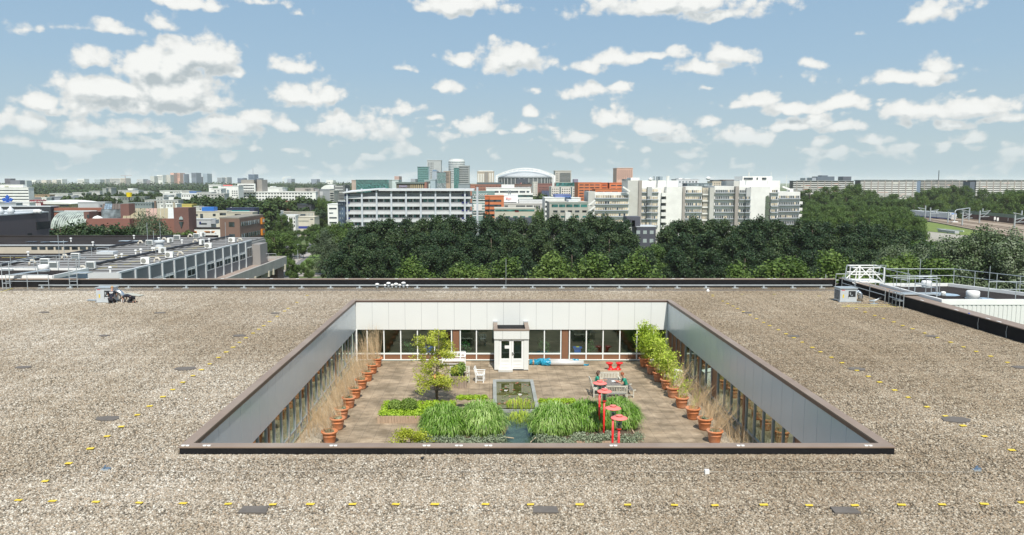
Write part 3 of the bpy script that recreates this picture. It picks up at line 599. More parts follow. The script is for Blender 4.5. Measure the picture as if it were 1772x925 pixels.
L_mid = leafmat('leaf_mid', (.035, .070, .014), (.068, .125, .022), (.12, .19, .04), .22)
L_lime = leafmat('leaf_linden', (.045, .085, .013), (.085, .145, .024), (.15, .22, .045), .22)
L_silver = leafmat('leaf_silver', (.045, .075, .035), (.075, .115, .055), (.13, .17, .095), .15)
L_pop = leafmat('leaf_silver_poplar', (.045, .08, .028), (.08, .125, .042), (.22, .26, .17), .15)
L_far = leafmat('leaf_far', (.022, .048, .016), (.045, .082, .022), (.085, .13, .035), .15, wscale=.02)
L_maple = leafmat('leaf_maple', (.30, .36, .03), (.44, .50, .05), (.56, .58, .10), .35, wscale=2)
L_bamboo = leafmat('leaf_bamboo', (.24, .36, .02), (.40, .53, .05), (.60, .68, .12), .3, wscale=2)
L_lush = leafmat('leaf_lime_bed', (.22, .36, .02), (.36, .52, .04), (.52, .66, .08), .3, wscale=3)
L_sedge = leafmat('sedge_blade', (.08, .18, .02), (.17, .33, .04), (.44, .58, .20), .25, .4, wscale=3)
L_lav = leafmat('leaf_lavender', (.12, .16, .09), (.20, .25, .15), (.34, .38, .26), .15, wscale=4)
L_box = leafmat('leaf_box', (.10, .17, .02), (.17, .26, .04), (.26, .36, .08), .15, wscale=4)
L_straw = leafmat('dry_stem', (.40, .27, .14), (.60, .43, .25), (.76, .60, .38), .2, wscale=4)
L_indoor = leafmat('leaf_indoor', (.02, .07, .02), (.04, .12, .03), (.08, .18, .05), .1, wscale=3)
# ================================================================== COURTYARD PLANTING
def blades(n, cx, cy, r0, h, reach, w, seed, lean=(0, 0), segs=5, base=.15, spread=1.0, z=0):
    """arching blades growing from a clump"""
    r = np.random.default_rng(seed); a = r.uniform(0, 2 * np.pi, n); q = r0 * np.sqrt(r.uniform(0, 1, n))
    bx = cx + q * np.cos(a); by = cy + q * np.sin(a); dirn = a + r.normal(0, .5 if r0 < .6 else 1.0, n); dr_ = r.uniform(2.0, 3.0, n); R_ = reach * r.uniform(.5, 1.1, n); H_ = h * r.uniform(.7, 1.1, n) * (1 if r0 < .6 else (1 - .42 * (q / r0) ** 4) * r.uniform(.75, 1.06, n))
    V = np.zeros((n, (segs + 1) * 2, 3)); ww = w * r.uniform(.7, 1.2, n)
    for i in range(segs + 1):
        t = i / segs; out = R_ * (t ** 1.25) * spread; 
        zz = H_ * np.sin(np.minimum(t * dr_, 3.1)) ** .8
        px = bx + np.cos(dirn) * out + lean[0] * t; py = by + np.sin(dirn) * out + lean[1] * t; wd = ww * (1 - .8 * t ** 2)
        V[:, 2 * i] = np.stack([px - np.sin(dirn) * wd, py + np.cos(dirn) * wd, z + zz], 1); V[:, 2 * i + 1] = np.stack([px + np.sin(dirn) * wd, py - np.cos(dirn) * wd, z + zz], 1)
    k = (segs + 1) * 2; F = np.array([(2 * i, 2 * i + 1, 2 * i + 3, 2 * i + 2) for i in range(segs)])
    F = (F[None] + (np.arange(n) * k)[:, None, None]).reshape(-1, 4)
    return V.reshape(-1, 3), F, np.repeat(np.clip(r.normal(.5, .25, n), 0, 1), segs)
def stems(n, cx, cy, r0, h, lean, w, seed, twigs=3, z=0, spread=.35, leaves=0, leaf=.05):
    """thin straight dry stems with small side twigs (as quads)"""
    r = np.random.default_rng(seed); V = []; F = []; A = []; LP = []
    for i in range(n):
        a = r.uniform(0, 6.28); q = r0 * math.sqrt(r.uniform()); b = Vector((cx + q * math.cos(a), cy + q * math.sin(a), z)); hh = h * r.uniform(.55, 1.08)
        t = b + Vector((lean[0] * r.uniform(.2, 1.2) + math.cos(a) * spread * hh * r.uniform(.1, 1) , lean[1] * r.uniform(.2, 1) + math.sin(a) * spread * hh * r.uniform(.1, 1), hh))
        segs = [(b, t, w)]
        for j in range(twigs):
            u = r.uniform(.3, .98); p = b.lerp(t, u); e = p + Vector((r.normal(0, .13), r.normal(0, .13), r.uniform(.08, .32))) * h * .5; segs.append((p, e, w * .6)); LP.append(e); LP.append(p.lerp(e, .6))
        for (p, e, ww) in segs:
            d = (e - p).normalized(); s = d.cross(Vector(r.normal(size=3))).normalized() * ww; k = len(V)
            V += [p - s, p + s, e + s * .5, e - s * .5]; F.append((k, k + 1, k + 2, k + 3)); A.append(r.uniform())
    V = np.array([tuple(v) for v in V]); F = np.array(F); A = np.array(A)
    return V, F, A, LP
def leaves_at(pts, per, size, jit, seed):
    r = np.random.default_rng(seed); P = np.repeat(np.array([tuple(p) for p in pts]), per, 0); n = len(P); P = P + r.normal(0, jit, P.shape)
    nr = r.normal(0, .7, (n, 3)); nr[:, 2] += .9; nr /= np.linalg.norm(nr, axis=1)[:, None]; t = np.cross(nr, r.normal(size=(n, 3))); t /= np.linalg.norm(t, axis=1)[:, None]; b = np.cross(nr, t)
    s = (size * r.uniform(.6, 1.3, n))[:, None]; V = np.stack([P - t * s, P - b * s * .5, P + t * s, P + b * s * .5], 1).reshape(-1, 3)
    return V, np.arange(4 * n).reshape(n, 4), r.uniform(0, 1, n)
def pot_mesh():
    m = MB(); m.lathe([(.0, 0), (.20, 0), (.225, .06), (.23, .08), (.265, .30), (.275, .31), (.275, .34), (.268, .345), (.285, .44), (.33, .455), (.345, .49), (.33, .525), (.295, .53), (.28, .47), (.27, .46), (0, .46)], n=28)
    return m.mesh('pot_body', M_terra, True)
POT = pot_mesh(); PS = 1.13
def pot(px, py, label, group, dry, green, lean, seed, h):
    x, y, z = G(px, py, 11.94 - .5); t = thing('plant_pot', label, 'plant pot', (x, y, ZF), group)
    o = link(bpy.data.objects.new('pot_body', POT), t); o.scale = (PS, PS, PS); o.rotation_euler.z = seed
    s = MB(); s.lathe([(0, .50), (.20, .505), (.30, .50)], n=16); s2 = s.mesh('soil', M_soil); o2 = link(bpy.data.objects.new('soil', s2), t)
    r = random.Random(seed)
    V, F, A, LP = stems(int(85 * dry), 0, 0, .24, h, lean, .0045, seed, 4, .5, .28)
    if dry: g = link(bpy.data.objects.new('dry_stems', np_mesh('dry_stems', V, F, L_straw, A)), t)
    if green:
        hh = h * (1.0 if green > .7 else .75)
        V, F, A, LP = stems(int(24 * green) + 5, 0, 0, .2, hh, (lean[0] * .4, lean[1]), .008, seed + 50, 5, .5, .22)
        V2, F2, A2 = leaves_at(LP, int(5 * green) + (3 if green > .6 else 0), .065, .10, seed)
        V, F, A = join_np([(V, F, A), (V2, F2, A2)]); link(bpy.data.objects.new('bamboo_foliage', np_mesh('bamboo_foliage', V, F, L_bamboo, A)), t)
    else:   # low green growth at the base
        V2, F2, A2 = leaf_cloud(160, [(0, 0, .56)], [(.25, .25, .10)], .035, .3, seed=seed); link(bpy.data.objects.new('moss', np_mesh('moss', V2, F2, L_lav, A2)), t)
    return t
LP_ = [(570, 748), (584, 725), (591.5, 708), (603.6, 689), (614.5, 673), (625.5, 657.5), (635.5, 644.5), (644, 632), (652, 621)]
for i, (px, py) in enumerate(LP_):
    pot(px, py, 'terracotta pot of dry straw-coloured stems, %s from the front in the left row' % nth(i), 'terracotta pots along the left window wall', 1.15, 0, (-.75 if i < 6 else -.45, .1), 10 + i, 1.45 + .09 * i)
RP_ = [(1237, 747), (1219.5, 725.5), (1199, 708), (1179.7, 689), (1164.7, 672), (1153.5, 658), (1140, 645.5), (1128, 633), (1115.7, 621)]
for i, (px, py) in enumerate(RP_):
    gr = (0, 0, .15, .3, .45, .8, 1.0, 1.3, 1.6)[i]
    if i < 2: lb = 'terracotta pot of dry stems and moss, %s from the front in the right row' % nth(i)
    elif i < 5: lb = 'terracotta pot mixing dry stems and thin bamboo, %s from the front, right row' % nth(i)
    else: lb = 'terracotta pot of leafy lime-green bamboo, %s from the front in the right row' % nth(i)
    pot(px, py, lb, 'terracotta pots along the right window wall', (1.1, 1.1, 1.0, .9, .8, .35, .2, .1, 0)[i], gr, (.8, .1) if i < 5 else (.15, 0), 40 + i, (1.3, 1.3, 1.4, 1.5, 1.6, 1.8, 2.0, 2.1, 2.2)[i])
def weeds(side, n, seed):
    r = random.Random(seed); out = []
    for i in range(n):
        y = r.uniform(32, 49.5); x = (CX0 + r.uniform(.1, .8)) if side < 0 else (CX1 - r.uniform(.1, .85)); V, F, A, _ = stems(9, x, y, .15, r.uniform(.5, 1.35), (0, 0), .005, seed * 100 + i, 4, ZF, .3); out.append((V, F, A))
    V, F, A = join_np(out); o = link(bpy.data.objects.new('dry_weeds', np_mesh('dry_weeds', V, F, L_straw, A)))
    tag(o, 'dry straw weeds growing along the foot of the %s window wall' % ('left' if side < 0 else 'right'), 'weeds', kind='stuff')
weeds(-1, 80, 3); weeds(1, 130, 4)
# ---- pond: raised basin and lower channel
PX0, PX1 = .30, 2.28; PYF = G(887, 657.5, 11.6)[1]; PYM = G(887, 703, 11.6)[1]; PYN = CY0 + 6
pd = thing('garden_pond', 'long rectangular pond with grey stone kerb and water lilies', 'pond')
kz = ZF + .34; t = .20
m = MB(); m.box(PX0 - t, PX1 + t, PYF, PYF + t, ZF, kz); m.box(PX0 - t, PX0, PYM, PYF - .003, ZF, kz); m.box(PX1, PX1 + t, PYM, PYF - .003, ZF, kz); m.box(PX0, PX1, PYM - .14, PYM, ZF - .3, ZF + .20)
m.build('kerb', M_stone, pd, bevel=.01)
def water_mat(name, c):
    m = bpy.data.materials.new(name); m.use_nodes = True; nt = m.node_tree; b = nt.nodes['Principled BSDF']; b.inputs['Roughness'].default_value = .03; b.inputs['IOR'].default_value = 1.33; b.inputs['Specular IOR Level'].default_value = .5
    geo = nt.nodes.new('ShaderNodeNewGeometry'); n = nt.nodes.new('ShaderNodeTexNoise'); n.inputs['Scale'].default_value = 1.8; n.inputs['Detail'].default_value = 4; nt.links.new(geo.outputs['Position'], n.inputs['Vector'])
    cr = nt.nodes.new('ShaderNodeValToRGB'); nt.links.new(n.outputs[0], cr.inputs[0]); cr.color_ramp.elements[0].position = .35; cr.color_ramp.elements[0].color = (*[x * .6 for x in c], 1); cr.color_ramp.elements[1].position = .65; cr.color_ramp.elements[1].color = (*c, 1); nt.links.new(cr.outputs[0], b.inputs['Base Color'])
    bp = nt.nodes.new('ShaderNodeBump'); bp.inputs['Strength'].default_value = .06; nt.links.new(n.outputs[0], bp.inputs['Height']); nt.links.new(bp.outputs[0], b.inputs['Normal']); return m
m = MB(); m.add([(PX0, PYM, kz - .10), (PX1, PYM, kz - .10), (PX1, PYF, kz - .10), (PX0, PYF, kz - .10)], [(0, 1, 2, 3)]); m.build('basin_water', water_mat('pond_green', (.085, .085, .014)), pd)
m = MB(); m.add([(PX0 + .1, PYN, ZF + .06), (PX1 + .1, PYN, ZF + .06), (PX1, PYM - .145, ZF + .06), (PX0, PYM - .145, ZF + .06)], [(0, 1, 2, 3)]); m.build('channel_water', water_mat('pond_grey', (.06, .10, .07)), pd)
m = MB(); m.box(PX0 - .1, PX0, PYN, PYM - .15, ZF, ZF + .12); m.box(PX1, PX1 + .1, PYN, PYM - .15, ZF, ZF + .12); m.build('channel_edge', M_stone, pd)
def disc(m, x, y, z, r, n=9, notch=True):
    a0 = random.uniform(0, 6.28); m.add([(x, y, z)] + [(x + r * math.cos(a0 + 5.6 * i / n), y + r * math.sin(a0 + 5.6 * i / n), z + .004) for i in range(n + 1)], [(0, i + 1, i + 2) for i in range(n)])
M_pads = [mat('lily_green', (.16, .22, .06), .4, .2, 8), mat('lily_red', (.38, .12, .06), .45, .2, 8), mat('lily_pink', (.46, .30, .20), .5, .2, 8)]
m = MB()
for i in range(150):
    u = random.gauss(.5, .28); v = abs(random.gauss(0, .22)) if i < 110 else random.random(); 
    if not 0 < u < 1 or v > 1: continue
    m.cur = random.choice([0, 0, 0, 1, 1, 2]); disc(m, PX0 + .1 + u * (PX1 - PX0 - .2), PYM + .5 + v * (PYF - PYM - .7), kz - .094 + i * .0001, random.uniform(.035, .085))
tag(m.build('water_lilies', M_pads), 'green and red lily pads floating in the stone basin', 'water lilies', kind='stuff')
for (px, py) in ((875.5, 677), (900, 684)):
    x, y, z = G(px, py, 11.7); f = MB()
    for k in range(12):
        a = k * .52; r_ = .09 if k % 2 else .06; f.add([(x, y, z), (x + r_ * math.cos(a - .2), y + r_ * math.sin(a - .2), z + .05), (x + r_ * 1.25 * math.cos(a), y + r_ * 1.25 * math.sin(a), z + .09), (x + r_ * math.cos(a + .2), y + r_ * math.sin(a + .2), z + .05)], [(0, 1, 2, 3)])
    tag(f.build('water_lily_flower', M_white), 'white water lily flower near the %s of the basin' % ('left kerb' if px < 880 else 'middle'), 'flower', 'white lily flowers')
V, F, A = blades(220, (PX0 + PX1) / 2 + .3, PYM - 1.3, .8, .35, .25, .012, 5, z=ZF + .05); V2, F2, A2 = blades(160, (PX0 + PX1) / 2 + .2, PYM + .3, .8, .4, .2, .012, 6, z=kz - .1)
V, F, A = join_np([(V, F, A), (V2, F2, A2)]); tag(link(bpy.data.objects.new('water_reeds', np_mesh('water_reeds', V, F, L_bamboo, A))), 'thin yellow-green reeds standing in the pond', 'reeds', kind='stuff')
for a, b, px in (((873, 756), (889, 758), 0), ((918, 765), (927, 757), 1)):
    p = Vector(G(*a, 11.8)); q = Vector(G(*b, 11.75)); tag(MB().tube([p, q], .03, 6).build('stick', mat('pale_wood', (.45, .37, .25), .9, .2, 6)), 'pale stick lying in the channel near its %s edge' % ('left' if px == 0 else 'right'), 'stick')
# ---- planting beds
M_boards = mat('planter_boards', (.40, .29, .20), .85, .22, 3, stretch=(6, 6, 1))
def bed(x0, x1, y0, y1, h, name, label, holes=True):
    t = thing(name, label, 'planter'); m = MB(); w = .06
    n = int((x1 - x0) / .14)
    for i in range(n): a = x0 + (x1 - x0) * i / n; b = x0 + (x1 - x0) * (i + 1) / n; m.box(a + .004, b - .004, y0, y0 + w, ZF, ZF + h); 
    m.box(x0, x1, y1 - w, y1, ZF, ZF + h); m.box(x0, x0 + w, y0 + w, y1 - w, ZF, ZF + h); m.box(x1 - w, x1, y0 + w, y1 - w, ZF, ZF + h); m.build('boards', M_boards, t)
    MB().box(x0 + w, x1 - w, y0 + w, y1 - w, ZF, ZF + h - .08).build('soil', M_soil, t); return t
bh = .36
YB0 = G(690, 732, 11.94)[1]; YB1 = G(690, 696, 11.94 - bh)[1]; XB0 = G(653, 732, 11.94)[0]
bed(XB0, PX0 - t - .02 if False else -2.7, YB0, YB1, bh, 'timber_planter', 'low timber planter full of lime-green groundcover left of the tall grasses')
V, F, A = leaf_cloud(16000, [(XB0 + .22 + .42 * i, YB0 + .3 + (YB1 - YB0 - .3) * j / 4, ZF + bh - .03) for i in range(9) for j in range(5)], [(.28, .27, .15)] * 45, .036, .2, seed=9)
tag(link(bpy.data.objects.new('groundcover', np_mesh('groundcover', V, F, L_lush, A))), 'lime-green groundcover filling the timber planter', 'groundcover', kind='stuff')
for (px, py, rr, lb) in ((683.5, 703, .34, 'round clipped olive-green bush at the left of the timber planter'), (708, 702, .42, 'larger olive-green bush, nearer the tall grasses in the timber planter')):
    x, y, z = G(px, py + 5, 11.94 - bh); V, F, A = leaf_cloud(2600, [(0, 0, .22)], [(rr, rr, rr * .8)], .03, .75, seed=int(px)); V2, F2, A2 = leaf_cloud(500, [(.2, .1, .3)], [(rr * .6,) * 3], .04, .5, seed=3)
    V, F, A = join_np([(V, F, A), (V2, F2, A2)]) if rr > .5 else (V, F, A)
    o = link(bpy.data.objects.new('clipped_bush', np_mesh('clipped_bush', V, F, L_box, A))); o.location = (x, y, ZF + bh); tag(o, lb, 'bush')
V, F, A = leaf_cloud(4200, [(2.75 + i * .38, YB1 + .2, ZF + .38) for i in range(5)], [(.26, .26, .15)] * 5, .034, .2, seed=19); V2, F2, A2 = leaf_cloud(2400, [(-1.6 + i * .4, YB1 + .3, ZF + .55) for i in range(4)], [(.26, .26, .15)] * 4, .034, .2, seed=29)
V, F, A = join_np([(V, F, A), (V2, F2, A2)])
tag(link(bpy.data.objects.new('groundcover', np_mesh('groundcover', V, F, L_lush, A))), 'bright yellow-green groundcover behind the tall grass mounds', 'groundcover', kind='stuff')
YC = CY0 + 12.2
bed(-3.3, PX0 - .12, YC - 1.0, YB0 + .8, .30, 'timber_planter', 'timber bed under the grass mounds left of the channel'); bed(PX1 + .12, 6.7, YC - 1.0, YB0 + 1.4, .30, 'timber_planter', 'timber bed under the grass mounds right of the channel')
def mound(px, py, r, h, label, seed, n=3000):
    x, y, z = G(px, py, 11.94 - .2)
    V, F, A = blades(n, 0, 0, r * .78, h * .98, r * .40, .026, seed, segs=7, z=.12); V1, F1, A1 = blades(n // 2, 0, 0, r * .62, h * 1.04, r * .34, .024, seed + 1, segs=7, z=.2)
    V2, F2, A2 = leaf_cloud(900, [(0, 0, .3)], [(r * .8, r * .8, h * .6)], .06, .8, seed=seed)
    V, F, A = join_np([(V, F, A), (V1, F1, A1), (V2, F2, A2)])
    o = link(bpy.data.objects.new('grass_mound', np_mesh('grass_mound', V, F, L_sedge, A))); o.location = (x, y, ZF); tag(o, label, 'ornamental grass', 'mounds of tall arching grass')
mound(768, 748, 1.22, 1.25, 'arching green grass mound behind the yellow maple branch', 1)
mound(833, 745, 1.26, 1.32, 'large arching green grass mound left of the pond channel', 2)
mound(957, 744, 1.28, 1.22, 'arching green grass mound right beside the pond channel', 3)
mound(1013, 738, 1.15, 1.18, 'middle grass mound just left of the tallest red lamps', 4)
mound(1066, 733, 1.28, 1.2, 'rightmost grass mound behind the red lamps', 5)
def lav(px0, px1, y, label, seed):
    cs = []; 
    for i in range(int((px1 - px0) / 9)):
        p = G(px0 + 9 * i + 4, y + random.uniform(-5, 5), 11.6); cs.append((p[0], p[1], ZF + .35 + random.uniform(-.1, .08)))
    V, F, A = leaf_cloud(260 * len(cs), cs, [(.30, .34, .24)] * len(cs), .028, .3, 1.8, seed=seed); tag(link(bpy.data.objects.new('lavender', np_mesh('lavender', V, F, L_lav, A))), label, 'lavender', kind='stuff')
lav(728, 880, 762, 'grey-green lavender at the foot of the left grass mounds', 61); lav(930, 1112, 760, 'grey-green lavender at the foot of the right grass mounds', 62)
V, F, A, LPq = stems(160, PX0 + .1, YC + .6, .25, .5, (.1, 0), .006, 66, 3, ZF + .1); tag(link(bpy.data.objects.new('dry_tuft', np_mesh('dry_tuft', V, F, L_straw, A))), 'dry brown tuft leaning over the left channel edge', 'dry grass')
# ---- maple in timber tub, and a second low maple at the front
def maple(x, y, z, H, seed, nb, label, tubed, spreadx, per=26):
    t = thing('maple_tree', label, 'tree', (x, y, z)); r = random.Random(seed); tb = MB(); LPs = []
    trunks = 3
    for k in range(trunks):
        a = r.uniform(0, 6.28); top = Vector((math.cos(a) * H * .16, math.sin(a) * H * .12, H * r.uniform(.8, .98))); m1 = Vector((math.cos(a) * H * .06, math.sin(a) * H * .05, H * .4))
        pts = [Vector((0, 0, 0)), m1, top]; tb.tube(pts, H * .013, 6, H * .003)
        for j in range(nb // trunks):
            u = r.uniform(.16, 1); p = (pts[0].lerp(m1, u * 2) if u < .5 else m1.lerp(top, u * 2 - 1)); aa = r.uniform(0, 6.28); ln = H * (.46 - .27 * u) * r.uniform(.5, 1.15)
            e = p + Vector((math.cos(aa) * ln * spreadx, math.sin(aa) * ln * .8, ln * r.uniform(-.08, .35))); mid_ = p.lerp(e, .5) + Vector((0, 0, ln * .12)); tb.tube([p, mid_, e], H * .0045, 4, H * .0012)
            for q in range(6): LPs.append(mid_.lerp(e, r.uniform(0, 1.08)) + Vector((r.gauss(0, .10), r.gauss(0, .10), r.gauss(0, .03))))
    tb.build('trunk', M_bark, t) if False else link(bpy.data.objects.new('trunk', tb.mesh('trunk', M_bark, True)), t)
    V, F, A = leaves_at(LPs, per, .05, .085, seed); V[:, 2] = np.minimum(V[:, 2], H * 1.1)
    link(bpy.data.objects.new('crown', np_mesh('crown', V, F, L_maple, A)), t)
x, y, z = G(757, 700, 11.94)
maple(x, y, ZF + .1, 3.95, 12, 66, 'airy maple with yellow-green leaves beside the white bench', False, .98, 24)
x, y, z = G(712, 775, 11.94)
maple(x, y, ZF, .95, 15, 24, 'low yellow-green maple rising behind the front coping', False, 3.4, 20)
x, y, z = G(793, 672, 11.94); t = thing('tree_tub', 'square grey-brown timber tub behind the maple', 'planter', (0, 0, 0)); m = MB(); s = .47
for i in range(7):
    a = x - s + i * (2 * s / 7); m.box(a + .006, a + 2 * s / 7 - .006, y, y + .05, ZF, ZF + .72)
m.box(x - s, x - s + .05, y + .05, y + 2 * s, ZF, ZF + .72); m.box(x + s - .05, x + s, y + .05, y + 2 * s, ZF, ZF + .72); m.box(x - s + .05, x + s - .05, y + 2 * s - .05, y + 2 * s, ZF, ZF + .72); m.build('boards', mat('tub_boards', (.30, .235, .18), .85, .25, 4, stretch=(5, 5, 1)), t)
MB().box(x - s + .05, x + s - .05, y + .05, y + 2 * s - .05, ZF, ZF + .64).build('soil', M_soil, t)
V, F, A = leaf_cloud(1500, [(x - .1, y + .45, ZF + .95), (x + .15, y + .5, ZF + 1.15)], [(.42, .42, .32), (.3, .3, .3)], .045, .3, seed=4); tag(link(bpy.data.objects.new('shrub', np_mesh('shrub', V, F, L_box, A))), 'dull green shrub growing in the square timber tub', 'shrub')
x, y, z = G(758, 668, 11.94); t = thing('plant_pot', 'dark red-brown pot hidden behind the maple leaves', 'plant pot', (x, y, ZF)); o = link(bpy.data.objects.new('pot_body', POT), t); o.scale = (1.2, 1.2, 1.2)
# ================================================================== GARDEN FURNITURE
def slat_seat(name, label, cat, x, y, rz, width, arms=True, mt=M_teak, back_h=.9, group=None, dark_seat=False, back=True):
    """bench or chair: origin at floor centre, faces -y"""
    t = thing(name, label, cat, (0, 0, 0), group); w = width / 2; d = .50
    for sx in (-1, 1):
        MB().bar((sx * (w - .03), -d / 2 + .03, 0), (sx * (w - .03), -d / 2 + .03, .64 if arms else .42), .06).build('leg', mt, t)
        MB().bar((sx * (w - .03), d / 2 - .03, 0), (sx * (w - .03), d / 2 - .03, .43), .06).bar((sx * (w - .03), d / 2 - .03, .43), (sx * (w - .03), d / 2 + .10, back_h), .055).build('leg', mt, t)
        if arms: MB().box(sx * (w - .035) - .04, sx * (w - .035) + .04, -d / 2 - .03, d / 2 + .03, .645, .675).build('armrest', mt, t)
        MB().bar((sx * (w - .03), -d / 2 + .06, .16), (sx * (w - .03), d / 2 - .06, .16), .04).build('stretcher', mt, t)
    MB().bar((-w + .06, -d / 2 + .03, .17), (w - .06, -d / 2 + .03, .17), .04).build('stretcher', mt, t)
    s = MB()
    for i in range(5): s.box(-w + .06, w - .06, -d / 2 + .01 + i * .098, -d / 2 + .09 + i * .098, .405, .43)
    s.box(-w + .06, w - .06, -d / 2 + .01, -d / 2 + .05, .34, .404)
    s.build('seat', mt if not dark_seat else M_greywood, t)
    if not back: t.location = (x, y, ZF); t.rotation_euler.z = rz; return t
    b = MB(); b.bar((-w + .05, d / 2 + .085, back_h - .03), (w - .05, d / 2 + .085, back_h - .03), .035, .08); b.bar((-w + .05, d / 2 + .015, .53), (w - .05, d / 2 + .015, .53), .03, .05)
    n = max(5, int(width / .095))
    for i in range(n):
        xx = -w + .09 + (width - .18) * i / (n - 1); b.bar((xx, d / 2 + .02, .53), (xx, d / 2 + .08, back_h - .06), .045, .015, up=(0, 1, 0))
    b.build('backrest', mt, t); t.location = (x, y, ZF); t.rotation_euler.z = rz; return t
Ff = lambda px, py: G(px, py, 11.94)
x, y, _ = Ff(789, 634); slat_seat('garden_bench', 'white garden bench against the brown wall, behind the maple', 'bench', x - .15, y + .25, 0, 1.55, mt=M_white, back_h=.86)
x, y, _ = Ff(801, 662); slat_seat('garden_bench', 'pale wooden bench half hidden by the timber tub', 'bench', x - .2, y + .15, 0, 1.2)
x, y, _ = Ff(831, 662); slat_seat('garden_chair', 'white slatted garden armchair standing alone, turned to the left', 'chair', x, y + .28, R(84), .62, mt=M_white)
XT = (Ff(1063, 690)[0]); YT = Ff(1063, 690)[1] + .75
tb = thing('picnic_table', 'weathered grey slatted garden table between the two seated people', 'table')
m = MB()
for i in range(6): m.box(XT - .38 + i * .13, XT - .26 + i * .13, YT - .62, YT + .95, ZF + .72, ZF + .745)
m.build('tabletop', M_greywood, tb); m = MB(); m.box(XT - .33, XT + .33, YT - .5, YT - .45, ZF + .64, ZF + .72); m.box(XT - .33, XT + .33, YT + .78, YT + .83, ZF + .64, ZF + .72); m.build('apron', M_greywood, tb)
for sx in (-1, 1):
    for yy in (YT - .45, YT + .8): MB().bar((XT + sx * .3, yy, ZF), (XT + sx * .3, yy, ZF + .72), .07).build('leg', M_greywood, tb)
slat_seat('garden_bench', 'front bench of the table group, its slatted back to the viewer', 'bench', XT + .05, YT - 1.0, math.pi, 1.18)
slat_seat('garden_bench', 'rear bench of the table group, facing the viewer', 'bench', XT + .02, YT + 1.35, 0, 1.25)
slat_seat('garden_bench', 'bench the dark-haired person sits on, left of the grey table', 'bench', XT - .88, YT + .12, R(90), 1.3, arms=False)
slat_seat('garden_bench', 'bench with dark seat the red-haired person sits on, right of the table', 'bench', XT + .88, YT + .10, R(-90), 1.3, arms=False, back_h=.44, dark_seat=True, back=False)
x, y, _ = Ff(1063, 639.5); t = thing('double_stool', 'glossy red moulded double stool near the brown wall', 'stool', (x, y, ZF))
for sx, lb in ((-1, 0), (1, 1)):
    m = MB(); m.lathe([(.19, 0), (.19, .05), (.12, .10), (.10, .22), (.13, .36), (.22, .42), (.235, .45), (.22, .475), (0, .48)], (0, 0, 0), 20)
    sh = []; 
    for (a, b, c) in m.v: sh.append((a + sx * (.20 + .13 * (c / .48)), b, c))
    m.v = sh; o = link(bpy.data.objects.new('stool_seat', m.mesh('stool_seat', M_red, True)), t)
m = MB(); m.box(-.42, .42, -.16, .16, .0, .055); o = link(bpy.data.objects.new('base', m.mesh('base', M_red)), t)
b = o.modifiers.new('b', 'BEVEL'); b.width = .02; b.segments = 2
x0, y0, _ = Ff(916, 632)
M_foil = mat('blue_foil', (.02, .26, .40), .18, .35, 9, bump=1.0); M_alu = mat('white_roll', (.68, .67, .64), .28, .05, 2, metal=.25)
def crumple(pts, r, seed):
    m = MB(); m.tube(pts, r, 12); rr = random.Random(seed); m.v = [(a + rr.gauss(0, .025), b + rr.gauss(0, .025), c + rr.gauss(0, .025)) for a, b, c in m.v]; return m
yr = y0 + .22; X = lambda px: XX(px, yr, 628)
t = thing('roof_roll', 'long white roll in torn blue foil lying in front, beside the porch', 'roll')
MB().tube([(X(948), yr - .25, ZF + .17), (X(1009), yr - .25, ZF + .17)], .165, 20).build('roll', M_alu, t, smooth=True)
crumple([(X(936 + 2.2 * i), yr - .25, ZF + .17) for i in range(8)], .185, 1).build('foil', M_foil, t); crumple([(X(1005 + 3 * i), yr - .3, ZF + .05) for i in range(5)], .04, 8).build('torn_foil', M_foil, t)
t = thing('roof_roll', 'white roll behind the front roll, blue foil at both ends', 'roll')
MB().tube([(X(950), yr + .22, ZF + .17), (X(993), yr + .22, ZF + .17)], .16, 20).build('roll', M_alu, t, smooth=True)
crumple([(X(930 + 3 * i), yr + .22, ZF + .17) for i in range(8)], .17, 2).build('foil', M_foil, t); crumple([(X(990 + 3 * i), yr + .22, ZF + .17) for i in range(5)], .165, 3).build('foil', M_foil, t)
t = thing('foil_bundle', 'crumpled blue foil bundle tied with brown tape next to the porch', 'bundle')
crumple([(X(916 + 3.2 * i), yr - .05, ZF + .19 + (.03 if i > 4 else 0)) for i in range(8)], .19, 4).build('foil', M_foil, t); MB().tube([(X(921.5), yr - .05, ZF + .19), (X(924), yr - .05, ZF + .19)], .205, 14).build('tape', mat('brown_tape', (.35, .2, .1), .4, .1, 5), t)
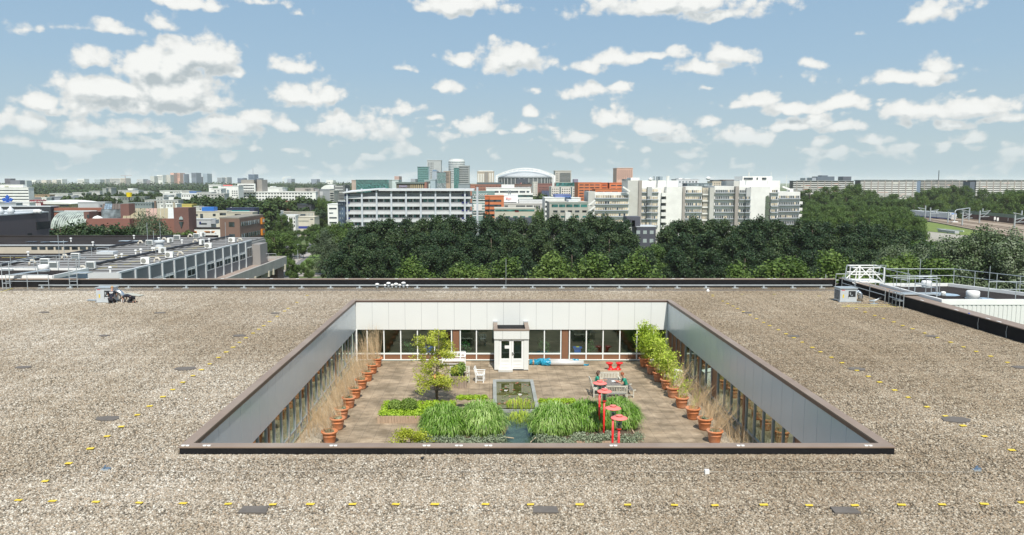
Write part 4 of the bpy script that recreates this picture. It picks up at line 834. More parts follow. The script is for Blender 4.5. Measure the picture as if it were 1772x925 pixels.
# ---- red lamps
for i, (px, py, Y, lb) in enumerate(((1038, 661, 34.9, 'red disc lamp post, the farthest, beside the seated dark-haired person'), (1046, 675, 33.8, 'red disc lamp post, second farthest, before the slatted bench back'), (1061, 704, 30.9, 'red disc lamp post, second nearest, in front of the grass mounds'), (1071.5, 721, 29.5, 'red disc lamp post, the nearest and lowest in the picture'))):
    x, y, z = AT(px, py, Y); t = thing('garden_lamp', lb, 'lamp', (x, Y, ZF), 'red disc lamps in the planting bed'); h = z - ZF
    o = link(bpy.data.objects.new('pole', MB().tube([(0, 0, 0), (0, 0, h - .52)], .045, 14).mesh('pole', M_red, True)), t)
    m = MB(); m.lathe([(.055, h - .54), (.10, h - .50), (.10, h - .46), (.06, h - .44), (0, h - .44)], n=16); link(bpy.data.objects.new('collar', m.mesh('collar', M_red, True)), t)
    m = MB(); m.lathe([(.055, h - .44), (.055, h - .22), (0, h - .22)], n=12); link(bpy.data.objects.new('bulb_holder', m.mesh('bulb_holder', M_black)), t)
    m = MB(); m.lathe([(.105, h - .45), (.125, h - .12)], n=20); link(bpy.data.objects.new('glass', m.mesh('glass', M_glass, True)), t)
    m = MB()
    for k in range(4): a = k * math.pi / 2 + .7; m.bar((.115 * math.cos(a), .115 * math.sin(a), h - .46), (.13 * math.cos(a), .13 * math.sin(a), h - .08), .012)
    link(bpy.data.objects.new('bracket', m.mesh('bracket', M_steel)), t)
    m = MB(); m.lathe([(0, h - .10), (.12, h - .10), (.325, h - .055), (.335, h - .045), (.325, h - .035), (.17, h + .012), (.135, h + .02), (0, h + .02)], n=40); link(bpy.data.objects.new('lamp_shade', m.mesh('lamp_shade', M_redtop, True)), t)
    m = MB(); m.lathe([(.10, h + .02), (.10, h + .05)], n=24); link(bpy.data.objects.new('vent_ring', m.mesh('vent_ring', M_dark)), t)
    m = MB(); m.lathe([(0, h + .05), (.13, h + .05), (.137, h + .06), (.13, h + .075), (0, h + .085)], n=24); link(bpy.data.objects.new('cap', m.mesh('cap', M_redtop, True)), t)
# ---- things seen behind the glass
def indoor_plant(px, Y, h, r, lb, seed):
    x = XX(px, Y, 600); t = thing('indoor_plant', lb, 'plant', (x, Y, ZF + .06)); m = MB(); m.lathe([(0, 0), (.16, 0), (.2, .34), (0, .34)], n=14); link(bpy.data.objects.new('planter', m.mesh('planter', M_white, True)), t)
    V, F, A = leaf_cloud(700, [(0, 0, .3 + h * .55), (.12, 0, .3 + h * .3), (-.12, .05, .3 + h * .75)], [(r, r, h * .45), (r * .8, r * .8, h * .3), (r * .7, r * .7, h * .3)], .06, .3, seed=seed); link(bpy.data.objects.new('foliage', np_mesh('foliage', V, F, L_indoor, A)), t)
indoor_plant(707, YW + .75, 1.0, .42, 'leafy plant behind the glass, fourth window from the left corner', 1); indoor_plant(805, YW + .75, 1.1, .34, 'leafy plant behind the glass right of the left brown pier', 2); indoor_plant(940, YW + .75, 1.05, .42, 'leafy plant behind the glass right of the door porch', 3); indoor_plant(1018, YW + .75, 1.1, .42, 'leafy plant behind the glass beside the blue bin, right part', 4)
for px, lb in ((741, 'blue crate with yellow lid behind the glass left of the maple'), (999, 'blue crate with yellow lid behind the glass above the white roll')):
    x = XX(px, YW + .5, 603); t = thing('blue_crate', lb, 'crate', (x, YW + .5, ZF + .05)); m = MB(); m.box(-.22, .22, -.15, .15, 0, .74); m.box(-.30, .30, -.2, .2, .74, .80); link(bpy.data.objects.new('crate', m.mesh('crate', mat('blue_crate_plastic', (.02, .12, .62), .4, 0))), t)
    m = MB(); m.box(-.08, .12, -.1, .1, .80, .84); link(bpy.data.objects.new('lid', m.mesh('lid', M_yellow)), t)
x, y, _ = Ff(1174, 672); x = CX1 - .75
t = thing('white_box', 'white slant-topped box among the dry weeds by the right windows', 'box', (x, y + .6, ZF)); m = MB(); m.extr_y([(-.25, 0), (.25, 0), (.25, .85), (-.25, .98)], -.25, .25); link(bpy.data.objects.new('cabinet', m.mesh('cabinet', M_white)), t); m = MB(); m.bar((-.29, 0, 1.0), (.29, 0, .865), .6, .03, up=(0, 0, 1)); link(bpy.data.objects.new('lid', m.mesh('lid', M_white)), t)
# ================================================================== PEOPLE
M_skin = mat('skin', (.52, .29, .20), .55, .05, 8); M_navy = mat('navy_cloth', (.012, .014, .028), .85, .2, 8); M_scrub = mat('green_scrubs', (.02, .26, .17), .8, .12, 6)
M_blonde = mat('blond_hair', (.38, .24, .11), .7, .2, 20); M_brownh = mat('brown_hair', (.09, .045, .025), .6, .2, 20); M_redh = mat('red_hair', (.28, .07, .02), .6, .2, 20)
M_work = mat('work_trousers', (.02, .02, .025), .9, .2, 8); M_shoe = mat('shoe', (.02, .02, .02), .6, 0); M_sole = mat('shoe_sole', (.10, .11, .10), .8, 0); M_trq = mat('grey_trousers', (.03, .05, .06), .85, .1, 6)
def skin_obj(name, J, E, rad, mt, parent, root=0, sub=1):
    me = bpy.data.meshes.new(name); me.from_pydata(J, E, []); o = bpy.data.objects.new(name, me); link(o)
    o.modifiers.new('s', 'SKIN'); sv = me.skin_vertices[0].data
    for i, r in enumerate(rad): sv[i].radius = (r, r) if isinstance(r, (int, float)) else r
    sv[root].use_root = True
    ss = o.modifiers.new('u', 'SUBSURF'); ss.levels = sub; ss.render_levels = sub
    dg = bpy.context.evaluated_depsgraph_get(); me2 = bpy.data.meshes.new_from_object(o.evaluated_get(dg)); me2.name = name
    bpy.data.objects.remove(o); me2.materials.clear(); me2.materials.append(mt)
    me2.polygons.foreach_set('use_smooth', [True] * len(me2.polygons)); me2.polygons.foreach_set('material_index', [0] * len(me2.polygons))
    n = bpy.data.objects.new(name, me2); link(n, parent); return n
def person(label, loc, rz, P, top, legs, hair, hairlen, group=None, sleeve=.6, printed=False, shoes=M_shoe):
    """P: dict of joints (x right, y forward, z up), pelvis-centred figure about 1.72 m tall"""
    t = thing('person', label, 'person', (0, 0, 0), group)
    J = []; E_ = []; Rr = []
    def j(p, r): J.append(tuple(p)); Rr.append(r); return len(J) - 1
    V = {k: Vector(v) for k, v in P.items()}
    pel = j(V['pelvis'], (.13, .10)); bel = j(V['pelvis'].lerp(V['chest'], .45), (.12, .095)); ch = j(V['chest'], (.145, .10)); nk0 = j(V['chest'].lerp(V['neck'], .65), (.10, .07)); nk = j(V['neck'], .052)
    hd = (V['head'] - V['neck']).normalized(); h1 = j(V['neck'] + hd * .06, .055); 
    E_ += [(pel, bel), (bel, ch), (ch, nk0), (nk0, nk), (nk, h1)]
    hb_ = j(V['head'] - hd * .02, .088); h2 = j(V['head'] + hd * .07, .085); E_ += [(h1, hb_), (hb_, h2)]
    for s in 'LR':
        sh = j(V['sh' + s], .058); el = j(V['el' + s], .038); wr = j(V['wr' + s], .026); E_ += [(nk0, sh), (sh, el), (el, wr)]
        hdv = (V['wr' + s] - V['el' + s]).normalized(); pm = j(V['wr' + s] + hdv * .05, (.036, .020)); E_.append((wr, pm))
        side_ = hdv.cross(Vector((0, 0, 1))); side_ = side_.normalized() if side_.length > .1 else Vector((1, 0, 0)); curl = hdv.cross(side_).normalized()
        if curl.z > 0: curl = -curl
        for fi, (off, ln) in enumerate(((-.028, .065), (-.010, .078), (.010, .072), (.028, .055))):
            a = j(V['wr' + s] + hdv * .085 + side_ * off, .010); b = j(V['wr' + s] + hdv * (.085 + ln * .55) + side_ * off * 1.1 + curl * .012, .009); c = j(V['wr' + s] + hdv * (.085 + ln * .85) + side_ * off * 1.1 + curl * .035, .008); E_ += [(pm, a), (a, b), (b, c)]
        a = j(V['wr' + s] + hdv * .04 + side_ * .045 + curl * .01, .011); b = j(V['wr' + s] + hdv * .075 + side_ * .06 + curl * .02, .009); E_ += [(pm, a), (a, b)]
        hp = j(V['hp' + s], .085); kn = j(V['kn' + s], .058); an = j(V['an' + s], .038); tt = j(V['to' + s], .032); E_ += [(pel, hp), (hp, kn), (kn, an), (an, tt)]
    body = skin_obj('body', J, E_, Rr, M_skin, t, 0, 1)
    J2 = [V['pelvis'] - (V['chest'] - V['pelvis']).normalized() * .05, V['pelvis'].lerp(V['chest'], .45), V['chest'], V['chest'].lerp(V['neck'], .7)]
    J2 = [tuple(v) for v in J2]; E2 = [(0, 1), (1, 2), (2, 3)]; R2 = [(.155, .12), (.14, .112), (.165, .12), (.115, .085)]
    for s in 'LR':
        k = len(J2); J2 += [tuple(V['sh' + s]), tuple(V['sh' + s].lerp(V['el' + s], sleeve))]; E2 += [(3, k), (k, k + 1)]; R2 += [.074, .062]
    sh_ = skin_obj('shirt', J2, E2, R2, top, t, 0, 1)
    J3 = [tuple(V['pelvis'])]; E3 = []; R3 = [(.15, .125)]
    for s in 'LR':
        k = len(J3); J3 += [tuple(V['hp' + s]), tuple(V['kn' + s]), tuple(V['kn' + s].lerp(V['an' + s], .92))]; E3 += [(0, k), (k, k + 1), (k + 1, k + 2)]; R3 += [.102, .076, .058]
    skin_obj('trousers', J3, E3, R3, legs, t, 0, 1)
    for s in 'LR':
        d = V['to' + s] - V['an' + s]; skin_obj('shoe', [tuple(V['an' + s]), tuple(V['an' + s].lerp(V['to' + s], .55)), tuple(V['to' + s] + d * .15)], [(0, 1), (1, 2)], [.052, .050, .044], shoes, t, 0, 1)
    c = V['head'] + hd * .045; fwd = Vector(P.get('face', (0, 1, 0))).normalized(); m = MB(); n1, n2_ = 14, 9; right = fwd.cross(hd).normalized(); vs = []; fs = []
    for a in range(n2_ + 1):
        ph = a / n2_ * math.pi * .62
        for b in range(n1):
            th = 2 * math.pi * b / n1; f = math.cos(th); rr_ = .108 + .006 * math.sin(5 * th + 3 * ph); q = ph * (1 if f < .25 else .62)
            vs.append(c + hd * (math.cos(q) * rr_) + (fwd * f * .98 + right * math.sin(th) * .90) * math.sin(q) * rr_ - fwd * .012)
    for a in range(n2_):
        for b in range(n1): fs.append((a * n1 + b, a * n1 + (b + 1) % n1, (a + 1) * n1 + (b + 1) % n1, (a + 1) * n1 + b))
    m.add(vs, fs)
    if hairlen:
        for k in range(-4, 5):
            a = math.pi + k * .36; s0 = c + (fwd * math.cos(a) + right * math.sin(a)) * .088; m.tube([s0 + hd * .03, s0 - hd * .08 + (fwd * math.cos(a) + right * math.sin(a)) * .02, s0 - Vector((0, 0, 1)) * hairlen], .034, 6, .02)
    o = link(bpy.data.objects.new('hair', m.mesh('hair', hair, True)), t)
    f0 = V['head'] + hd * .02
    m = MB(); m.add([f0 + fwd * .084 + hd * .035, f0 + fwd * .084 - hd * .01 + right * .014, f0 + fwd * .112 - hd * .012, f0 + fwd * .084 - hd * .01 - right * .014], [(0, 1, 2), (0, 2, 3), (1, 3, 2)])
    for sx in (-1, 1): e = f0 + right * sx * .088; m.tube([e - hd * .025, e + hd * .03], .012, 6)
    link(bpy.data.objects.new('nose_and_ears', m.mesh('nose_and_ears', M_skin, True)), t)
    m = MB()
    for sx in (-1, 1): e = f0 + fwd * .083 + right * sx * .032 + hd * .028; m.tube([e - right * .010, e + right * .010], .007, 6)
    link(bpy.data.objects.new('eyes', m.mesh('eyes', M_dark)), t)
    m = MB(); e = f0 + fwd * .084 - hd * .04; m.tube([e - right * .02, e + right * .02], .006, 6); link(bpy.data.objects.new('mouth', m.mesh('mouth', mat('lips', (.4, .1, .09), .5, 0))), t)
    if printed:
        bk = V['chest'].lerp(V['neck'], .35); d = (V['neck'] - V['chest']).normalized(); b_ = -Vector((0, 1, 0)); nrm = (b_ - d * b_.dot(d)).normalized(); w = Vector((1, 0, 0)); m = MB(); r = random.Random(4); q = bk + nrm * .128
        for k in range(7): a = -.12 + k * .036; m.add([q + w * a + d * .0, q + w * (a + .026) + d * .0, q + w * (a + .026) + d * (.05 + .01 * (k % 2)), q + w * a + d * (.05)], [(0, 1, 2, 3)])
        m.add([q + w * -.09 - d * .05, q + w * .09 - d * .05, q + w * .09 - d * .02, q + w * -.09 - d * .02], [(0, 1, 2, 3)]); link(bpy.data.objects.new('back_print', m.mesh('back_print', M_white)), t)
    t.location = loc; t.rotation_euler.z = rz; return t
def seated(lean=.12, headdown=.1, reach=.45, hz=.78, spread=.18):
    return dict(pelvis=(0, 0, .54), chest=(0, lean * .7, .83), neck=(0, lean, 1.04), head=(0, lean + headdown, 1.20), face=(0, 1, -headdown * 6),
        shL=(-.18, lean, .98), shR=(.18, lean, .98), elL=(-.24, lean + .14, .74), elR=(.24, lean + .14, .74), wrL=(-spread, lean + reach, hz), wrR=(spread, lean + reach, hz),
        hpL=(-.1, .04, .52), hpR=(.1, .04, .52), knL=(-.12, .46, .50), knR=(.12, .46, .50), anL=(-.12, .44, .08), anR=(.12, .46, .08), toL=(-.12, .60, .04), toR=(.12, .62, .04))
xl, yl, _ = AT(1042, 655, YT + .2)
person('dark-haired person in green scrubs sitting left of the grey table, facing right', (XT - .90, YT + .30, ZF), R(-100), seated(.10, .05, .40, .80), M_scrub, M_trq, M_brownh, .20)
person('red-haired person in green scrubs sitting right of the table, bent over a red cup', (XT + .80, YT - .12, ZF), R(88), seated(.16, .10, .40, .84, .10), M_scrub, M_trq, M_redh, 0)
m = MB(); m.lathe([(0, 0), (.07, 0), (.09, .07), (.085, .07), (.066, .01), (0, .01)], n=14); o = tag(link(bpy.data.objects.new('red_bowl', m.mesh('red_bowl', M_red, True))), 'red bowl held by the red-haired person at the table', 'bowl'); o.location = (XT + .28, YT + .0, ZF + .75)
m = MB(); m.add([(0, 0, 0), (.21, .03, 0), (.2, .3, .004), (-.01, .27, 0)], [(0, 1, 2, 3)]); o = tag(link(bpy.data.objects.new('paper', m.mesh('paper', M_white))), 'white sheet of paper on the grey table', 'paper'); o.location = (XT + .0, YT + .1, ZF + .750)
# ================================================================== THINGS ON THE ROOF
GZ = 8.05
rows = [('front row of marks along the near edge', 'horizontal yellow mark, %s from the left in the row nearest the viewer', 0, [(32, 867), (91, 868.5), (166, 870), (241, 871.5), (317, 872.5), (395, 873.5), (472, 874.5), (537, 874), (610, 874), (685, 874), (752.5, 874), (840, 874), (918, 874.5), (1003, 874.5), (1086, 875), (1167, 875.5), (1237, 876), (1321.5, 875), (1400, 876), (1479, 876), (1560, 875), (1630, 874.5), (1703, 873.5), (1768, 871)]),
 ('left slanting row of marks', 'yellow mark, %s from the front in the row left of the courtyard', 1, [(78, 834), (119, 803), (156.4, 777.4), (185.4, 756), (210, 739.3), (237.6, 719), (259, 703.6), (282, 687.5), (299, 675), (316.3, 662.3), (333.8, 651), (348.5, 640.6), (362.8, 630.5), (378, 619.3), (391.5, 609.8), (403.4, 601.4), (414.6, 593), (425.5, 585.3), (438, 577), (447.9, 570.3), (456.3, 564.3), (466.4, 557), (479.7, 547.9), (492.3, 538.8), (498.6, 534), (514, 523.7), (531.8, 511.5)]),
 ('right slanting row of marks', 'yellow mark, %s from the front in the row right beside the courtyard', 1, [(1750.6, 780), (1703.5, 756), (1666.3, 737.6), (1635.8, 721), (1603.8, 705), (1571.2, 688.5), (1548, 676), (1522, 662), (1502.4, 652), (1482.7, 641.8), (1457, 628.5), (1438.5, 619), (1419.6, 609.5), (1405.5, 601.8), (1388, 592.7), (1373.6, 585), (1360, 578.3), (1347, 571.3), (1331.8, 563.9), (1321.3, 558.3), (1309, 552), (1298, 545.6), (1286.2, 539.7), (1276.4, 534.4), (1268.3, 530), (1259, 525.6), (1250.7, 521.4), (1233.5, 512.6)]),
 ('outer right row of marks', 'yellow mark, %s from the front in the outer row towards the right parapet', 1, [(1743, 627.8), (1714, 617), (1689, 608.8), (1667, 601), (1645, 592.7), (1622, 584.6), (1600, 576.9), (1579, 569.5), (1562, 563.9), (1546.6, 557.6), (1528.4, 551.6), (1513.6, 546.3), (1497, 540.4), (1482, 535), (1467.7, 529.8)]),
 ('far row of marks by the walkway', 'faded yellow mark, %s from the left in the far row before the walkway strip', 0, [(1284, 509.5), (1340, 509.5), (1386, 509), (1417, 512.5), (1233, 510)])]
dm = {}
for k, mt in ((0, M_yellow), (1, M_yellowf)):
    m = MB(); m.add([(-.19, -.045, .0), (.17, -.05, .0), (.2, .045, .0), (-.17, .05, .0), (-.19, -.045, .012), (.17, -.05, .009), (.2, .045, .012), (-.17, .05, .010)], [(0, 3, 2, 1), (4, 5, 6, 7), (0, 1, 5, 4), (1, 2, 6, 5), (2, 3, 7, 6), (3, 0, 4, 7)]); dm[k] = m.mesh('yellow_mark', mt)
for g, lb, slant, pts in rows:
    for i, (px, py) in enumerate(pts):
        x, y, z = G(px, py, GZ - .02); o = link(bpy.data.objects.new('yellow_mark', dm[1 if 'faded' in lb else 0])); o.location = (x, y, ZG + .05); o.rotation_euler.z = (R(8) if slant else 0) + random.uniform(-.12, .12)
        s = random.uniform(.9, 1.12); o.scale = (s * (.5 if slant else .52), s * (1.35 if slant else .95), 1); tag(o, lb % nth(i), 'yellow mark', g)
for (a, b, lb) in (((1456, 527.5), (1556, 527), 'long thin yellow line on the gravel before the right roof unit'), ((1456, 530), (1558, 530.5), 'second thin yellow line in front of the right roof unit'), ((0, 505), (22, 498.5), 'short yellow line at the far left edge of the walkway strip')):
    p = Vector(G(*a, GZ - .03)); q = Vector(G(*b, GZ - .03)); tag(MB().bar(p, q, .07, .02).build('yellow_line', M_yellowf), lb, 'yellow line')
M_pad = mat('drain_pad', (.13, .115, .10), .9, .15, 3)
PADS = [(441, 883, .33, 'front left'), (945, 883, .30, 'front middle'), (1463, 884, .30, 'front right'), (40, 636, .30, 'far left edge'), (321, 638, .38, 'left of the courtyard'), (186, 725, .36, 'lower left'), (180, 581, .24, 'left, behind the fourth'), (415, 581, .3, 'beside the upper left coping'), (76, 540.5, .25, 'far left near the walkway'), (277, 541.5, .3, 'below the crouching workers'), (477, 542, .25, 'near the far left corner of the courtyard'),
        (1373, 582, .3, 'right of the courtyard, far half'), (1482, 639, .35, 'right of the courtyard, middle'), (1653.7, 726.5, .42, 'lower right beside the yellow marks'), (1612, 582, .28, 'near the right parapet'), (1292, 541, .24, 'beside the far right corner of the courtyard'), (1766, 636, .3, 'at the right edge of the picture')]
for i, (px, py, s, lb) in enumerate(PADS):
    x, y, z = G(px, py, GZ - .02); m = MB(); k = 7; n = [(x + s * (1.05 + random.uniform(-.15, .15)) * math.cos(2 * math.pi * j / k) * (1.15), y + s * (.8 + random.uniform(-.12, .12)) * math.sin(2 * math.pi * j / k)) for j in range(k)]
    if i < 3: n = [(x - s * 1.1, y - s * .55), (x + s, y - s * .6), (x + s * .9, y + s * .55), (x - s, y + s * .6)]
    m.prism(n, ZG - .02, ZG + .06); tag(m.build('drain_cover', M_pad), 'flat grey drain cover on the gravel, ' + lb, 'drain cover', 'flat grey drain covers')
p, q = Vector(G(190, 814.5, GZ - .08)), Vector(G(1686, 816, GZ - .08)); t = thing('lightning_wire', 'thin pale lightning wire running across the gravel in front of the courtyard', 'wire')
pts = [p.lerp(q, u / 30) + Vector((0, random.uniform(-.015, .015), random.uniform(-.012, .012))) for u in range(31)]; MB().tube(pts, .005, 5).build('wire', mat('dull_wire', (.42, .39, .34), .9, .1), t)
for (px, py, lb) in ((182, 814, 'left'), (1690, 815, 'right')):
    x, y, z = G(px, py, GZ); a = thing('wire_anchor', 'small blue-grey metal anchor at the %s end of the lightning wire' % lb, 'anchor', (x, y, ZG)); m = MB(); m.box(-.10, .10, -.06, .06, 0, .05); link(bpy.data.objects.new('foot', m.mesh('foot', M_galv)), a)
    m = MB(); m.bar((-.05, 0, .05), (.02, 0, .16), .05, .03).bar((0, 0, .08), (.14, .04, .06), .04, .04); link(bpy.data.objects.new('clamp', m.mesh('clamp', mat('anchor_blue', (.12, .18, .26), .4, .1))), a)
x, y, z = G(1223, 820, GZ); o = tag(MB().box(x - .06, x + .06, y - .05, y + .05, ZG, ZG + .13).build('white_block', M_white), 'small white block standing alone on the gravel below the courtyard', 'block')
x, y, z = G(1225, 505, GZ); tag(MB().lathe([(.1, 0), (.12, .1), (.05, .22), (0, .24)], (x, y, ZG), 10).build('white_vent', M_white), 'small white roof vent on the walkway behind the courtyard', 'vent')
p = Vector((XX(738, CY0 - WT, 778), CY0 - WT - .01, ZC - .05)); t = thing('cable_drop', 'short dark cable hanging over the near black curb into the gravel', 'cable'); MB().tube([p, p + Vector((-.03, -.02, -.2)), Vector(G(731, 793, GZ - .05))], .014, 6).build('cable', M_dark, t); x, y, z = G(731, 794, GZ); MB().lathe([(.05, 0), (.05, .05), (0, .07)], (x, y, ZG), 8).build('weight', M_dark, t)
x, y, z = G(319, 786, GZ); 
for i, (px, py, hh, r_) in enumerate(((653, 499, .30, .16), (666.5, 499, .22, .11), (672.5, 498.5, .36, .17), (679, 499, .24, .12), (685.5, 499, .32, .18), (692, 499, .24, .12), (698.5, 499, .40, .17), (705, 499, .20, .11))):
    x, y, z = G(px, py, GZ); t = thing('exhaust_cap', 'small grey capped exhaust pipe, %s from the left in the cluster before the back parapet' % nth(i), 'exhaust', (x, y - .05, ZG), 'cluster of exhaust caps'); m = MB(); m.lathe([(r_ * .55, 0), (r_ * .55, hh)], n=12); link(bpy.data.objects.new('pipe', m.mesh('pipe', M_galv, True)), t)
    m = MB(); m.lathe([(0, hh), (r_, hh), (r_, hh + .06), (r_ * .4, hh + .12), (0, hh + .12)], n=14); link(bpy.data.objects.new('cap', m.mesh('cap', M_white, True)), t)
x, y, z = G(875.5, 497, GZ); tag(MB().tube([(x, y, ZG), (x, y, ZG + 2.2)], .016, 6).build('lightning_rod', M_galv), 'thin vertical lightning rod before the middle of the back parapet', 'lightning rod')
# ---- roof units
def unit(label, x, y, w, h, d):
    t = thing('ventilation_unit', label, 'ventilation unit', (x, y, ZG)); A = lambda n, m, mt, sm=False, par=t: link(bpy.data.objects.new(n, m.mesh(n, mt, sm)), par)
    mg = mat('unit_grey', (.50, .53, .54), .4, .05, 3); m = MB(); m.box(-w / 2, w / 2, -d / 2, d / 2, .08, h); cas = A('casing', m, mg)
    m = MB(); m.box(-w / 2 - .04, w / 2 + .04, -d / 2 - .05, d / 2 + .04, h + .002, h + .06); A('lid', m, M_galv)
    m = MB(); m.box(-w / 2 - .08, w / 2 + .3, -d / 2 - .04, -d / 2 + .04, 0, .078); m.box(-w / 2 - .08, w / 2 + .3, d / 2 - .08, d / 2, 0, .078); A('base_rail', m, M_galv)
    m = MB(); m.box(-w * .35, -w * .28 + .02, -d / 2 - .006, -d / 2 + .002, h * .35, h * .6); A('yellow_sticker', m, M_yellow)
    m = MB()
    for k in range(4): m.box(-w * .42 + k * .055, -w * .42 + .04 + k * .055, -d / 2 - .006, -d / 2 + .002, h - .11, h - .06)
    A('red_lettering', m, mat('sign_red', (.7, .03, .03), .5, 0)); m = MB(); m.box(0, w * .42, -d / 2 - .008, -d / 2 + .002, h * .42, h * .85); cp = A('control_opening', m, M_dark)
    m = MB(); m.box(.06, .14, -d / 2 - .04, -d / 2 - .009, h * .6, h * .75); m.box(.2, .27, -d / 2 - .03, -d / 2 - .009, h * .48, h * .58); m.tube([(.1, -d / 2 - .02, h * .6), (.16, -d / 2 - .06, h * .5), (.23, -d / 2 - .03, h * .52)], .015, 6); A('controls', m, M_galv, par=cp)
    m = MB()
    for k in range(8): m.box(-w / 2 - .012, -w / 2 - .002, -d / 2 + .08, d / 2 - .08, .2 + k * (h - .3) / 8, .2 + (k + .55) * (h - .3) / 8)
    A('louvre', m, M_dark); m = MB(); m.box(-.02, .0, -d / 2 - .007, -d / 2 + .002, h * .3, h * .5); A('handle', m, M_dark)
    r = .17; pts = [(w / 2 - .05, 0, h * .70)] + [(w / 2 + .12 + math.sin(a) * .34, 0, h * .70 - .34 + math.cos(a) * .34) for a in [k * math.pi / 2 / 7 for k in range(8)]] + [(w / 2 + .46, 0, .03)]
    m = MB(); m.tube(pts, r, 16); 
    for k in range(2, len(pts) - 1): m.tube([Vector(pts[k]) - Vector((.01, 0, .005)), Vector(pts[k]) + Vector((.01, 0, -.01))], r + .012, 16)
    A('duct', m, M_steel, True); return t
x, y, z = G(182, 524, GZ); unit('grey ventilation unit with silver bent duct, the two workers beside it', x - .05, y + .45, 1.10, .98, .8)
x, y, z = G(1471, 523, GZ); un = unit('grey ventilation unit with silver bent duct near the right parapet', x - .15, y + .4, 1.12, .92, .9)
x, y, z = G(1512, 526, GZ); t = thing('pipe_trap', 'small grey pipe stub with dark nozzle at the foot of the right duct', 'pipe', (x, y, ZG)); m = MB(); m.box(-.25, .25, -.15, .15, 0, .05); m.tube([(0, 0, 0), (0, 0, .25)], .07, 8); link(bpy.data.objects.new('stub', m.mesh('stub', M_galv)), t); m = MB(); m.tube([(-.3, 0, .22), (.15, 0, .27), (.35, 0, .38)], .055, 8); link(bpy.data.objects.new('nozzle', m.mesh('nozzle', M_galv, True)), t); m = MB(); m.tube([(.35, 0, .36), (.45, 0, .44)], .08, 8); link(bpy.data.objects.new('rubber_end', m.mesh('rubber_end', M_dark)), t)
x, y, z = G(228, 512.5, GZ); m = MB(); m.bar((x - .5, y + .25, ZG + .16), (x + .75, y - .1, ZG + .07), .55, .04); tag(m.build('loose_panel', mat('panel_beige', (.42, .42, .36), .6, .08)), 'flat grey casing panel lying on the gravel right of the workers', 'panel')
x, y, z = G(160, 521, GZ); m = MB(); m.bar((x - .32, y, ZG + .1), (x + .3, y + .05, ZG + .07), .4, .03); tag(m.build('loose_panel', M_galv), 'small pale panel lying on the gravel left of the workers\' unit', 'panel')
kneel = dict(pelvis=(0, .02, .30), chest=(0, .16, .62), neck=(0, .24, .84), head=(0, .30, 1.0), face=(0, 1, -.5), shL=(-.20, .22, .78), shR=(.20, .22, .78), elL=(-.29, .30, .52), elR=(.28, .32, .52), wrL=(-.18, .50, .46), wrR=(.16, .52, .42),
    hpL=(-.11, .04, .28), hpR=(.11, .04, .28), knL=(-.16, .38, .09), knR=(.16, .38, .09), anL=(-.13, -.02, .09), anR=(.13, -.02, .09), toL=(-.13, -.13, .05), toR=(.13, -.13, .05))
bend = dict(pelvis=(0, 0, .36), chest=(0, .34, .52), neck=(0, .54, .44), head=(0, .68, .38), face=(0, .6, -1), shL=(-.19, .50, .46), shR=(.19, .50, .46), elL=(-.24, .54, .22), elR=(.24, .54, .22), wrL=(-.1, .62, .07), wrR=(.12, .62, .06),
    hpL=(-.11, 0, .33), hpR=(.11, 0, .33), knL=(-.17, .26, .08), knR=(.17, .26, .08), anL=(-.14, -.16, .08), anR=(.14, -.16, .08), toL=(-.14, -.28, .05), toR=(.14, -.28, .05))
x, y, z = G(192, 525.5, GZ)
person('kneeling worker in navy shirt with white back print, facing the grey unit', (x, y + .05, ZG), R(8), kneel, M_navy, M_work, M_blonde, 0, 'workers on the roof', .55, True, M_sole)
x, y, z = G(228, 523, GZ)
person('blond worker in navy crouched forward over the silver duct foot', (x + .12, y - .15, ZG), R(86), bend, M_navy, M_work, M_blonde, 0, 'workers on the roof', .55)
x, y, z = G(213, 523, GZ); o = tag(MB().lathe([(0, 0), (.09, 0), (.10, .22), (0, .24)], (x, y - .05, ZG), 12).build('white_bucket', M_white), 'small white bucket between the duct and the crouching worker', 'bucket')
# ---- railings, gantry, penthouse on the right
def railing(label, pts, h=1.1, posts=None, rails=(1.0, .55), r=.024, closed=False, step=1.5, z0=None, group=None):
    t = thing('railing', label, 'railing', (0, 0, 0), group); P = [Vector(p) for p in pts]
    for k in rails: MB().tube([p + Vector((0, 0, h * k)) for p in P], r, 6).build('rail', M_galv, t)
    for a, b in zip(P, P[1:]):
        n = max(1, int(round((b - a).length / step)))
        for i in range(n + (1 if (b - P[-1]).length < .01 else 0)): p = a.lerp(b, i / n); MB().tube([p, p + Vector((0, 0, h))], r, 6).build('post', M_galv, t)
    return t
hx0, hx1, hy0, hy1 = 27.55, 32.4, 46.1, 53.5; hz = CAMZ - 7.15
ph = thing('penthouse', 'flat-roofed penthouse with white corrugated front beyond the right parapet', 'building')
m = MB()
n = 46
for i in range(n): a = hx0 + (40 - hx0) * i / n; m.box(a, a + (40 - hx0) / n * .62, hy0, hy0 + .05, 10, hz - .34)
m.box(hx0, 40, hy0 + .03, hy0 + .08, 10, hz - .34); m.build('corrugated_front', M_panel, ph)
MB().box(hx0, hx1, hy0 + .085, hy1, 10, hz - .35).build('wall', M_panel, ph)
m = MB(); m.box(hx0 - .03, hx1 + 8, hy0 - .03, hy0 + .14, hz - .33, hz); m.box(hx0 - .03, hx0 + .16, hy0 + .14, hy1, hz - .33, hz); m.box(hx0 - .03, hx1 + .1, hy1, hy1 + .16, hz - .33, hz)
m.build('roof_rim', M_white, ph); m = MB(); m.bar((hx1, hy1, hz - .16), (hx1 + 3.5, hy0 + .1, hz - .16), .2, .34); m.build('roof_rim', M_white, ph)
m = MB(); m.prism([(hx0 + .16, hy0 + .14), (hx1 + 3.4, hy0 + .14), (hx1 - .05, hy1), (hx0 + .16, hy1)], hz - .34, hz - .2); m.build('roof', M_roofdk, ph)
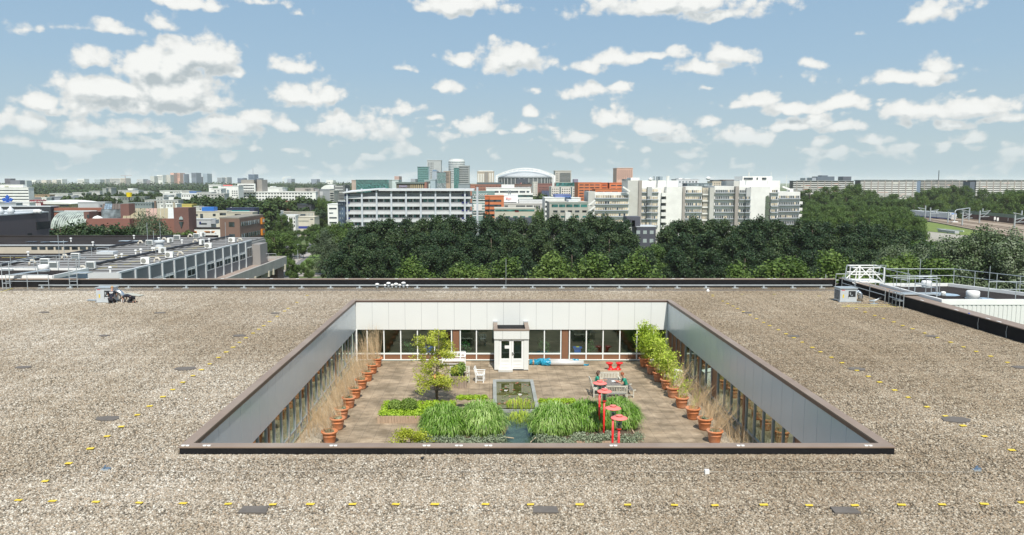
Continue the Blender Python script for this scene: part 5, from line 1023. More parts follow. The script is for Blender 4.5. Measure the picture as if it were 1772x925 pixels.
M_puddle = opaque_glass('puddle', (.22, .29, .36), .1)
for (a, b) in (((1565, 508.5), (1580, 512)), ((1600, 505), (1668, 512)), ((1690, 514), (1740, 521))):
    p = G(*a, 7.33); q = G(*b, 7.33); m = MB(); c = ((p[0] + q[0]) / 2, (p[1] + q[1]) / 2); rx = abs(q[0] - p[0]) / 2 + .1; ry = abs(q[1] - p[1]) / 2 + .08
    m.prism([(c[0] + rx * math.cos(k * .628) * random.uniform(.8, 1.1), c[1] + ry * math.sin(k * .628) * random.uniform(.8, 1.1)) for k in range(10)], hz - .199, hz - .194); m.build('puddle', M_puddle, ph)
def ventcap(px, py, drop, r, h, label):
    x, y, z = G(px, py, drop); t = thing('roof_fan', label, 'roof fan', (x, y, z)); m = MB(); m.lathe([(r * 1.15, 0), (r * 1.15, .06), (0, .06)], n=8); link(bpy.data.objects.new('base', m.mesh('base', M_galv)), t)
    m = MB(); m.lathe([(r * .8, .06), (r, .14), (r, h), (r * .85, h + .05), (0, h + .08)], n=22); link(bpy.data.objects.new('hood', m.mesh('hood', M_white, True)), t)
ventcap(1603, 497, 7.33, .33, .42, 'round white roof fan at the back of the penthouse roof'); ventcap(1683, 516.5, 7.33, .38, .46, 'round white roof fan at the middle of the penthouse roof'); ventcap(1632, 511, 7.33, .15, .2, 'small low pipe cap between the two round fans')
railing('galvanised railing round the penthouse roof right of the gantry', [(hx0 + 3.0, hy0 + .3, hz), (hx1 + 3.2, hy0 + .3, hz), (hx1 + .2, hy1 - .15, hz), (hx0 + .2, hy1 - .15, hz), (hx0 + .25, hy1 - 3.2, hz)], 1.05)
railing('galvanised railing on the near left side of the penthouse roof', [(hx0 + .2, hy0 + .9, hz), (hx0 + .2, hy0 + 3.4, hz), (hx0 + 1.6, hy0 + 3.4, hz)], 1.0)
railing('low galvanised railing before the right parapet, next to the gantry', [(RX1 - .35, 56.6, ZG), (RX1 - .35, 50.3, ZG)], .95, step=2.1)
railing('short galvanised hand rail at the steps over the right parapet', [(RX1 - .35, 49.8, ZG), (RX1 - .35, 48.0, ZG)], .95, step=.9)
t = thing('step_bridge', 'grey stepping plank with hand rails over the right parapet', 'steps')
MB().box(RX1 - .3, RX1 + 2.2, 48.6, 49.4, zr + .12, zr + .17).build('plank', M_galv, t)
for yy in (48.55, 49.45):
    MB().tube([(RX1 - .3, yy, ZG), (RX1 - .3, yy, zr + 1.15), (RX1 + 2.2, yy, zr + 1.2), (RX1 + 2.2, yy, zr + .1)], .024, 6).build('hand_rail', M_galv, t); MB().tube([(RX1 - .3, yy, zr + .65), (RX1 + 2.2, yy, zr + .7)], .02, 6).build('hand_rail', M_galv, t)
MB().box(RX1 - .32, RX1 - .05, 48.6, 49.4, ZG + .38, ZG + .42).build('step', M_galv, t)
t = thing('roof_gantry', 'white steel truss gantry standing over the back right roof corner', 'gantry')
ya, yb_ = 55.3, 56.9; gx0, gx1 = XX(1472, 56, 480), XX(1521, 56, 480); g0 = ZZ(486, 56); g1 = ZZ(472.5, 56); g2 = ZZ(461, 56)
for (y_, ex) in ((ya, -.3), (yb_, .2)):
    m = MB()
    for zz_ in (g1, g2): m.bar((gx0 + ex * .6, y_, zz_), (gx1 + ex, y_, zz_), .07)
    m.bar((gx0, y_, g0), (gx0 + .1, y_, g2), .06).bar((gx1, y_, g0), (gx1, y_, g2), .07).bar((gx0, y_, g0), (gx1, y_, g0), .07)
    m.bar((gx0, y_, g0), ((gx0 + gx1) / 2, y_, g2 - .05), .06).bar((gx1, y_, g0), ((gx0 + gx1) / 2, y_, g2 - .05), .06); m.bar(((gx0 + gx1) / 2, y_, g0), ((gx0 + gx1) / 2, y_, g2), .05); m.bar((gx0 + .35, y_, g0), (gx0 + .35, y_, g2), .04)
    m.build('truss', M_white, t)
for (a, b) in ((gx0, g0), (gx1, g0), (gx0 + .1, g2), (gx1, g2), (gx1, g1)): MB().bar((a, ya, b), (a, yb_, b), .06).build('cross_bar', M_white, t)
MB().box(gx0, gx1, ya + .05, yb_ - .05, g0 + .04, g0 + .07).build('platform', M_white, t)
for a in (gx0, gx0 + .85, gx1 - .6): MB().bar((a, ya, ZG), (a, ya, g0), .07).build('leg', M_galv, t)
m = MB(); m.bar((gx0 + .1, ya - .05, g0), (gx0 + 1.5, ya - 1.1, ZG), .07).bar((gx0 - .2, ya - .02, g0), (gx0 + 1.1, ya - 1.1, ZG), .05); m.build('brace', M_white, t)
m = MB(); m.tube([(gx0 - .35, ya, g1), (gx0 - .35, ya, g2), (gx0, ya, g2)], .03, 6).tube([(gx0 - .35, ya, g1), (gx0, ya, g1)], .03, 6); m.tube([(gx1 + .3, yb_, g0), (gx1 + .55, yb_, g2), (gx1 - .3, yb_, g2)], .025, 6).tube([(gx1 + .75, yb_, g0), (gx1 + .95, yb_, g2), (gx1 + .5, yb_, g2)], .025, 6); m.build('guard', M_galv, t)
railing('thin galvanised hand rail behind the end of the back parapet', [(XX(1446, 57.8, 490), 57.8, ZG), (XX(1470, 57.8, 490), 57.8, ZG)], 1.05, step=3)
for (px, py, h, lb) in ((1428, 493, 1.0, 'short rail post before the end of the back parapet'),): 
    x, y, z = G(px, py + 3, GZ); t = thing('rail_post', lb, 'post', (x, y, ZG)); m = MB(); m.tube([(0, 0, 0), (0, 0, h)], .025, 6); link(bpy.data.objects.new('post', m.mesh('post', M_galv)), t)
for (px, D, y0, y1, lb) in ((1590, 54.5, 500, 448, 'thin lightning rod behind the penthouse fans'), (1710, 51, 512, 460, 'tall thin lightning rod right of the penthouse')):
    a = AT(px, y0, D); b = AT(px, y1, D); tag(MB().tube([a, (a[0], D, b[2])], .02, 6).build('lightning_rod', M_galv), lb, 'lightning rod')
# ---- left penthouse and railings
lx1, ly0, ly1 = -33.9, 58.5, 63.8; lz = CAMZ - 7.2
lp = thing('penthouse', 'black-roofed penthouse with white rim behind the left end of the parapet', 'building')
MB().box(-50, lx1 - .1, ly0, ly1, 10, lz - .35).build('wall', M_panel, lp)
m = MB(); m.box(-50, lx1, ly0 - .03, ly0 + .13, lz - .3, lz); m.box(-50, lx1, ly1 - .13, ly1 + .03, lz - .3, lz); m.box(lx1 - .13, lx1 + .03, ly0 + .13, ly1 - .13, lz - .3, lz); m.build('roof_rim', M_white, lp)
MB().box(-50, lx1 - .13, ly0 + .13, ly1 - .13, lz - .34, lz - .2).build('roof', M_roofdk, lp)
m = MB(); n = 26
for i in range(n): a = ly0 + (ly1 - ly0) * i / n; m.box(lx1 - .1, lx1 - .05, a, a + (ly1 - ly0) / n * .6, 20, lz - .3)
m.build('corrugated_side', mat('corrugated_shaded', (.42, .47, .55), .4, .05), lp)  # bluish-white sheet; the less-lit side's shade is put into its colour
railing('galvanised railing on the left penthouse, front row', [(-44, ly0 + .3, lz), (-35.2, ly0 + .3, lz)], 1.05, step=2.1)
railing('galvanised railing on the left penthouse, back row', [(-44, ly1 - .4, lz), (-34.4, ly1 - .4, lz)], 1.05, step=2.1)
railing('low galvanised rail before the parapet at the far left', [(-36.5, 56.9, ZG), (-33.3, 56.9, ZG)], 1.1, step=1.6)
t = thing('access_ladder', 'galvanised ladder with hand rails over the parapet left of the workers', 'ladder')
xa, xb = XX(121, 57.6, 480), XX(134.5, 57.6, 480)
for x_ in (xa, xb): MB().tube([(x_, 57.5, ZG), (x_, 57.5, ZG + 2.15), (x_, 58.0, ZG + 2.25), (x_, 58.9, ZG + 2.2), (x_, 58.9, ZG + 1.3)], .03, 6).build('stile', M_galv, t)
for k in range(5): MB().tube([(xa, 57.5, ZG + .25 + k * .28), (xb, 57.5, ZG + .25 + k * .28)], .02, 6).build('rung', M_galv, t)
MB().box(xa, xb + .5, 57.9, 58.9, ZG + 1.05, ZG + 1.1).build('landing', M_galv, t)
t = thing('access_steps', 'pair of galvanised step rails over the parapet at the far left', 'steps')
xa, xb = XX(8, 57.6, 480), XX(21, 57.6, 480)
for x_ in (xa, xb): MB().tube([(x_, 57.3, ZG), (x_ - .15, 57.5, ZG + 1.9), (x_ + 1.1, 60.5, ZG + 2.2)], .03, 6).build('hand_rail', M_galv, t)
MB().bar(((xa + xb) / 2, 57.8, ZG + .95), ((xa + xb) / 2 + 1.2, 60.8, ZG + 1.05), .55, .05).build('plank', M_galv, t); MB().box(xa, xb, 57.3, 57.5, ZG + .38, ZG + .42).build('step', M_galv, t)
MB().box(xa, xb, 57.3, 57.5, ZG + .02, ZG + .05).build('step', M_galv, t)
ventcap(76, 469, 7.4, .42, .5, 'round beige roof fan on the left penthouse roof')
x, y, z = G(13, 467.5, 7.4); tag(MB().box(x - .4, x + .5, y - .25, y + .25, z, z + .12).build('roof_hatch', M_galv), 'low pale roof hatch on the left penthouse', 'hatch')
# ================================================================== NEIGHBOUR BUILDING (left): ribbed roof and grey metal facade
NZ = CAMZ - 9.5
nb = thing('neighbour_building', 'grey metal-clad building with ribbed roof left behind the parapet', 'building')
nx = -38.75; ny0, ny1 = 79.0, 123.2
MB().box(-55, nx - .06, ny0, 131, 0, NZ - .3).build('wall', wallmat((.30, .30, .28)), nb)
MB().box(-55.2, nx - .3, ny0 - .1, 131, NZ - .295, NZ - .02).build('roof', M_roofrib, nb)
m = MB()
for i in range(17): y = ny0 + 2 + i * 2.9; m.box(-55, nx - .35, y, y + .45, NZ - .019, NZ + .04)
m.build('roof_rib', mat('roof_rib', (.05, .048, .046), .9, .1, 1), nb)
M_clad = mat('grey_cladding', (.17, .185, .20), .5, .05, 1, metal=.2, stretch=(1, 1, 14)); M_trim = mat('pale_trim', (.52, .55, .56), .5, .05, 1)
nbay = 13; L_ = (ny1 - ny0) / nbay
for i in range(nbay):
    a = ny0 + i * L_; b = a + L_
    MB().box(nx - .05, nx, a + .12, b - .12, NZ - 9, NZ - .03).build('cladding_panel', M_clad, nb)
    MB().box(nx - .02, nx + .16, a - .12, a + .12, NZ - 9, NZ - .03).build('pilaster', M_trim, nb)
    tr = MB(); tr.box(nx + .005, nx + .06, a + .13, b - .13, NZ - 1.6, NZ - 1.46); tr.build('trim', M_trim, nb)
    h0, h1 = (NZ - 2.6, NZ - 1.63) if i < nbay - 1 else (NZ - 2.5, NZ - .9)
    if i in (3, 5, 7, 8, 9, 10, 11, 12, 2):
        w = MB(); w.box(nx + .005, nx + .10, a + .35, b - .35, h0, h1); f = w.build('window_frame', M_frame, nb); MB().box(nx + .10, nx + .115, a + .5, (a + b) / 2 - .06, h0 + .12, h1 - .12).build('pane', G_dark, f); MB().box(nx + .10, nx + .115, (a + b) / 2 + .06, b - .5, h0 + .12, h1 - .12).build('pane', G_dark, f)
MB().box(nx - .3, nx + .02, ny0 - .1, ny1, NZ - .028, NZ + .14).build('roof_rim', M_trim, nb)
MB().box(-47, nx - .0, ny0 - .2, ny0 - .11, NZ - 3, NZ + .1).build('front_band', mat('corrugated_pale', (.55, .56, .55), .5, .04, 1, stretch=(1, 1, 12)), nb)
MB().box(nx - 1.5, nx + 1.3, ny1 + .01, ny1 + 4.0, 0, NZ - .6).build('stair_block', wallmat((.27, .255, .24)), nb)
for x_, lb in ((-44.6, 0), (-54.4, 1)): MB().tube([(x_, ny0, NZ + .28), (x_, 131, NZ + .28)], .16, 8).build('roof_pipe', M_black, nb)
lo = thing('flat_roof_wing', 'low wing with dark membrane roof and cream clerestory wall at the left', 'building')
Z2 = CAMZ - 10.7
MB().box(-120, -55.3, 66, 114, 0, Z2).build('lower_roof', M_roofdk, lo); MB().box(-120, -55.3, 114.02, 131, 0, NZ + .0).build('upper_roof', M_roofdk, lo)
MB().box(-75.5, -55.3, 113.9, 114.0, Z2, NZ - .1).build('clerestory_wall', mat('cream_wall', (.50, .45, .36), .85, .08, .5), lo)
MB().box(-76, -55.3, 113.75, 114.1, NZ - .02, NZ + .12).build('roof_edge', M_trim, lo)
for i in range(10):
    x_ = XX(59 + 14 * i, 113.8, 430) 
    if x_ > -56: break
    MB().box(x_ - .45, x_ + .45, 113.85, 113.895, ZZ(431.5, 113.8), ZZ(427, 113.8)).build('window', G_dark, lo)
MB().box(-120, -48, 132, 134, 0, NZ + .15).build('far_roof', M_roofdk, lo)
MB().box(-120, -55.4, 94.8, 95.1, Z2, Z2 + .25).build('roof_edge', M_trim, lo)
for a, b, yy in ((44, 60, 419.5), (70, 96, 419.8), (98, 112, 419.8), (205, 222, 418), (228, 270, 418)):
    p, q = G(a, yy, 9.5), G(b, yy, 9.5); MB().box(p[0], q[0], p[1], p[1] + 1.1, NZ + .1, NZ + .14).build('wet_patch', M_puddle, lo)
M_ymark = M_yellowf
for i, (px, py, dr) in enumerate(((13, 445.5, 10.7), (36, 445.5, 10.7), (66, 445.5, 10.7), (89, 445.5, 10.7), (184, 463.5, 9.5), (209, 458, 9.5), (232, 452.5, 9.5), (274, 443, 9.5), (311, 434.5, 9.5), (327, 430.5, 9.5), (344, 427, 9.5), (188, 447, 9.5), (209, 442.5, 9.5), (251, 434, 9.5), (286, 426, 9.5))):
    x, y, z = G(px, py, dr); o = tag(MB().bar((x - .8, y - (0 if dr > 10 else .9), z + .03), (x + .8, y + (0 if dr > 10 else .9), z + .03), .12, .02).build('roof_dash', M_ymark), 'yellow dash on the %s, %s from its left' % (('dark membrane roof', nth(i)) if i < 4 else ('ribbed roof', nth(i - 4))), 'yellow mark', 'yellow dashes on the neighbour roof')
M_ac = mat('ac_white', (.80, .80, .76), .45, .03, 3); M_acg = mat('ac_grille', (.25, .25, .22), .6, .1, 8); M_coil = mat('ac_coil', (.14, .16, .16), .5, .1, 12)
def ac(px, py, drop, rot, label, i):
    x, y, z = G(px, py, drop); t = thing('air_conditioner', label, 'air conditioner', (x, y, z), 'air conditioning units on the neighbour roof'); k = y / 92
    A = lambda n, m, mt, par=t: link(bpy.data.objects.new(n, m.mesh(n, mt)), par)
    m = MB(); m.box(-.52, .52, -.2, .2, .12, .92); b = A('casing', m, M_ac); bv = b.modifiers.new('b', 'BEVEL'); bv.width = .03; bv.segments = 2
    m = MB(); m.box(-.45, -.35, -.25, .25, 0, .115); m.box(.35, .45, -.25, .25, 0, .115); A('foot', m, M_dark)
    m = MB(); m.lathe([(0, 0), (.30, 0), (.30, .02), (.28, .03), (.1, .035), (0, .035)], n=18); f = A('fan_grille', m, M_acg); f.rotation_euler.x = R(90); f.location = (-.15, -.20, .52)
    m = MB(); m.box(-.46, .46, .201, .215, .2, .84); A('coil', m, M_coil); m = MB(); m.box(.521, .53, -.12, .1, .25, .6); A('valve_cover', m, M_acg)
    t.rotation_euler.z = rot; t.scale = (.95, .95, .95)
ACS = [(252, 458, 0), (293.5, 447, 0), (281, 439, 65), (259, 425, 180), (294.5, 420.5, 75), (306.5, 415.5, 180), (340.3, 412.6, 180), (351, 410, 70), (349.6, 424, 80), (361, 430.5, 0), (401.6, 420, 0), (131.4, 449.8, 180), (157.5, 466, 180), (94.5, 466.5, 180), (78.5, 460, 180)]
for i, (px, py, rt) in enumerate(ACS):
    lb = {0: 'white air conditioner with round fan, nearest the front of the grey facade roof', 1: 'white air conditioner with round fan, second along the grey facade edge', 9: 'white air conditioner with round fan, third along the grey facade edge', 10: 'white air conditioner with round fan, farthest along the grey facade edge', 2: 'slim side-on air conditioner beside the tall vent stack', 3: 'air conditioner showing its dark coil, left of the vent stack', 4: 'side-on air conditioner behind the vent stack', 5: 'air conditioner showing its coil, first beyond the vent stack', 6: 'air conditioner showing its coil, at the far end of the ribbed roof', 7: 'side-on air conditioner, the farthest on the ribbed roof', 8: 'side-on air conditioner with striped end in the middle of the ribbed roof', 11: 'air conditioner showing its coil, above the access ladder', 12: 'air conditioner showing its coil, right of the access ladder', 13: 'air conditioner showing its coil, left of the ladder, the lower one', 14: 'air conditioner showing its coil, left of the ladder, the upper one'}[i]
    ac(px, py, 9.5, R(rt), lb, i)
for i, (px, py) in enumerate(sorted(((272, 455), (312, 444), (272, 436), (243, 423.5), (284, 418), (338, 421), (112, 449), (56, 459), (415, 419), (329, 411.5), (143, 470)), key=lambda q: -q[1])):
    x, y, z = G(px, py, 9.5); m = MB(); m.tube([(x - .35, y, z), (x - .33, y, z + .35), (x - .15, y, z + .6), (x + .15, y, z + .6), (x + .33, y, z + .38), (x + .34, y, z + .2)], .14, 8); tag(m.build('gooseneck_vent', mat('beige_vent', (.48, .45, .38), .6, .1, 5), smooth=True), 'beige gooseneck vent on the neighbour roof, %s from the front' % nth(i), 'vent', 'gooseneck vents on the neighbour roof')
for i, (px, py) in enumerate(sorted(((211, 447), (235, 440), (201, 449.5), (244, 438), (315, 421), (264, 436), (267.5, 436), (275, 417), (362, 419.5), (365, 404.5), (373, 407), (49, 443), (123, 418), (161, 425), (232, 413), (191, 471)), key=lambda q: -q[1])):
    x, y, z = G(px, py, 9.5); t = thing('pipe_vent', 'small white capped pipe vent on the neighbour roof, %s from the front' % nth(i), 'vent', (x, y, z), 'small pipe vents on the neighbour roof'); m = MB(); m.lathe([(.1, 0), (.1, .5), (0, .5)], n=8); link(bpy.data.objects.new('pipe', m.mesh('pipe', M_white)), t); m = MB(); m.lathe([(0, .5), (.2, .5), (.16, .64), (0, .66)], n=10); link(bpy.data.objects.new('cap', m.mesh('cap', M_white)), t)
x, y, z = G(276.5, 431, 9.5); t = thing('vent_stack', 'wide pale vent stack with round lid in the middle of the ribbed roof', 'vent stack', (x, y, z)); m = MB(); m.lathe([(.62, 0), (.5, .9), (.5, 1.0), (0, 1.0)], n=14); link(bpy.data.objects.new('stack', m.mesh('stack', M_trim)), t); m = MB(); m.lathe([(0, 1.0), (.72, 1.0), (.72, 1.2), (.6, 1.28), (0, 1.3)], n=18); link(bpy.data.objects.new('lid', m.mesh('lid', M_trim)), t)
x, y, z = G(186, 439, 9.5); tag(MB().box(x - 1.1, x + 1.1, y - .7, y + .7, z, z + .35).build('skylight', M_trim), 'low pale skylight box beside the left roof pipe', 'skylight')
for i, (px, py, yt) in enumerate(sorted(((103, 452, 406), (112, 452, 415), (256.5, 436, 385), (267, 434, 399), (270.5, 449, 428), (278, 417, 384), (351.5, 421, 407), (391, 421, 384), (159, 445, 427)))):
    x, y, z = G(px, py, 9.5); top = ZZ(yt, y); tag(MB().tube([(x, y, z), (x, y, top)], .03, 5).build('lightning_mast', M_galv), 'thin lightning mast on the neighbour roof, %s from the left' % nth(i), 'mast', 'lightning masts on the neighbour roof')
railing('small pale guard rail on the clerestory roof', [(XX(168, 100, 435), 100, NZ), (XX(188, 100, 435), 100, NZ)], .9, step=2)
pb = thing('dark_clad_block', 'large dark mauve metal-clad block at the far left edge', 'building'); pz = CAMZ - 6.0
M_mauve = mat('mauve_cladding', (.115, .095, .105), .55, .06, .6, stretch=(1, 8, 1))
MB().box(-125, -87, 100, 150, 21.2, pz).build('wall', M_mauve, pb); MB().box(-125, -88.2, 100, 149, 0, 21.19).build('recess', M_dark, pb)
MB().box(-125, -86.9, 99.9, 150.1, pz + .002, pz + .2).build('roof_edge', M_trim, pb)
def onface(px, py): # point on the face x=-87
    d = ray(px, py); t = -87 / d[0]; return d[1] * t, CAMZ + d[2] * t
y0, z0 = onface(63, 397); y1, z1 = onface(86, 382); MB().box(-87.0, -86.9, y0, y1, z0, z1).build('louvre_opening', M_dark, pb)
y0, z0 = onface(48, 407.5); y1, z1 = onface(54.5, 402.5); MB().box(-87.0, -86.9, y0, y1, z0, z1).build('window', M_dark, pb)
for (px, py, lb) in ((1, 372, 'left'), (19, 371, 'right')):
    x, y, z = G(px, py, 6.0); t = thing('roof_cowl', 'grey onion-shaped cowl on the mauve block, the %s one' % lb, 'cowl', (x, y, z)); m = MB(); m.lathe([(.5, 0), (.5, .35), (.72, .5), (.6, .9), (.25, 1.25), (.12, 1.6), (0, 1.65)], n=12); link(bpy.data.objects.new('cowl', m.mesh('cowl', M_trim, True)), t)
for (px, lb) in ((62, 'left'), (68.5, 'right')):
    x, y, z = G(px, 369, 6.0); t = thing('roof_tank', 'short white cylinder on the mauve block, %s of a pair' % lb, 'tank', (x, y, z)); m = MB(); m.lathe([(.42, 0), (.42, .62), (.35, .7), (0, .72)], n=14); link(bpy.data.objects.new('drum', m.mesh('drum', M_white, True)), t)
tag(MB().tube([(-100, 140, pz + .5), (-88, 149, pz + .5)], .2, 6).build('roof_pipe', M_trim), 'pale horizontal pipe along the roof of the mauve block', 'pipe')
tr = thing('concrete_terrace', 'low concrete-edged terrace with brown brick block behind the parapet', 'terrace')
tz = CAMZ - 17.0 if False else CAMZ - 13.2
def GP(px, py): p = G(px, py, 13.2); return (p[0], p[1])
a, b, c = GP(494, 446), GP(436, 445), GP(398, 482)
poly = [c, a, (a[0] - .4, a[1] + 1.0), (b[0] - 4, a[1] + 1.0), (b[0] - 8, c[1])]
m = MB(); m.prism(poly, tz - .9, tz - .25); m.build('floor', mat('terrace_gravel', (.30, .24, .20), .9, .2, 2), tr)
m = MB(); A_ = Vector((*c, tz - .45)); B_ = Vector((*a, tz - .45)); m.bar(A_ + (A_ - B_) * .6, B_, .35, 1.5); m.bar(B_ + Vector((.1, .2, 0)), Vector((b[0] - 3, a[1] + .9, tz - .45)), .35, 1.5); m.build('parapet', mat('concrete_wall', (.36, .34, .31), .85, .12, .5), tr)
for px, py in ((491, 454), (475.5, 465.5), (470, 469), (450.5, 476)):
    d = ray(px, py); p = B_.lerp(A_, {491: .03, 475.5: .28, 470: .37, 450.5: .62}[px]); MB().box(p.x - .35, p.x + .35, p.y - .6, p.y - .1, tz - 1.9, tz - 1.0).build('beam_end', mat('cream_concrete', (.5, .46, .36), .8, .1), tr)
MB().box(a[0] - 5.5, a[0] - .3, a[1] - 4, a[1] - .3, 0, tz - 1.25).build('brick_base', wallmat((.17, .115, .10)), tr)
q = GP(447, 452); railing('pale railing on the concrete terrace', [(q[0] - 2, q[1], tz - .3), (q[0] + 3.0, q[1], tz - .3)], 1.6, step=1.2)
MB().box(*sorted((GP(440, 437)[0], GP(461, 437)[0])), 126, 127, 10, ZZ(432, 126)).build('back_wall', mat('concrete_wall', (.36, .34, .31)), tr)
# ================================================================== THE TOWN
def ground_mat():
    m = bpy.data.materials.new('town_ground'); m.use_nodes = True; nt = m.node_tree; N = nt.nodes.new; L = nt.links.new; b = nt.nodes['Principled BSDF']; b.inputs['Roughness'].default_value = .95
    geo = N('ShaderNodeNewGeometry'); n = N('ShaderNodeTexNoise'); n.inputs['Scale'].default_value = .02; n.inputs['Detail'].default_value = 8; L(geo.outputs['Position'], n.inputs['Vector'])
    cr = N('ShaderNodeValToRGB'); L(n.outputs[0], cr.inputs[0]); e = cr.color_ramp.elements; e[0].position = .35; e[0].color = (.06, .10, .025, 1); e[1].position = .7; e[1].color = (.14, .16, .06, 1); L(cr.outputs[0], b.inputs['Base Color']); return m
m = MB(); m.add([(-15000, -290, 0), (15000, -290, 0), (15000, 15000, 0), (-15000, 15000, 0)], [(0, 1, 2, 3)]); tag(m.build('ground', ground_mat()), kind='structure')
_ub = {}
def ubox(mt):
    if mt.name not in _ub: _ub[mt.name] = MB().box(-.5, .5, -.5, .5, -.5, .5).mesh('box_' + mt.name, mt)
    return _ub[mt.name]
def ub(name, x0, x1, y0, y1, z0, z1, mt, parent):
    o = bpy.data.objects.new(name, ubox(mt)); C.objects.link(o); o.parent = parent; o.location = ((x0 + x1) / 2, (y0 + y1) / 2, (z0 + z1) / 2); o.scale = (abs(x1 - x0), abs(y1 - y0), abs(z1 - z0)); return o
def block(name, label, D, x0, x1, yt, col, depth=25, wins=(), cat='building', group=None, roofm=None, base=0, extra=()):
    depth = min(depth, max(5, 9 * D / max(60, abs(850 - (x1 if x1 < 850 else x0)))))
    t = thing(name, label, cat, (0, 0, 0), group); X0, X1 = XX(x0, D), XX(x1, D); Z1 = ZZ(yt, D); mt = col if not isinstance(col, tuple) else wallmat(col)
    ub('wall', X0, X1, D, D + depth, base, Z1, mt, t)
    if roofm is not False:
        k = max(.15, D / 2500); ub('roof', X0 - k, X1 + k, D - k, D + depth + k, Z1 + .01, Z1 + max(.25, D / 1400), roofm or mt, t)
    for w in wins:
        kd, ya, yb = w[0], w[1], w[2]; za, zb = ZZ(yb, D), ZZ(ya, D); xa, xb = XX(w[3], D), XX(w[4], D); e = max(.06, D / 4000)
        if kd == 'band': ub(w[6] if len(w) > 6 else 'window_band', xa, xb, D - e, D - .01, za, zb, w[5], t)
        elif kd == 'row':
            n, fr, mm = w[5], w[6], w[7]; st = (xb - xa) / n
            for i in range(n): ub('window', xa + st * (i + .5 - fr / 2), xa + st * (i + .5 + fr / 2), D - e, D - .01, za, zb, mm, t)
        elif kd == 'vol': ub(w[6] if len(w) > 6 else 'rooftop_room', xa, xb, D + 1.5 * e, D + depth * .7, za, zb, w[5], t)
        elif kd == 'proj': ub(w[6], xa, xb, D - w[7], D - .01, za, zb, w[5], t)
    return t
WH = (.74, .75, .71); LG = (.48, .49, .46); CR = (.56, .53, .43); BR = (.24, .105, .07); OR = (.56, .185, .075); DK = (.06, .065, .07); PK = (.58, .36, .28); WHM = wallmat(WH)
def sign(text, px, py, D, h, mt, label, rz=0, th=.08):
    cu_ = bpy.data.curves.new('sign_lettering', 'FONT'); cu_.body = text; cu_.size = h; cu_.extrude = th; cu_.materials.append(mt); o = bpy.data.objects.new('sign_lettering', cu_); C.objects.link(o)
    me = bpy.data.meshes.new_from_object(o); bpy.data.objects.remove(o); o = link(bpy.data.objects.new('sign_lettering', me)); o.location = AT(px, py, D); o.rotation_euler = (math.pi / 2, 0, rz); return tag(o, label, 'sign')
# ---- big banded office straight ahead
D = 345.; of = thing('banded_office', 'long grey and white banded office block with columns behind the dark trees', 'building')
xa, xb = XX(598, D), XX(812, D); zt = ZZ(333.5, D); Mgreyw = wallmat((.36, .37, .37)); Mlite = wallmat((.60, .62, .63)); Mblue = mat('navy_panel', (.01, .015, .12), .5, 0)
ub('wall', xa, xb, D, D + 18, 0, zt, Mgreyw, of)
cols = [602 + 25.35 * i for i in range(9)]
for k in range(7):
    yt = 339.4 + 13.4 * k; za, zb = ZZ(yt + 4.1, D), ZZ(yt, D); ub('white_band', xa - .5, xb + .8, D - 1.2, D - .01, za, zb, Mlite, of)
    ub('side_band', xb, xb + 1.2, D, D + 18, za, zb, Mlite, of)
    wy0, wy1 = yt + 4.1, yt + 9.4
    for j in range(9):
        a = cols[j] - (2 if j == 0 else 0); b = cols[j] + 25.35 if j < 8 else 812
        X0, X1 = XX(a, D) + .25, XX(b, D) - .25; m = MB(); z0, z1 = ZZ(wy1, D), ZZ(wy0, D); nseg = 8 if j < 8 else 3; random.seed(k * 20 + j)
        for q in range(nseg):
            c0 = X0 + (X1 - X0) * q / nseg; c1 = X0 + (X1 - X0) * (q + 1) / nseg; m.cur = random.choice([0, 0, 1, 2, 0, 1]) if q % 4 != 3 else 3; m.box(c0 + .06, c1 - .06, D - .14, D - .02, z0, z1)
        m.build('window', [G_dark, G_green, G_grey, wallmat((.42, .44, .45))], of)
    for px0, px1 in ((597, 606), (799, 809)):
        ub('navy_panel', XX(px0, D), XX(px1, D), D - 1.5, D - 1.22, ZZ(yt - 1.0, D), ZZ(yt - 4, D), Mblue, of)
for i, c in enumerate(cols): x = XX(c, D); ub('column', x - .35, x + .35, D - 2.1, D - 1.5, 0, zt + 2.0, wallmat((.50, .54, .58)), of)
for yy in (0, 9, 18): ub('column', xb + 3.2, xb + 3.8, D + yy - .5, D + yy, 0, zt + 2.5, wallmat((.50, .54, .58)), of)
for (a, b, y0, y1) in ((636, 690, 332, 335), (654, 690, 333, 336), (700, 812, 333, 334.5)): ub('rooftop_screen', XX(a, D), XX(b, D), D + 1, D + 12, ZZ(y1, D) - 1, ZZ(y0, D), Mlite, of)
m = MB(); A1 = AT(593, 332, D - 3); A2 = AT(655, 326.3, D - 3); A3 = AT(820, 326.5, D - 3)
m.add([A1, A2, (A2[0], D + 20, A2[2] + .3), (A1[0], D + 20, A1[2] + .6)] + [(p[0], p[1], p[2] - .5) for p in (A1, A2, (A2[0], D + 20, A2[2] + .3), (A1[0], D + 20, A1[2] + .6))], [(0, 1, 2, 3), (7, 6, 5, 4), (0, 4, 5, 1), (1, 5, 6, 2), (2, 6, 7, 3), (3, 7, 4, 0)])
m.box(A2[0] + .02, A3[0], D - 3, D + 20, A3[2] - .9, A3[2]); m.build('canopy_roof', Mlite, of)
for px in range(690, 812, 12): x = XX(px, D); ub('roof_strut', x - .12, x + .12, D + .5, D + .8, zt, A3[2] - .9, Mlite, of)
ub('rooftop_room', XX(640, D), XX(812, D), D + 4, D + 16, zt, zt + 1.6, Mgreyw, of)
block('white_stair_block', 'narrow white block with three slit windows left of the banded office', 340, 566.5, 584, 353.6, WH, 16, [('band', 359.2, 361.6, 569, 582, G_dark), ('band', 367.1, 369.4, 569, 576, G_grey), ('band', 375.2, 377.6, 569, 582, G_dark), ('band', 383.5, 386, 569, 582, G_dark)])
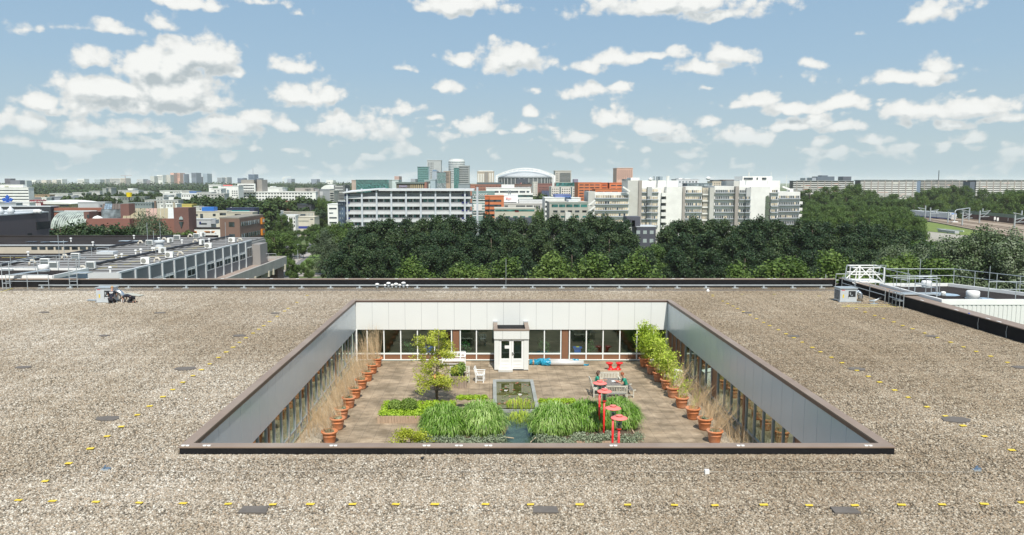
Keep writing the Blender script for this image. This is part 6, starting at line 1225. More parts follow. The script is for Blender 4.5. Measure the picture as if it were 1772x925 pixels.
block('navy_glass_tower', 'narrow dark navy glass block between the white block and the banded office', 341, 584.2, 596.5, 349.5, G_blue, 14, [('row', 351.5 + k * 8, 354.5 + k * 8, 586, 594, 2, .35, G_grey) for k in range(5)])
sign('TELE2', 584.8, 349.2, 341, 1.25, M_white, 'white block letters on top of the navy glass block')
sg = None
# ---- dark grey stripes building behind + others, left of centre
block('striped_office', 'dark grey striped office behind the navy glass block', 620, 578, 597, 321, (.14, .15, .15), 30, [('band', 321.5 + 5 * k, 323.6 + 5 * k, 580, 594, wallmat((.40, .42, .40))) for k in range(3)] + [('row', 337 + 5 * k, 339 + 5 * k, 581, 596, 7, .5, G_dark) for k in range(3)])
block('striped_stair_block', 'narrow pale block with dark ledges beside the striped office', 600, 571, 578, 330, (.42, .42, .38), 20, [('band', 333 + 4.1 * k, 335.4 + 4.1 * k, 571.5, 577.6, G_dark) for k in range(5)])
block('grey_shed', 'low grey shed with pale side between the department store and the striped office', 700, 548, 571, 328, (.26, .28, .29), 30, [('band', 331, 338, 549, 559, wallmat((.45, .46, .46)), 'screen')])
block('low_grey_office', 'low grey office with dark roof right of the banded white block', 720, 546, 562, 333, (.30, .32, .33), 30)
t = thing('tennis_dome', 'white arched hall with blue band before the far woods', 'hall'); Dd = 1300
m = MB(); p0 = XX(556, Dd); p1 = XX(579, Dd); zc_ = ZZ(319.5, Dd); m.extr_y([(p0 + (p1 - p0) * i / 12, ZZ(325, Dd) + (zc_ - ZZ(325, Dd)) * math.sin(math.pi * i / 12)) for i in range(13)] + [(p1, 0), (p0, 0)], Dd, Dd + 60); m.build('hall', WHM, t)
# ---- terracotta office with dark glass wing
t = block('terracotta_office', 'terracotta office with dark glass wing above a cream storey, left of the navy tower', 470, 494, 534, 348.4, (.36, .14, .09), 22, [('band', 353.5, 356.5, 496, 510, G_dark)])
m = MB(); 
block('dark_glass_wing', 'dark glass and grey wing on the right of the terracotta office', 462, 514, 538, 355, (.05, .055, .06), 22, [('row', 361, 364, 518, 528, 3, .6, G_grey), ('band', 351.5, 354.8, 514, 533, G_dark, 'window_band')])
block('cream_podium', 'cream two-storey podium with long dark window band under the terracotta office', 456, 482, 543, 367, (.40, .38, .31), 30, [('band', 369.5, 373.8, 484, 528, G_dark), ('row', 368.6, 374.2, 529, 541, 5, .4, G_grey), ('band', 376, 379, 505, 530, G_grey), ('band', 382, 384, 500, 534, G_dark)])
block('cream_annex', 'cream shop block with small sign board at the street, below the podium', 447, 510, 543, 375.5, CR, 22, [('band', 380.8, 383, 511, 533, wallmat((.35, .36, .3)), 'fascia_sign'), ('band', 391, 395, 511, 534, mat('shop_blue', (.03, .05, .25), .5, 0), 'shop_front'), ('band', 378, 379.5, 536, 541, G_dark)])
block('black_pavilion', 'dark pavilion with white rounded canopy edge in the trees', 490, 545, 562, 362, DK, 20, [('band', 361.5, 363, 546, 561, WHM, 'canopy')])
block('beige_cube', 'small beige striped cube left of the terracotta office', 475, 485, 494, 354.5, (.42, .34, .25), 12, [('band', 357 + 3 * k, 358 + 3 * k, 485.5, 493.5, wallmat((.3, .22, .16)), 'strip') for k in range(2)])
# ---- white low office (villa) with rounded roofs
block('white_low_office', 'white office with rounded roof boxes in front of the podium', 430, 449, 481, 366, WH, 14, [('band', 369.5, 371, 451, 465, G_dark)])
block('white_low_office', 'white two-storey office front with dark square windows beside the brick office', 420, 455, 486, 375, WH, 16, [('row', 378, 382, 456, 486, 6, .5, G_dark)])
block('white_corner_office', 'white corner office with stacked square windows by the street trees', 440, 486, 510, 373, WH, 14, [('row', 375.5 + 6.4 * k, 379 + 6.4 * k, 487, 510, 6, .5, G_dark) for k in range(3)])
block('glass_pavilion', 'low grey glass pavilion right of the brown brick office', 400, 457, 482, 386.5, (.20, .24, .25), 14, [('row', 390, 396, 458, 481, 6, .8, G_dark)])
# ---- brown brick office, seen at the corner
bo = thing('brown_brick_office', 'brown brick three-storey office with orange framed end windows', 'building'); Mbb = wallmat((.20, .125, .095)); D0 = 215
c0 = AT(414.5, 378, D0); c1 = AT(455.8, 372, 237); c2 = AT(380, 377, 217); zt = c0[2]
poly = [(c0[0], c0[1]), (c1[0], c1[1]), (c2[0] + c1[0] - c0[0], c2[1] + c1[1] - c0[1]), (c2[0], c2[1])]
MB().prism(poly, 0, zt).build('wall', Mbb, bo); MB().prism([(p[0] * 1.001, p[1]) for p in poly], zt + .01, zt + .3).build('roof', wallmat((.24, .22, .18)), bo)
def onwall(name, a, b, u0, u1, z0, z1, mt, parent, e=.08):
    a, b = Vector((a[0], a[1], 0)), Vector((b[0], b[1], 0)); d = b - a; nrm = Vector((d.y, -d.x, 0)).normalized(); p = a + d * u0 + nrm * e * .5; q = a + d * u1 + nrm * e * .5
    m = MB(); m.bar((p.x, p.y, (z0 + z1) / 2), (q.x, q.y, (z0 + z1) / 2), e, z1 - z0); return m.build(name, mt, parent)
fl_ = (zt - 1.0, zt - 4.4, zt - 7.6)
for r_, zz_ in enumerate(fl_):
    for i in range(9):
        u = .06 + i * .088
        if r_ < 2: f = onwall('window', c0, c1, u, u + .06, zz_ - 1.2, zz_, G_grey, bo); onwall('pane', c0, c1, u + .025, u + .058, zz_ - 1.1, zz_ - .1, G_dark, bo, .12)
        else: onwall('window', c0, c1, u, u + .07, zz_ - .7, zz_, G_dark, bo)
for zz_ in fl_[:2]: onwall('orange_frame', c0, c1, .86, .98, zz_ - 1.6, zz_ + .3, mat('orange_frame', (.55, .20, .02), .6, .05), bo, .5); onwall('window', c0, c1, .89, .95, zz_ - 1.0, zz_ - .1, G_grey, bo, .6)
for zz_ in fl_[:2]: onwall('window', c2, c0, .46, .74, zz_ - 1.3, zz_, G_dark, bo)
# ---- cream school-like block with blue box
block('cream_school', 'cream two-storey block with dark windows and bright blue rooftop box', 300, 333, 391, 366, CR, 22, [('band', 370, 373.5, 332, 341, G_dark), ('band', 369.5, 380, 345, 350, G_dark), ('row', 369.5, 373.5, 366, 373, 1, .7, G_dark), ('band', 368, 372, 379, 390, G_dark), ('row', 378, 383, 366, 374, 1, .7, G_dark), ('vol', 358, 366, 348, 369, mat('bright_blue', (.03, .16, .50), .5, .04), 'blue_box')])
block('teal_glass_wing', 'dark wing with teal roof strip behind the cream school block', 340, 391, 439, 360.5, (.03, .04, .09), 25, [('band', 363.5, 366, 391, 431, mat('teal_strip', (.02, .24, .25), .5, 0), 'teal_strip'), ('row', 364.5, 367, 403, 427, 5, .45, wallmat((.5, .52, .5)))])
block('cream_low_wing', 'low cream wall running from the school to the brick office', 296, 391, 436, 367.5, (.50, .47, .38), 12, [('band', 370, 372, 405, 416, G_dark)])
block('grey_low_house', 'low pale grey house with dark window strip in front of the school', 258, 325, 363, 379.8, (.44, .46, .46), 14, [('band', 385.5, 388, 345, 356, G_dark), ('band', 383, 388, 343, 346, mat('navy_panel', (.01, .015, .12)), 'door'), ('vol', 380, 387, 358, 371, wallmat((.34, .36, .37)), 'side_wing')])
block('dark_flat_roof', 'flat dark roof with white rim between the church-like tower and the brick office', 236, 326, 380, 395.6, WH, 20, [('band', 399.5, 404.5, 327, 338, mat('orange_frame', (.55, .20, .02)), 'door_surround'), ('band', 400.5, 403.5, 328, 337, G_dark), ('band', 399.5, 402, 351, 370, mat('orange_frame', (.55, .20, .02)), 'door_surround'), ('band', 400, 402.5, 353, 367, G_dark)], roofm=M_roofdk)
block('yellow_shed', 'pale yellow shed roof left of the blue box', 420, 304, 331, 354, (.55, .46, .12), 25)
block('grey_service_block', 'small white service block before the yellow shed', 380, 335, 343, 357.5, LG, 10)
block('yellow_lowrise', 'small pale low-rise with tall windows left of the cream school', 305, 323, 334, 366.5, LG, 12, [('row', 369, 372.5, 324, 333, 3, .5, G_dark)])
# ---- brick museum-like complex at left
mu = thing('brick_complex', 'red-brown brick complex with glass barrel vault and sloped panel roofs', 'building'); Mr = wallmat((.165, .085, .07)); Dm = 235.
P = lambda px, py, d=Dm: AT(px, py, d)
def pbox(n, x0, x1, y0, y1, d, dep, mt, par=mu, base=None):
    dep = dep if dep < 2 else max(2.5, dep * .3); ub(n, XX(x0, d), XX(x1, d), d, d + dep, ZZ(y1, d) if base is None else base, ZZ(y0, d), mt, par)
pbox('orange_wall', 73, 176, 359.5, 372, 262, 14, wallmat((.27, .11, .07)), base=0)
pbox('window_strip', 82, 121, 364, 366.5, 261.8, .15, G_grey); pbox('wall', 174, 207, 360.5, 410, 246, 16, Mr, base=0); pbox('wall', 147, 222, 378, 412, 236, 9, wallmat((.23, .10, .08)), base=0); pbox('wall', 143, 152, 366, 412, 236.5, 18, Mr, base=0)
pbox('flat_roof', 128, 152, 365.2, 366.2, 250, 8, M_trim); pbox('arched_window', 148.5, 152, 371, 377, 235.9, .1, G_dark); pbox('window', 202, 206, 372, 377, 245.8, .15, G_dark)
for a, b in ((152, 156), (162, 165), (172, 175)): pbox('window', a, b, 388, 390, 235.8, .15, G_dark)
m = MB(); m.cur = 0; ns = 10; x0_, x1_ = XX(85, Dm), XX(143, Dm); za_, zb_ = ZZ(395, Dm), ZZ(367.5, Dm); hh = zb_ - za_
prof = [(Dm + 8 * (1 - math.cos(i / ns * math.pi / 2)), za_ + hh * math.sin(i / ns * math.pi / 2)) for i in range(ns + 1)]
for i in range(ns): (ya, z0), (yb, z1) = prof[i], prof[i + 1]; m.add([(x0_, ya, z0), (x1_, ya, z0), (x1_, yb, z1), (x0_, yb, z1)], [(0, 1, 2, 3)])
vault = m.build('glass_vault', opaque_glass('vault_glass', (.22, .25, .22), .2), mu); m = MB()
for k in range(15):
    x = x0_ + (x1_ - x0_) * k / 14
    for i in range(ns): (ya, z0), (yb, z1) = prof[i], prof[i + 1]; m.bar((x, ya - .05, z0 + .03), (x, yb - .05, z1 + .03), .14, .12)
m.build('rib', wallmat((.50, .55, .50)), vault); MB().box(x0_, x1_, Dm + 8.1, Dm + 20, 0, zb_ - .1).build('wall', Mr, mu); MB().box(x0_, x1_, Dm - .1, Dm + 8, 0, za_).build('wall', Mr, mu); MB().box(x0_, x1_, Dm + 7.8, Dm + 8.3, zb_, zb_ + .35).build('roof_edge', M_trim, mu)
def slope(x0, x1, yb, yt, d, run, mts, nn, name='sloped_roof'):
    m = MB(); a0, a1 = XX(x0, d, yb), XX(x1, d, yb); zb = ZZ(yb, d); zt_ = ZZ(yt, d + run); s = XX(x0 + 3, d + run, yt), XX(x1 - .5, d + run, yt)
    for i in range(nn):
        u0, u1 = i / nn, (i + 1) / nn; m.cur = (i * 7 + i // 3) % len(mts) if callable(mts) is False else 0; f = lambda a, b, u: a + (b - a) * u
        m.add([(f(a0, a1, u0) + .05, d, zb), (f(a0, a1, u1) - .05, d, zb), (f(*s, u1) - .05, d + run, zt_), (f(*s, u0) + .05, d + run, zt_)], [(0, 1, 2, 3)])
    m.add([(a0, d, zb - .1), (a1, d, zb - .1), (a1, d, 0), (a0, d, 0)], [(3, 2, 1, 0)]); o = m.build(name, mts, mu); return o
tanr, pinkr, whr = wallmat((.32, .28, .18)), wallmat((.42, .28, .22)), wallmat((.50, .52, .50))
slope(212, 304, 377.5, 360, 240, 12, [tanr, tanr, pinkr, tanr, whr, tanr, tanr], 14); slope(175, 212, 361.5, 352, 244, 9, [wallmat((.13, .10, .08)), wallmat((.13, .10, .08)), G_grey, G_grey], 8, 'skylight_roof')
pbox('wall', 207, 222, 352.5, 412, 243, 14, Mr, base=0); pbox('wall', 218, 300, 377.8, 412, 239, 1, wallmat((.22, .10, .075)), base=0)
tw = pbox('tower_wall', 299, 325, 359, 412, 232, 20, Mr, base=0)
x = XX(311.5, 231.8); m = MB(); m.extr_y([(x - .6, ZZ(379.5, 232)), (x + .6, ZZ(379.5, 232)), (x + .45, ZZ(376, 232)), (x, ZZ(373.8, 232)), (x - .45, ZZ(376, 232))], 231.7, 231.95); m.build('arched_window', wallmat((.35, .42, .42)), mu)
m = MB(); m.extr_y([(x - .7, ZZ(383, 232)), (x, ZZ(394, 232)), (x + .7, ZZ(383, 232))], 231.7, 231.95); m.build('shield_window', G_dark, mu); p_ = AT(169, 377, 233)
m = MB(); m.lathe([(1.5, 0), (.9, .5), (0, .8)], (p_[0], p_[1], p_[2]), 10); m.build('dome_light', M_white, mu)
t = thing('site_tent', 'x', 'x') if False else None
block('white_factory_box', 'pale grey windowless hall behind the brick complex', 300, 134, 181, 350.3, (.46, .48, .48), 25, [('band', 352, 360, 170, 181, wallmat((.3, .32, .33)), 'side_panel'), ('band', 354, 358, 173, 176, G_dark)])
# ---- white banded office at far left
block('white_banded_office', 'white office with black window bands at the far left edge', 420, -40, 50, 324.5, WH, 30, [('band', 328.2 + 5.15 * k, 329.6 + 5.15 * k, -30, 49.6, G_dark) for k in range(6)] + [('vol', 319, 324.5, 1, 41, WHM), ('band', 321, 323, 9, 16, wallmat((.55, .56, .42)), 'sign_panel')])
tag(ub('blue_sign_panel', XX(22.7, 421), XX(29, 421), 420.2, 421.3, ZZ(324.6, 421), ZZ(319, 421), mat('sign_blue', (.01, .12, .35), .5, 0), None), 'blue square sign on top of the far left white office', 'sign')
x, y, z = AT(13, 347, 380); m = MB()
for k in range(5): a = k * 1.2566 + .3; m.extr_y([(0, 0), (2.0 * math.cos(a - .5), 2.0 * math.sin(a - .5)), (3.0 * math.cos(a), 3.0 * math.sin(a)), (2.0 * math.cos(a + .5), 2.0 * math.sin(a + .5))][::-1], -.3, .3)
o = link(bpy.data.objects.new('blue_star_sign', m.mesh('blue_star_sign', mat('star_blue', (.02, .10, .45), .5, 0)))); o.location = (x, y, z); tag(o, 'blue star-shaped sign before the far left white office', 'sign')
block('curved_shed', 'long grey barrel-roofed shed under the blue star', 360, -40, 27, 351.5, (.36, .39, .42), 20); block('small_white_building', 'low white building with blue sign right of the barrel shed', 372, 27, 50, 350.5, WH, 14, [('band', 355, 357, 27, 46, G_dark)])
block('black_roofed_hall', 'long low black-roofed hall behind the mauve block', 260, -60, 86, 357.5, (.04, .045, .055), 25, [('band', 364.5, 366.5, -40, 74, M_trim, 'white_pipe')], roofm=M_trim)
t = block('red_shop', 'white shop with dark red sign fascia left of the white tent roof', 395, 51, 70, 346.5, (.30, .03, .05), 14, [('row', 351, 356, 51, 70, 6, .7, WHM), ('band', 345.8, 346.6, 50, 71, G_dark, 'roof_edge')])
sign('BO-RENT', 59.8, 349.6, 394.6, 1.1, M_white, 'white lettering on the dark red shop fascia'); sign('BOELS', 52, 349.6, 394.6, .9, M_white, 'small white word at the left end of the red fascia')
block('beige_tent_hall', 'long low hall with white curved roof and beige wall right of the red shop', 400, 71, 124, 353.3, (.50, .44, .30), 25, [('band', 354, 356.5, 103, 118, mat('hall_blue', (.18, .22, .35), .5, 0), 'blue_wall')], roofm=WHM); 
t = thing('tent_roof', 'white shallow arched roof over the beige hall', 'roof'); m = MB(); a, b = XX(70.5, 399), XX(126, 399); m.extr_y([(a + (b - a) * i / 10, ZZ(353, 399) + 1.4 * (1 - (i / 10) ** 2) ** .8 + .35) for i in range(11)] + [(b, ZZ(353, 399) + .1), (a, ZZ(353, 399) + .1)], 397, 426); m.build('roof', WHM, t)
# ---- far low industrial buildings, left
INDU = [(55, 85, 342, 700, (.22, .23, .24), 'dark grey warehouse behind the red shop'), (72, 80, 342, 560, WH, 'small white tower-like house with one dark window'), (84, 135, 341, 720, (.25, .28, .31), 'wide blue-grey warehouse behind the beige hall'), (60, 86, 337.5, 1000, (.42, .30, .18), 'tan low warehouse near the dark far trees'), (86, 118, 335, 1100, LG, 'long pale roofed warehouse'), (100, 127, 338.5, 800, LG, 'white ridged warehouse in front of the long pale one'), (126, 150, 333.5, 1000, LG, 'pale warehouse behind the white hall'), (178, 184.5, 326, 900, (.30, .33, .31), 'small square grey tower, left of a pair'), (186, 193, 325, 905, (.36, .38, .35), 'small square grey tower, right of a pair'), (155, 173, 331, 1050, LG, 'pale flat warehouse left of the square towers'), (205, 240, 329.5, 1150, LG, 'long white hall right of the square towers'),
        (222, 230, 326.5, 1160, WH, 'white rooftop hall with steps'), (240, 258, 331.5, 1200, LG, 'grey hall far behind the yellow lamp sign'), (277, 315, 330.5, 1250, WH, 'long white school block before the woods'), (315, 328, 330, 1180, LG, 'small white hall beside the blue shed'), (328, 340, 331.5, 1150, (.12, .22, .45), 'pale blue shed right of the small white hall'), (282, 305, 335, 640, WH, 'white office with grey glass front'), (305, 347, 335.5, 690, WH, 'long white low-rise with square windows'), (250, 308, 346.5, 460, LG, 'grey sheds with yellow sign behind the sloped roofs'), (205, 250, 341, 640, (.22, .25, .22), 'dark grey saw-tooth shed'), (222, 262, 351, 420, (.20, .24, .24), 'flat dark roof right of the panel roofs'), (276, 305, 353, 400, WH, 'white low sheds behind the brick tower'), (170, 205, 341, 760, LG, 'pale ridged shed behind the white windowless hall'), (327, 341, 345, 560, WH, 'small white pavilion among street trees'), (270, 283, 341.5, 560, LG, 'light grey gable shed'), (343, 352, 359, 330, LG, 'white plant room behind the blue box')]
for (a, b, yt, D, col, lb) in INDU:
    w = []
    if 'square windows' in lb: w = [('row', 337.5, 339.5, 306, 346, 10, .5, G_dark)]
    if 'one dark window' in lb: w = [('band', 344, 345.4, 75, 76.6, G_dark)]
    if 'glass front' in lb: w = [('band', 337, 340, 283, 302, G_grey)]
    if 'school' in lb: w = [('row', 331.5, 332.8, 297, 313, 5, .5, G_dark)]
    if D < 700 and not w: w = [('row', yt + 2, yt + 3.6, a + 1, b - 1, max(2, int((b - a) / 5)), .6, G_dark)]
    block('warehouse' if 'tower' not in lb else 'small_tower', lb, D, a, b, yt, col, 30, w)
t = thing('lamp_sign', 'yellow lamp-shade shaped sign on a tall pole', 'sign'); p = AT(223.5, 336, 520); m = MB(); m.lathe([(1.6, -1.7), (2.0, 1.3), (0, 1.3)], p, 12); m.build('shade', mat('sign_yellow', (.80, .60, .01), .5, 0), t); MB().tube([(p[0], p[1], 0), (p[0], p[1], p[2] - 1.6)], .3, 6).build('pole', M_dark, t)
for i, (px, yt, D, lb) in enumerate(((268.5, 347, 380, 'brown chimney right of the grey sheds'), (284, 346.5, 380, 'slim grey chimney, middle one behind the sloped roofs'), (301, 350, 380, 'short pale chimney before the brick tower'))):
    p = AT(px, yt, D); tag(MB().tube([(p[0], p[1], 0), p], .55, 8).build('chimney_stack', mat('stack_%d' % i, ((.17, .12, .09), (.4, .4, .38), (.42, .37, .28))[i], .8, .05)), lb, 'chimney')
# ---- white long office in the middle distance
Dw = 690.
wo = block('white_long_office', 'long white office with window bands and tall left part before the far woods', Dw, 415.5, 546.5, 332, WH, 30, [('row', 333.5 + 4.85 * k, 335.4 + 4.85 * k, 416.5, 541, 24, .62, G_dark) for k in range(3)] + [('vol', 310.5, 332, 418, 440, wallmat((.27, .26, .23)), 'plant_tower'), ('proj', 317.3, 332, 413.5, 443.5, WHM, 'tall_wing', 3.0), ('proj', 348, 351.5, 416, 470, WHM, 'base_band', .6)], roofm=WHM)
for k in range(3):
    for i in range(9): a = XX(416 + i * 2.9, Dw); ub('window', a, a + 1.3, Dw - 3.2, Dw - 3.01, ZZ(321.3 + 4.7 * k, Dw), ZZ(319.6 + 4.7 * k, Dw), G_dark, wo)
ub('stair_tower', XX(443.8, Dw), XX(452.5, Dw), Dw + 3, Dw + 20, 0, ZZ(310.5, Dw), wallmat((.30, .28, .25)), wo); ub('rooftop_room', XX(509, Dw), XX(541, Dw), Dw + 4, Dw + 20, ZZ(332, Dw), ZZ(324.8, Dw), wallmat((.30, .28, .25)), wo); ub('rooftop_room', XX(481, Dw), XX(488, Dw), Dw + 3, Dw + 15, ZZ(332, Dw), ZZ(326.5, Dw), wallmat(LG), wo); ub('annex', XX(541.5, Dw), XX(549, Dw), Dw + 8, Dw + 20, 0, ZZ(326.8, Dw), wallmat((.24, .24, .24)), wo)
sign('V&D', 528, 329.6, Dw + 3.6, 2.6, G_dark, 'dark lettering on the grey rooftop room of the white long office')
block('white_low_hall', 'bright white low hall with rounded roof behind the white long office', 900, 457, 489, 324.5, WH, 30, [('vol', 321.8, 324.5, 468, 472, WHM)])
block('white_stepped_office', 'white stepped office with tall glazed entrance left of the long white office', 640, 366, 383, 326.5, WH, 25, [('row', 329 + 4 * k, 330.5 + 4 * k, 370, 387, 3, .6, G_dark) for k in range(2)])
block('white_entrance_office', 'white office wing with grey glass slot and red lettering on its roof', 660, 383, 413, 322, WH, 25, [('band', 328, 337, 393, 397, G_grey), ('row', 329.5, 331, 401, 412, 3, .6, G_dark), ('row', 333, 334.6, 401, 412, 3, .6, G_dark), ('row', 337, 338.5, 401, 412, 3, .6, G_dark), ('row', 344.5, 346, 401, 412, 3, .6, G_dark), ('band', 319.5, 321.8, 387, 403, mat('sign_red', (.55, .03, .04)), 'roof_lettering')])
block('grey_window_office', 'pale grey office with paired windows in front of the stepped white office', 600, 341, 366, 333, LG, 20, [('row', 335, 336.5, 342, 350, 2, .5, G_dark)]); block('grey_window_office', 'grey office block with rows of dark windows behind the roadside trees', 560, 352, 388, 335.3, (.50, .50, .47), 18, [('row', 337 + 4.1 * k, 338.7 + 4.1 * k, 353, 388, 6, .6, G_dark) for k in range(3)])
block('white_roof_lofts', 'small white stepped roofs behind the stepped office', 700, 362, 383, 320, WH, 16, [('band', 323, 324, 363, 375, G_dark), ('band', 322, 326, 369, 378, wallmat((.08, .14, .08)), 'dark_window')])
# ---- skyline
SKY = [(723, 742, 289, 2000, G_green, 'green glass office tower, leftmost of the central cluster', 7), (740, 763.5, 277.5, 2300, (.40, .42, .42), 'tall beige-grey tower behind the green glass tower', 9), (748, 757, 296, 1900, (.34, .40, .46), 'slim grey-blue tower with blue cap', 0), (756, 772, 298, 1850, G_grey, 'pale glass tower with silver front in the central cluster', 8), (768, 779, 296.5, 1880, (.45, .34, .24), 'tan slab tower squeezed between the pale glass tower and the round one', 8), (785.5, 794.5, 290.5, 1800, G_green, 'dark green slim tower before the round white one', 0), (794, 812, 287, 1850, (.36, .38, .37), 'grey glass tower with pink stripes right of the round one', 9), (960.5, 988, 295.5, 1700, (.48, .45, .40), 'beige block with dark striped bay right of the stadium', 0), (1066.5, 1094, 291, 1500, PK, 'pink apartment tower with small windows', 0), (616.5, 673, 311.5, 900, G_green, 'long green glass office in front of the woods, left of centre', 5), (609, 617, 312, 905, (.45, .36, .30), 'narrow cream end block of the green glass office', 0), (673, 690, 311.5, 950, (.52, .60, .58), 'pale glass block right of the long green glass office', 0), (735, 752, 312, 950, (.46, .55, .53), 'pale glass office under the green tower', 4), (745, 753.5, 311, 940, (.34, .42, .46), 'silver-grey glass slab under the cluster', 0),
       (793, 813, 318.5, 820, (.24, .28, .30), 'low grey office under the central towers', 0), (826, 855, 297, 1400, (.44, .38, .30), 'beige stone office with tall white window strips, left of the stadium', 0)]
for (a, b, yt, D, col, lb, nb_) in SKY:
    w = []
    for k in range(nb_):
        st = (min(322, 316) - yt) / max(1, nb_); w.append(('band', yt + 1.5 + k * st, yt + 1.5 + k * st + st * .42, a + 1, b - 1, G_dark if isinstance(col, tuple) else wallmat((.10, .24, .22))))
    if 'beige block' in lb: w = [('band', 298.6 + 2.05 * k, 299.8 + 2.05 * k, 968, 987, G_dark) for k in range(8)] + [('row', 299 + 3 * k, 300.5 + 3 * k, 962, 966, 2, .5, G_dark) for k in range(5)]
    if 'pink apartment' in lb: w = [('row', 294 + 2.1 * k, 295 + 2.1 * k, 1067 + (k % 2), 1093, 8, .6, wallmat((.30, .20, .17))) for k in range(8)] + [('vol', 289.8, 291, 1068, 1094, WHM, 'roof_storey')]
    if 'beige stone' in lb: w = [('row', 300.5, 315, 826.5, 838, 4, .5, WHM)] + [('band', 296, 316, 838.5, 845, wallmat((.26, .24, .21)), 'dark_core'), ('row', 299, 315, 846, 854, 2, .4, WHM), ('vol', 294.8, 297, 828, 853, WHM)]
    if 'tall beige' in lb: w = [('row', 281 + 3.2 * k, 282.6 + 3.2 * k, 741, 751, 4, .45, G_dark) for k in range(9)] + [('vol', 276.4, 277.5, 745, 762, WHM)]
    if 'blue cap' in lb: w = [('vol', 293.5, 296, 749, 755.5, mat('cap_blue', (.05, .15, .28), .5, 0), 'blue_cap')]
    block('office_tower' if D > 1300 else 'glass_office', lb, D, a, b, yt, col, 45 if D > 1300 else 30, w)
t = thing('round_tower', 'white round tower with banded front, highest of the central cluster', 'building'); Dr = 2000; x = XX(790, Dr); r_ = (XX(804, Dr) - XX(775.8, Dr)) / 2
MB().lathe([(r_, 0), (r_, ZZ(277.5, Dr)), (r_ * .9, ZZ(276.5, Dr)), (r_ * .88, ZZ(274.5, Dr)), (0, ZZ(274, Dr))], (x, Dr + 15, 0), 28).build('wall', wallmat((.62, .64, .62)), t, smooth=False)
for k in range(12): z0 = ZZ(281.5 + 3.1 * k, Dr); MB().lathe([(r_ + .2, z0), (r_ + .2, z0 + 2.0)], (x, Dr + 15, 0), 28).build('window_band', G_grey, t)
t = thing('restaurant_hall', 'dark brown hall with purple-white lettering behind the banded office', 'building'); ub('wall', XX(686, 640), XX(734, 640), 640, 665, 0, ZZ(317.5, 640), wallmat((.14, .12, .09)), t); ub('roof', XX(685, 640), XX(735, 640), 639, 666, ZZ(317.3, 640), ZZ(314.5, 640), wallmat((.14, .18, .17)), t)
for i in range(7): a = XX(711 + 3.3 * i, 640); ub('column', a, a + .5, 639.6, 639.95, ZZ(326, 640), ZZ(319, 640), wallmat((.5, .40, .22)), t)
ub('brick_pier', XX(734.5, 640), XX(738.5, 640), 640, 660, 0, ZZ(315, 640), wallmat((.30, .14, .10)), t); sign('ZIGGO', 690, 323.6, 639.5, 2.2, mat('sign_lilac', (.55, .5, .75), .5, 0), 'pale lilac lettering on the dark brown hall')
st_ = thing('football_stadium', 'large white-roofed stadium with arched trusses on the horizon', 'stadium'); Ds = 1350.; sx0, sx1 = XX(863, Ds), XX(958, Ds); scx = (sx0 + sx1) / 2; sw = (sx1 - sx0) / 2; Mst = wallmat((.17, .19, .20)); Msw = wallmat((.40, .43, .44))
zb_, ze = 0, ZZ(307.5, Ds); zrf = ZZ(297, Ds)
MB().lathe([(sw * .86, 0), (sw * .90, ze * .5), (sw * 1.0, ze), (sw * .98, ze + .5)], (scx, Ds + sw * .8, 0), 40).build('stands', Mst, st_)
MB().lathe([(sw * 1.02, ze + .51), (sw * .82, ze + (zrf - ze) * .55), (sw * .55, ze + (zrf - ze) * .9), (sw * .2, zrf), (0, zrf)], (scx, Ds + sw * .8, 0), 40).build('roof', Msw, st_, smooth=True)
for k in range(20): a = math.pi + math.pi * k / 19; ub('pylon', scx + sw * 1.0 * math.cos(a) - .8, scx + sw * 1.0 * math.cos(a) + .8, Ds + sw * .8 + sw * .98 * math.sin(a) - 1, Ds + sw * .8 + sw * .98 * math.sin(a) + 1, 0, ze, wallmat((.34, .35, .35)), st_)
for yo in (sw * .25, sw * 1.2):
    m = MB(); arc = []; n = 26
    for i in range(n + 1): u = i / n; x_ = XX(859.5, Ds) + (XX(960, Ds) - XX(859.5, Ds)) * u; arc.append(Vector((x_, Ds + yo, ZZ(306, Ds) + (ZZ(290.3, Ds) - ZZ(306, Ds)) * (math.sin(math.pi * (.04 + .92 * u)) ** .8))))
    for i in range(n): m.bar(arc[i], arc[i + 1], 1.4, 1.3); lo_ = Vector((0, 0, -4.2 * math.sin(math.pi * (.1 + .8 * i / n)))); lo2 = Vector((0, 0, -4.2 * math.sin(math.pi * (.1 + .8 * (i + 1) / n)))); m.bar(arc[i] + lo_, arc[i + 1] + lo2, 1.3, 1.0); m.bar(arc[i] + (lo_ if i % 2 else Vector()), arc[i + 1] + (lo2 if i % 2 == 0 else Vector()), .8, .7)
    m.bar((arc[0].x, arc[0].y, 0), arc[0], 3.2, 3.0); m.bar((arc[-1].x, arc[-1].y, 0), arc[-1], 3.2, 3.0); m.build('roof_truss', wallmat((.78, .78, .77)), st_)
ub('scoreboard_block', XX(893, Ds), XX(912, Ds), Ds - 30, Ds - 10, 0, ZZ(309.5, Ds), wallmat((.05, .06, .08)), st_)
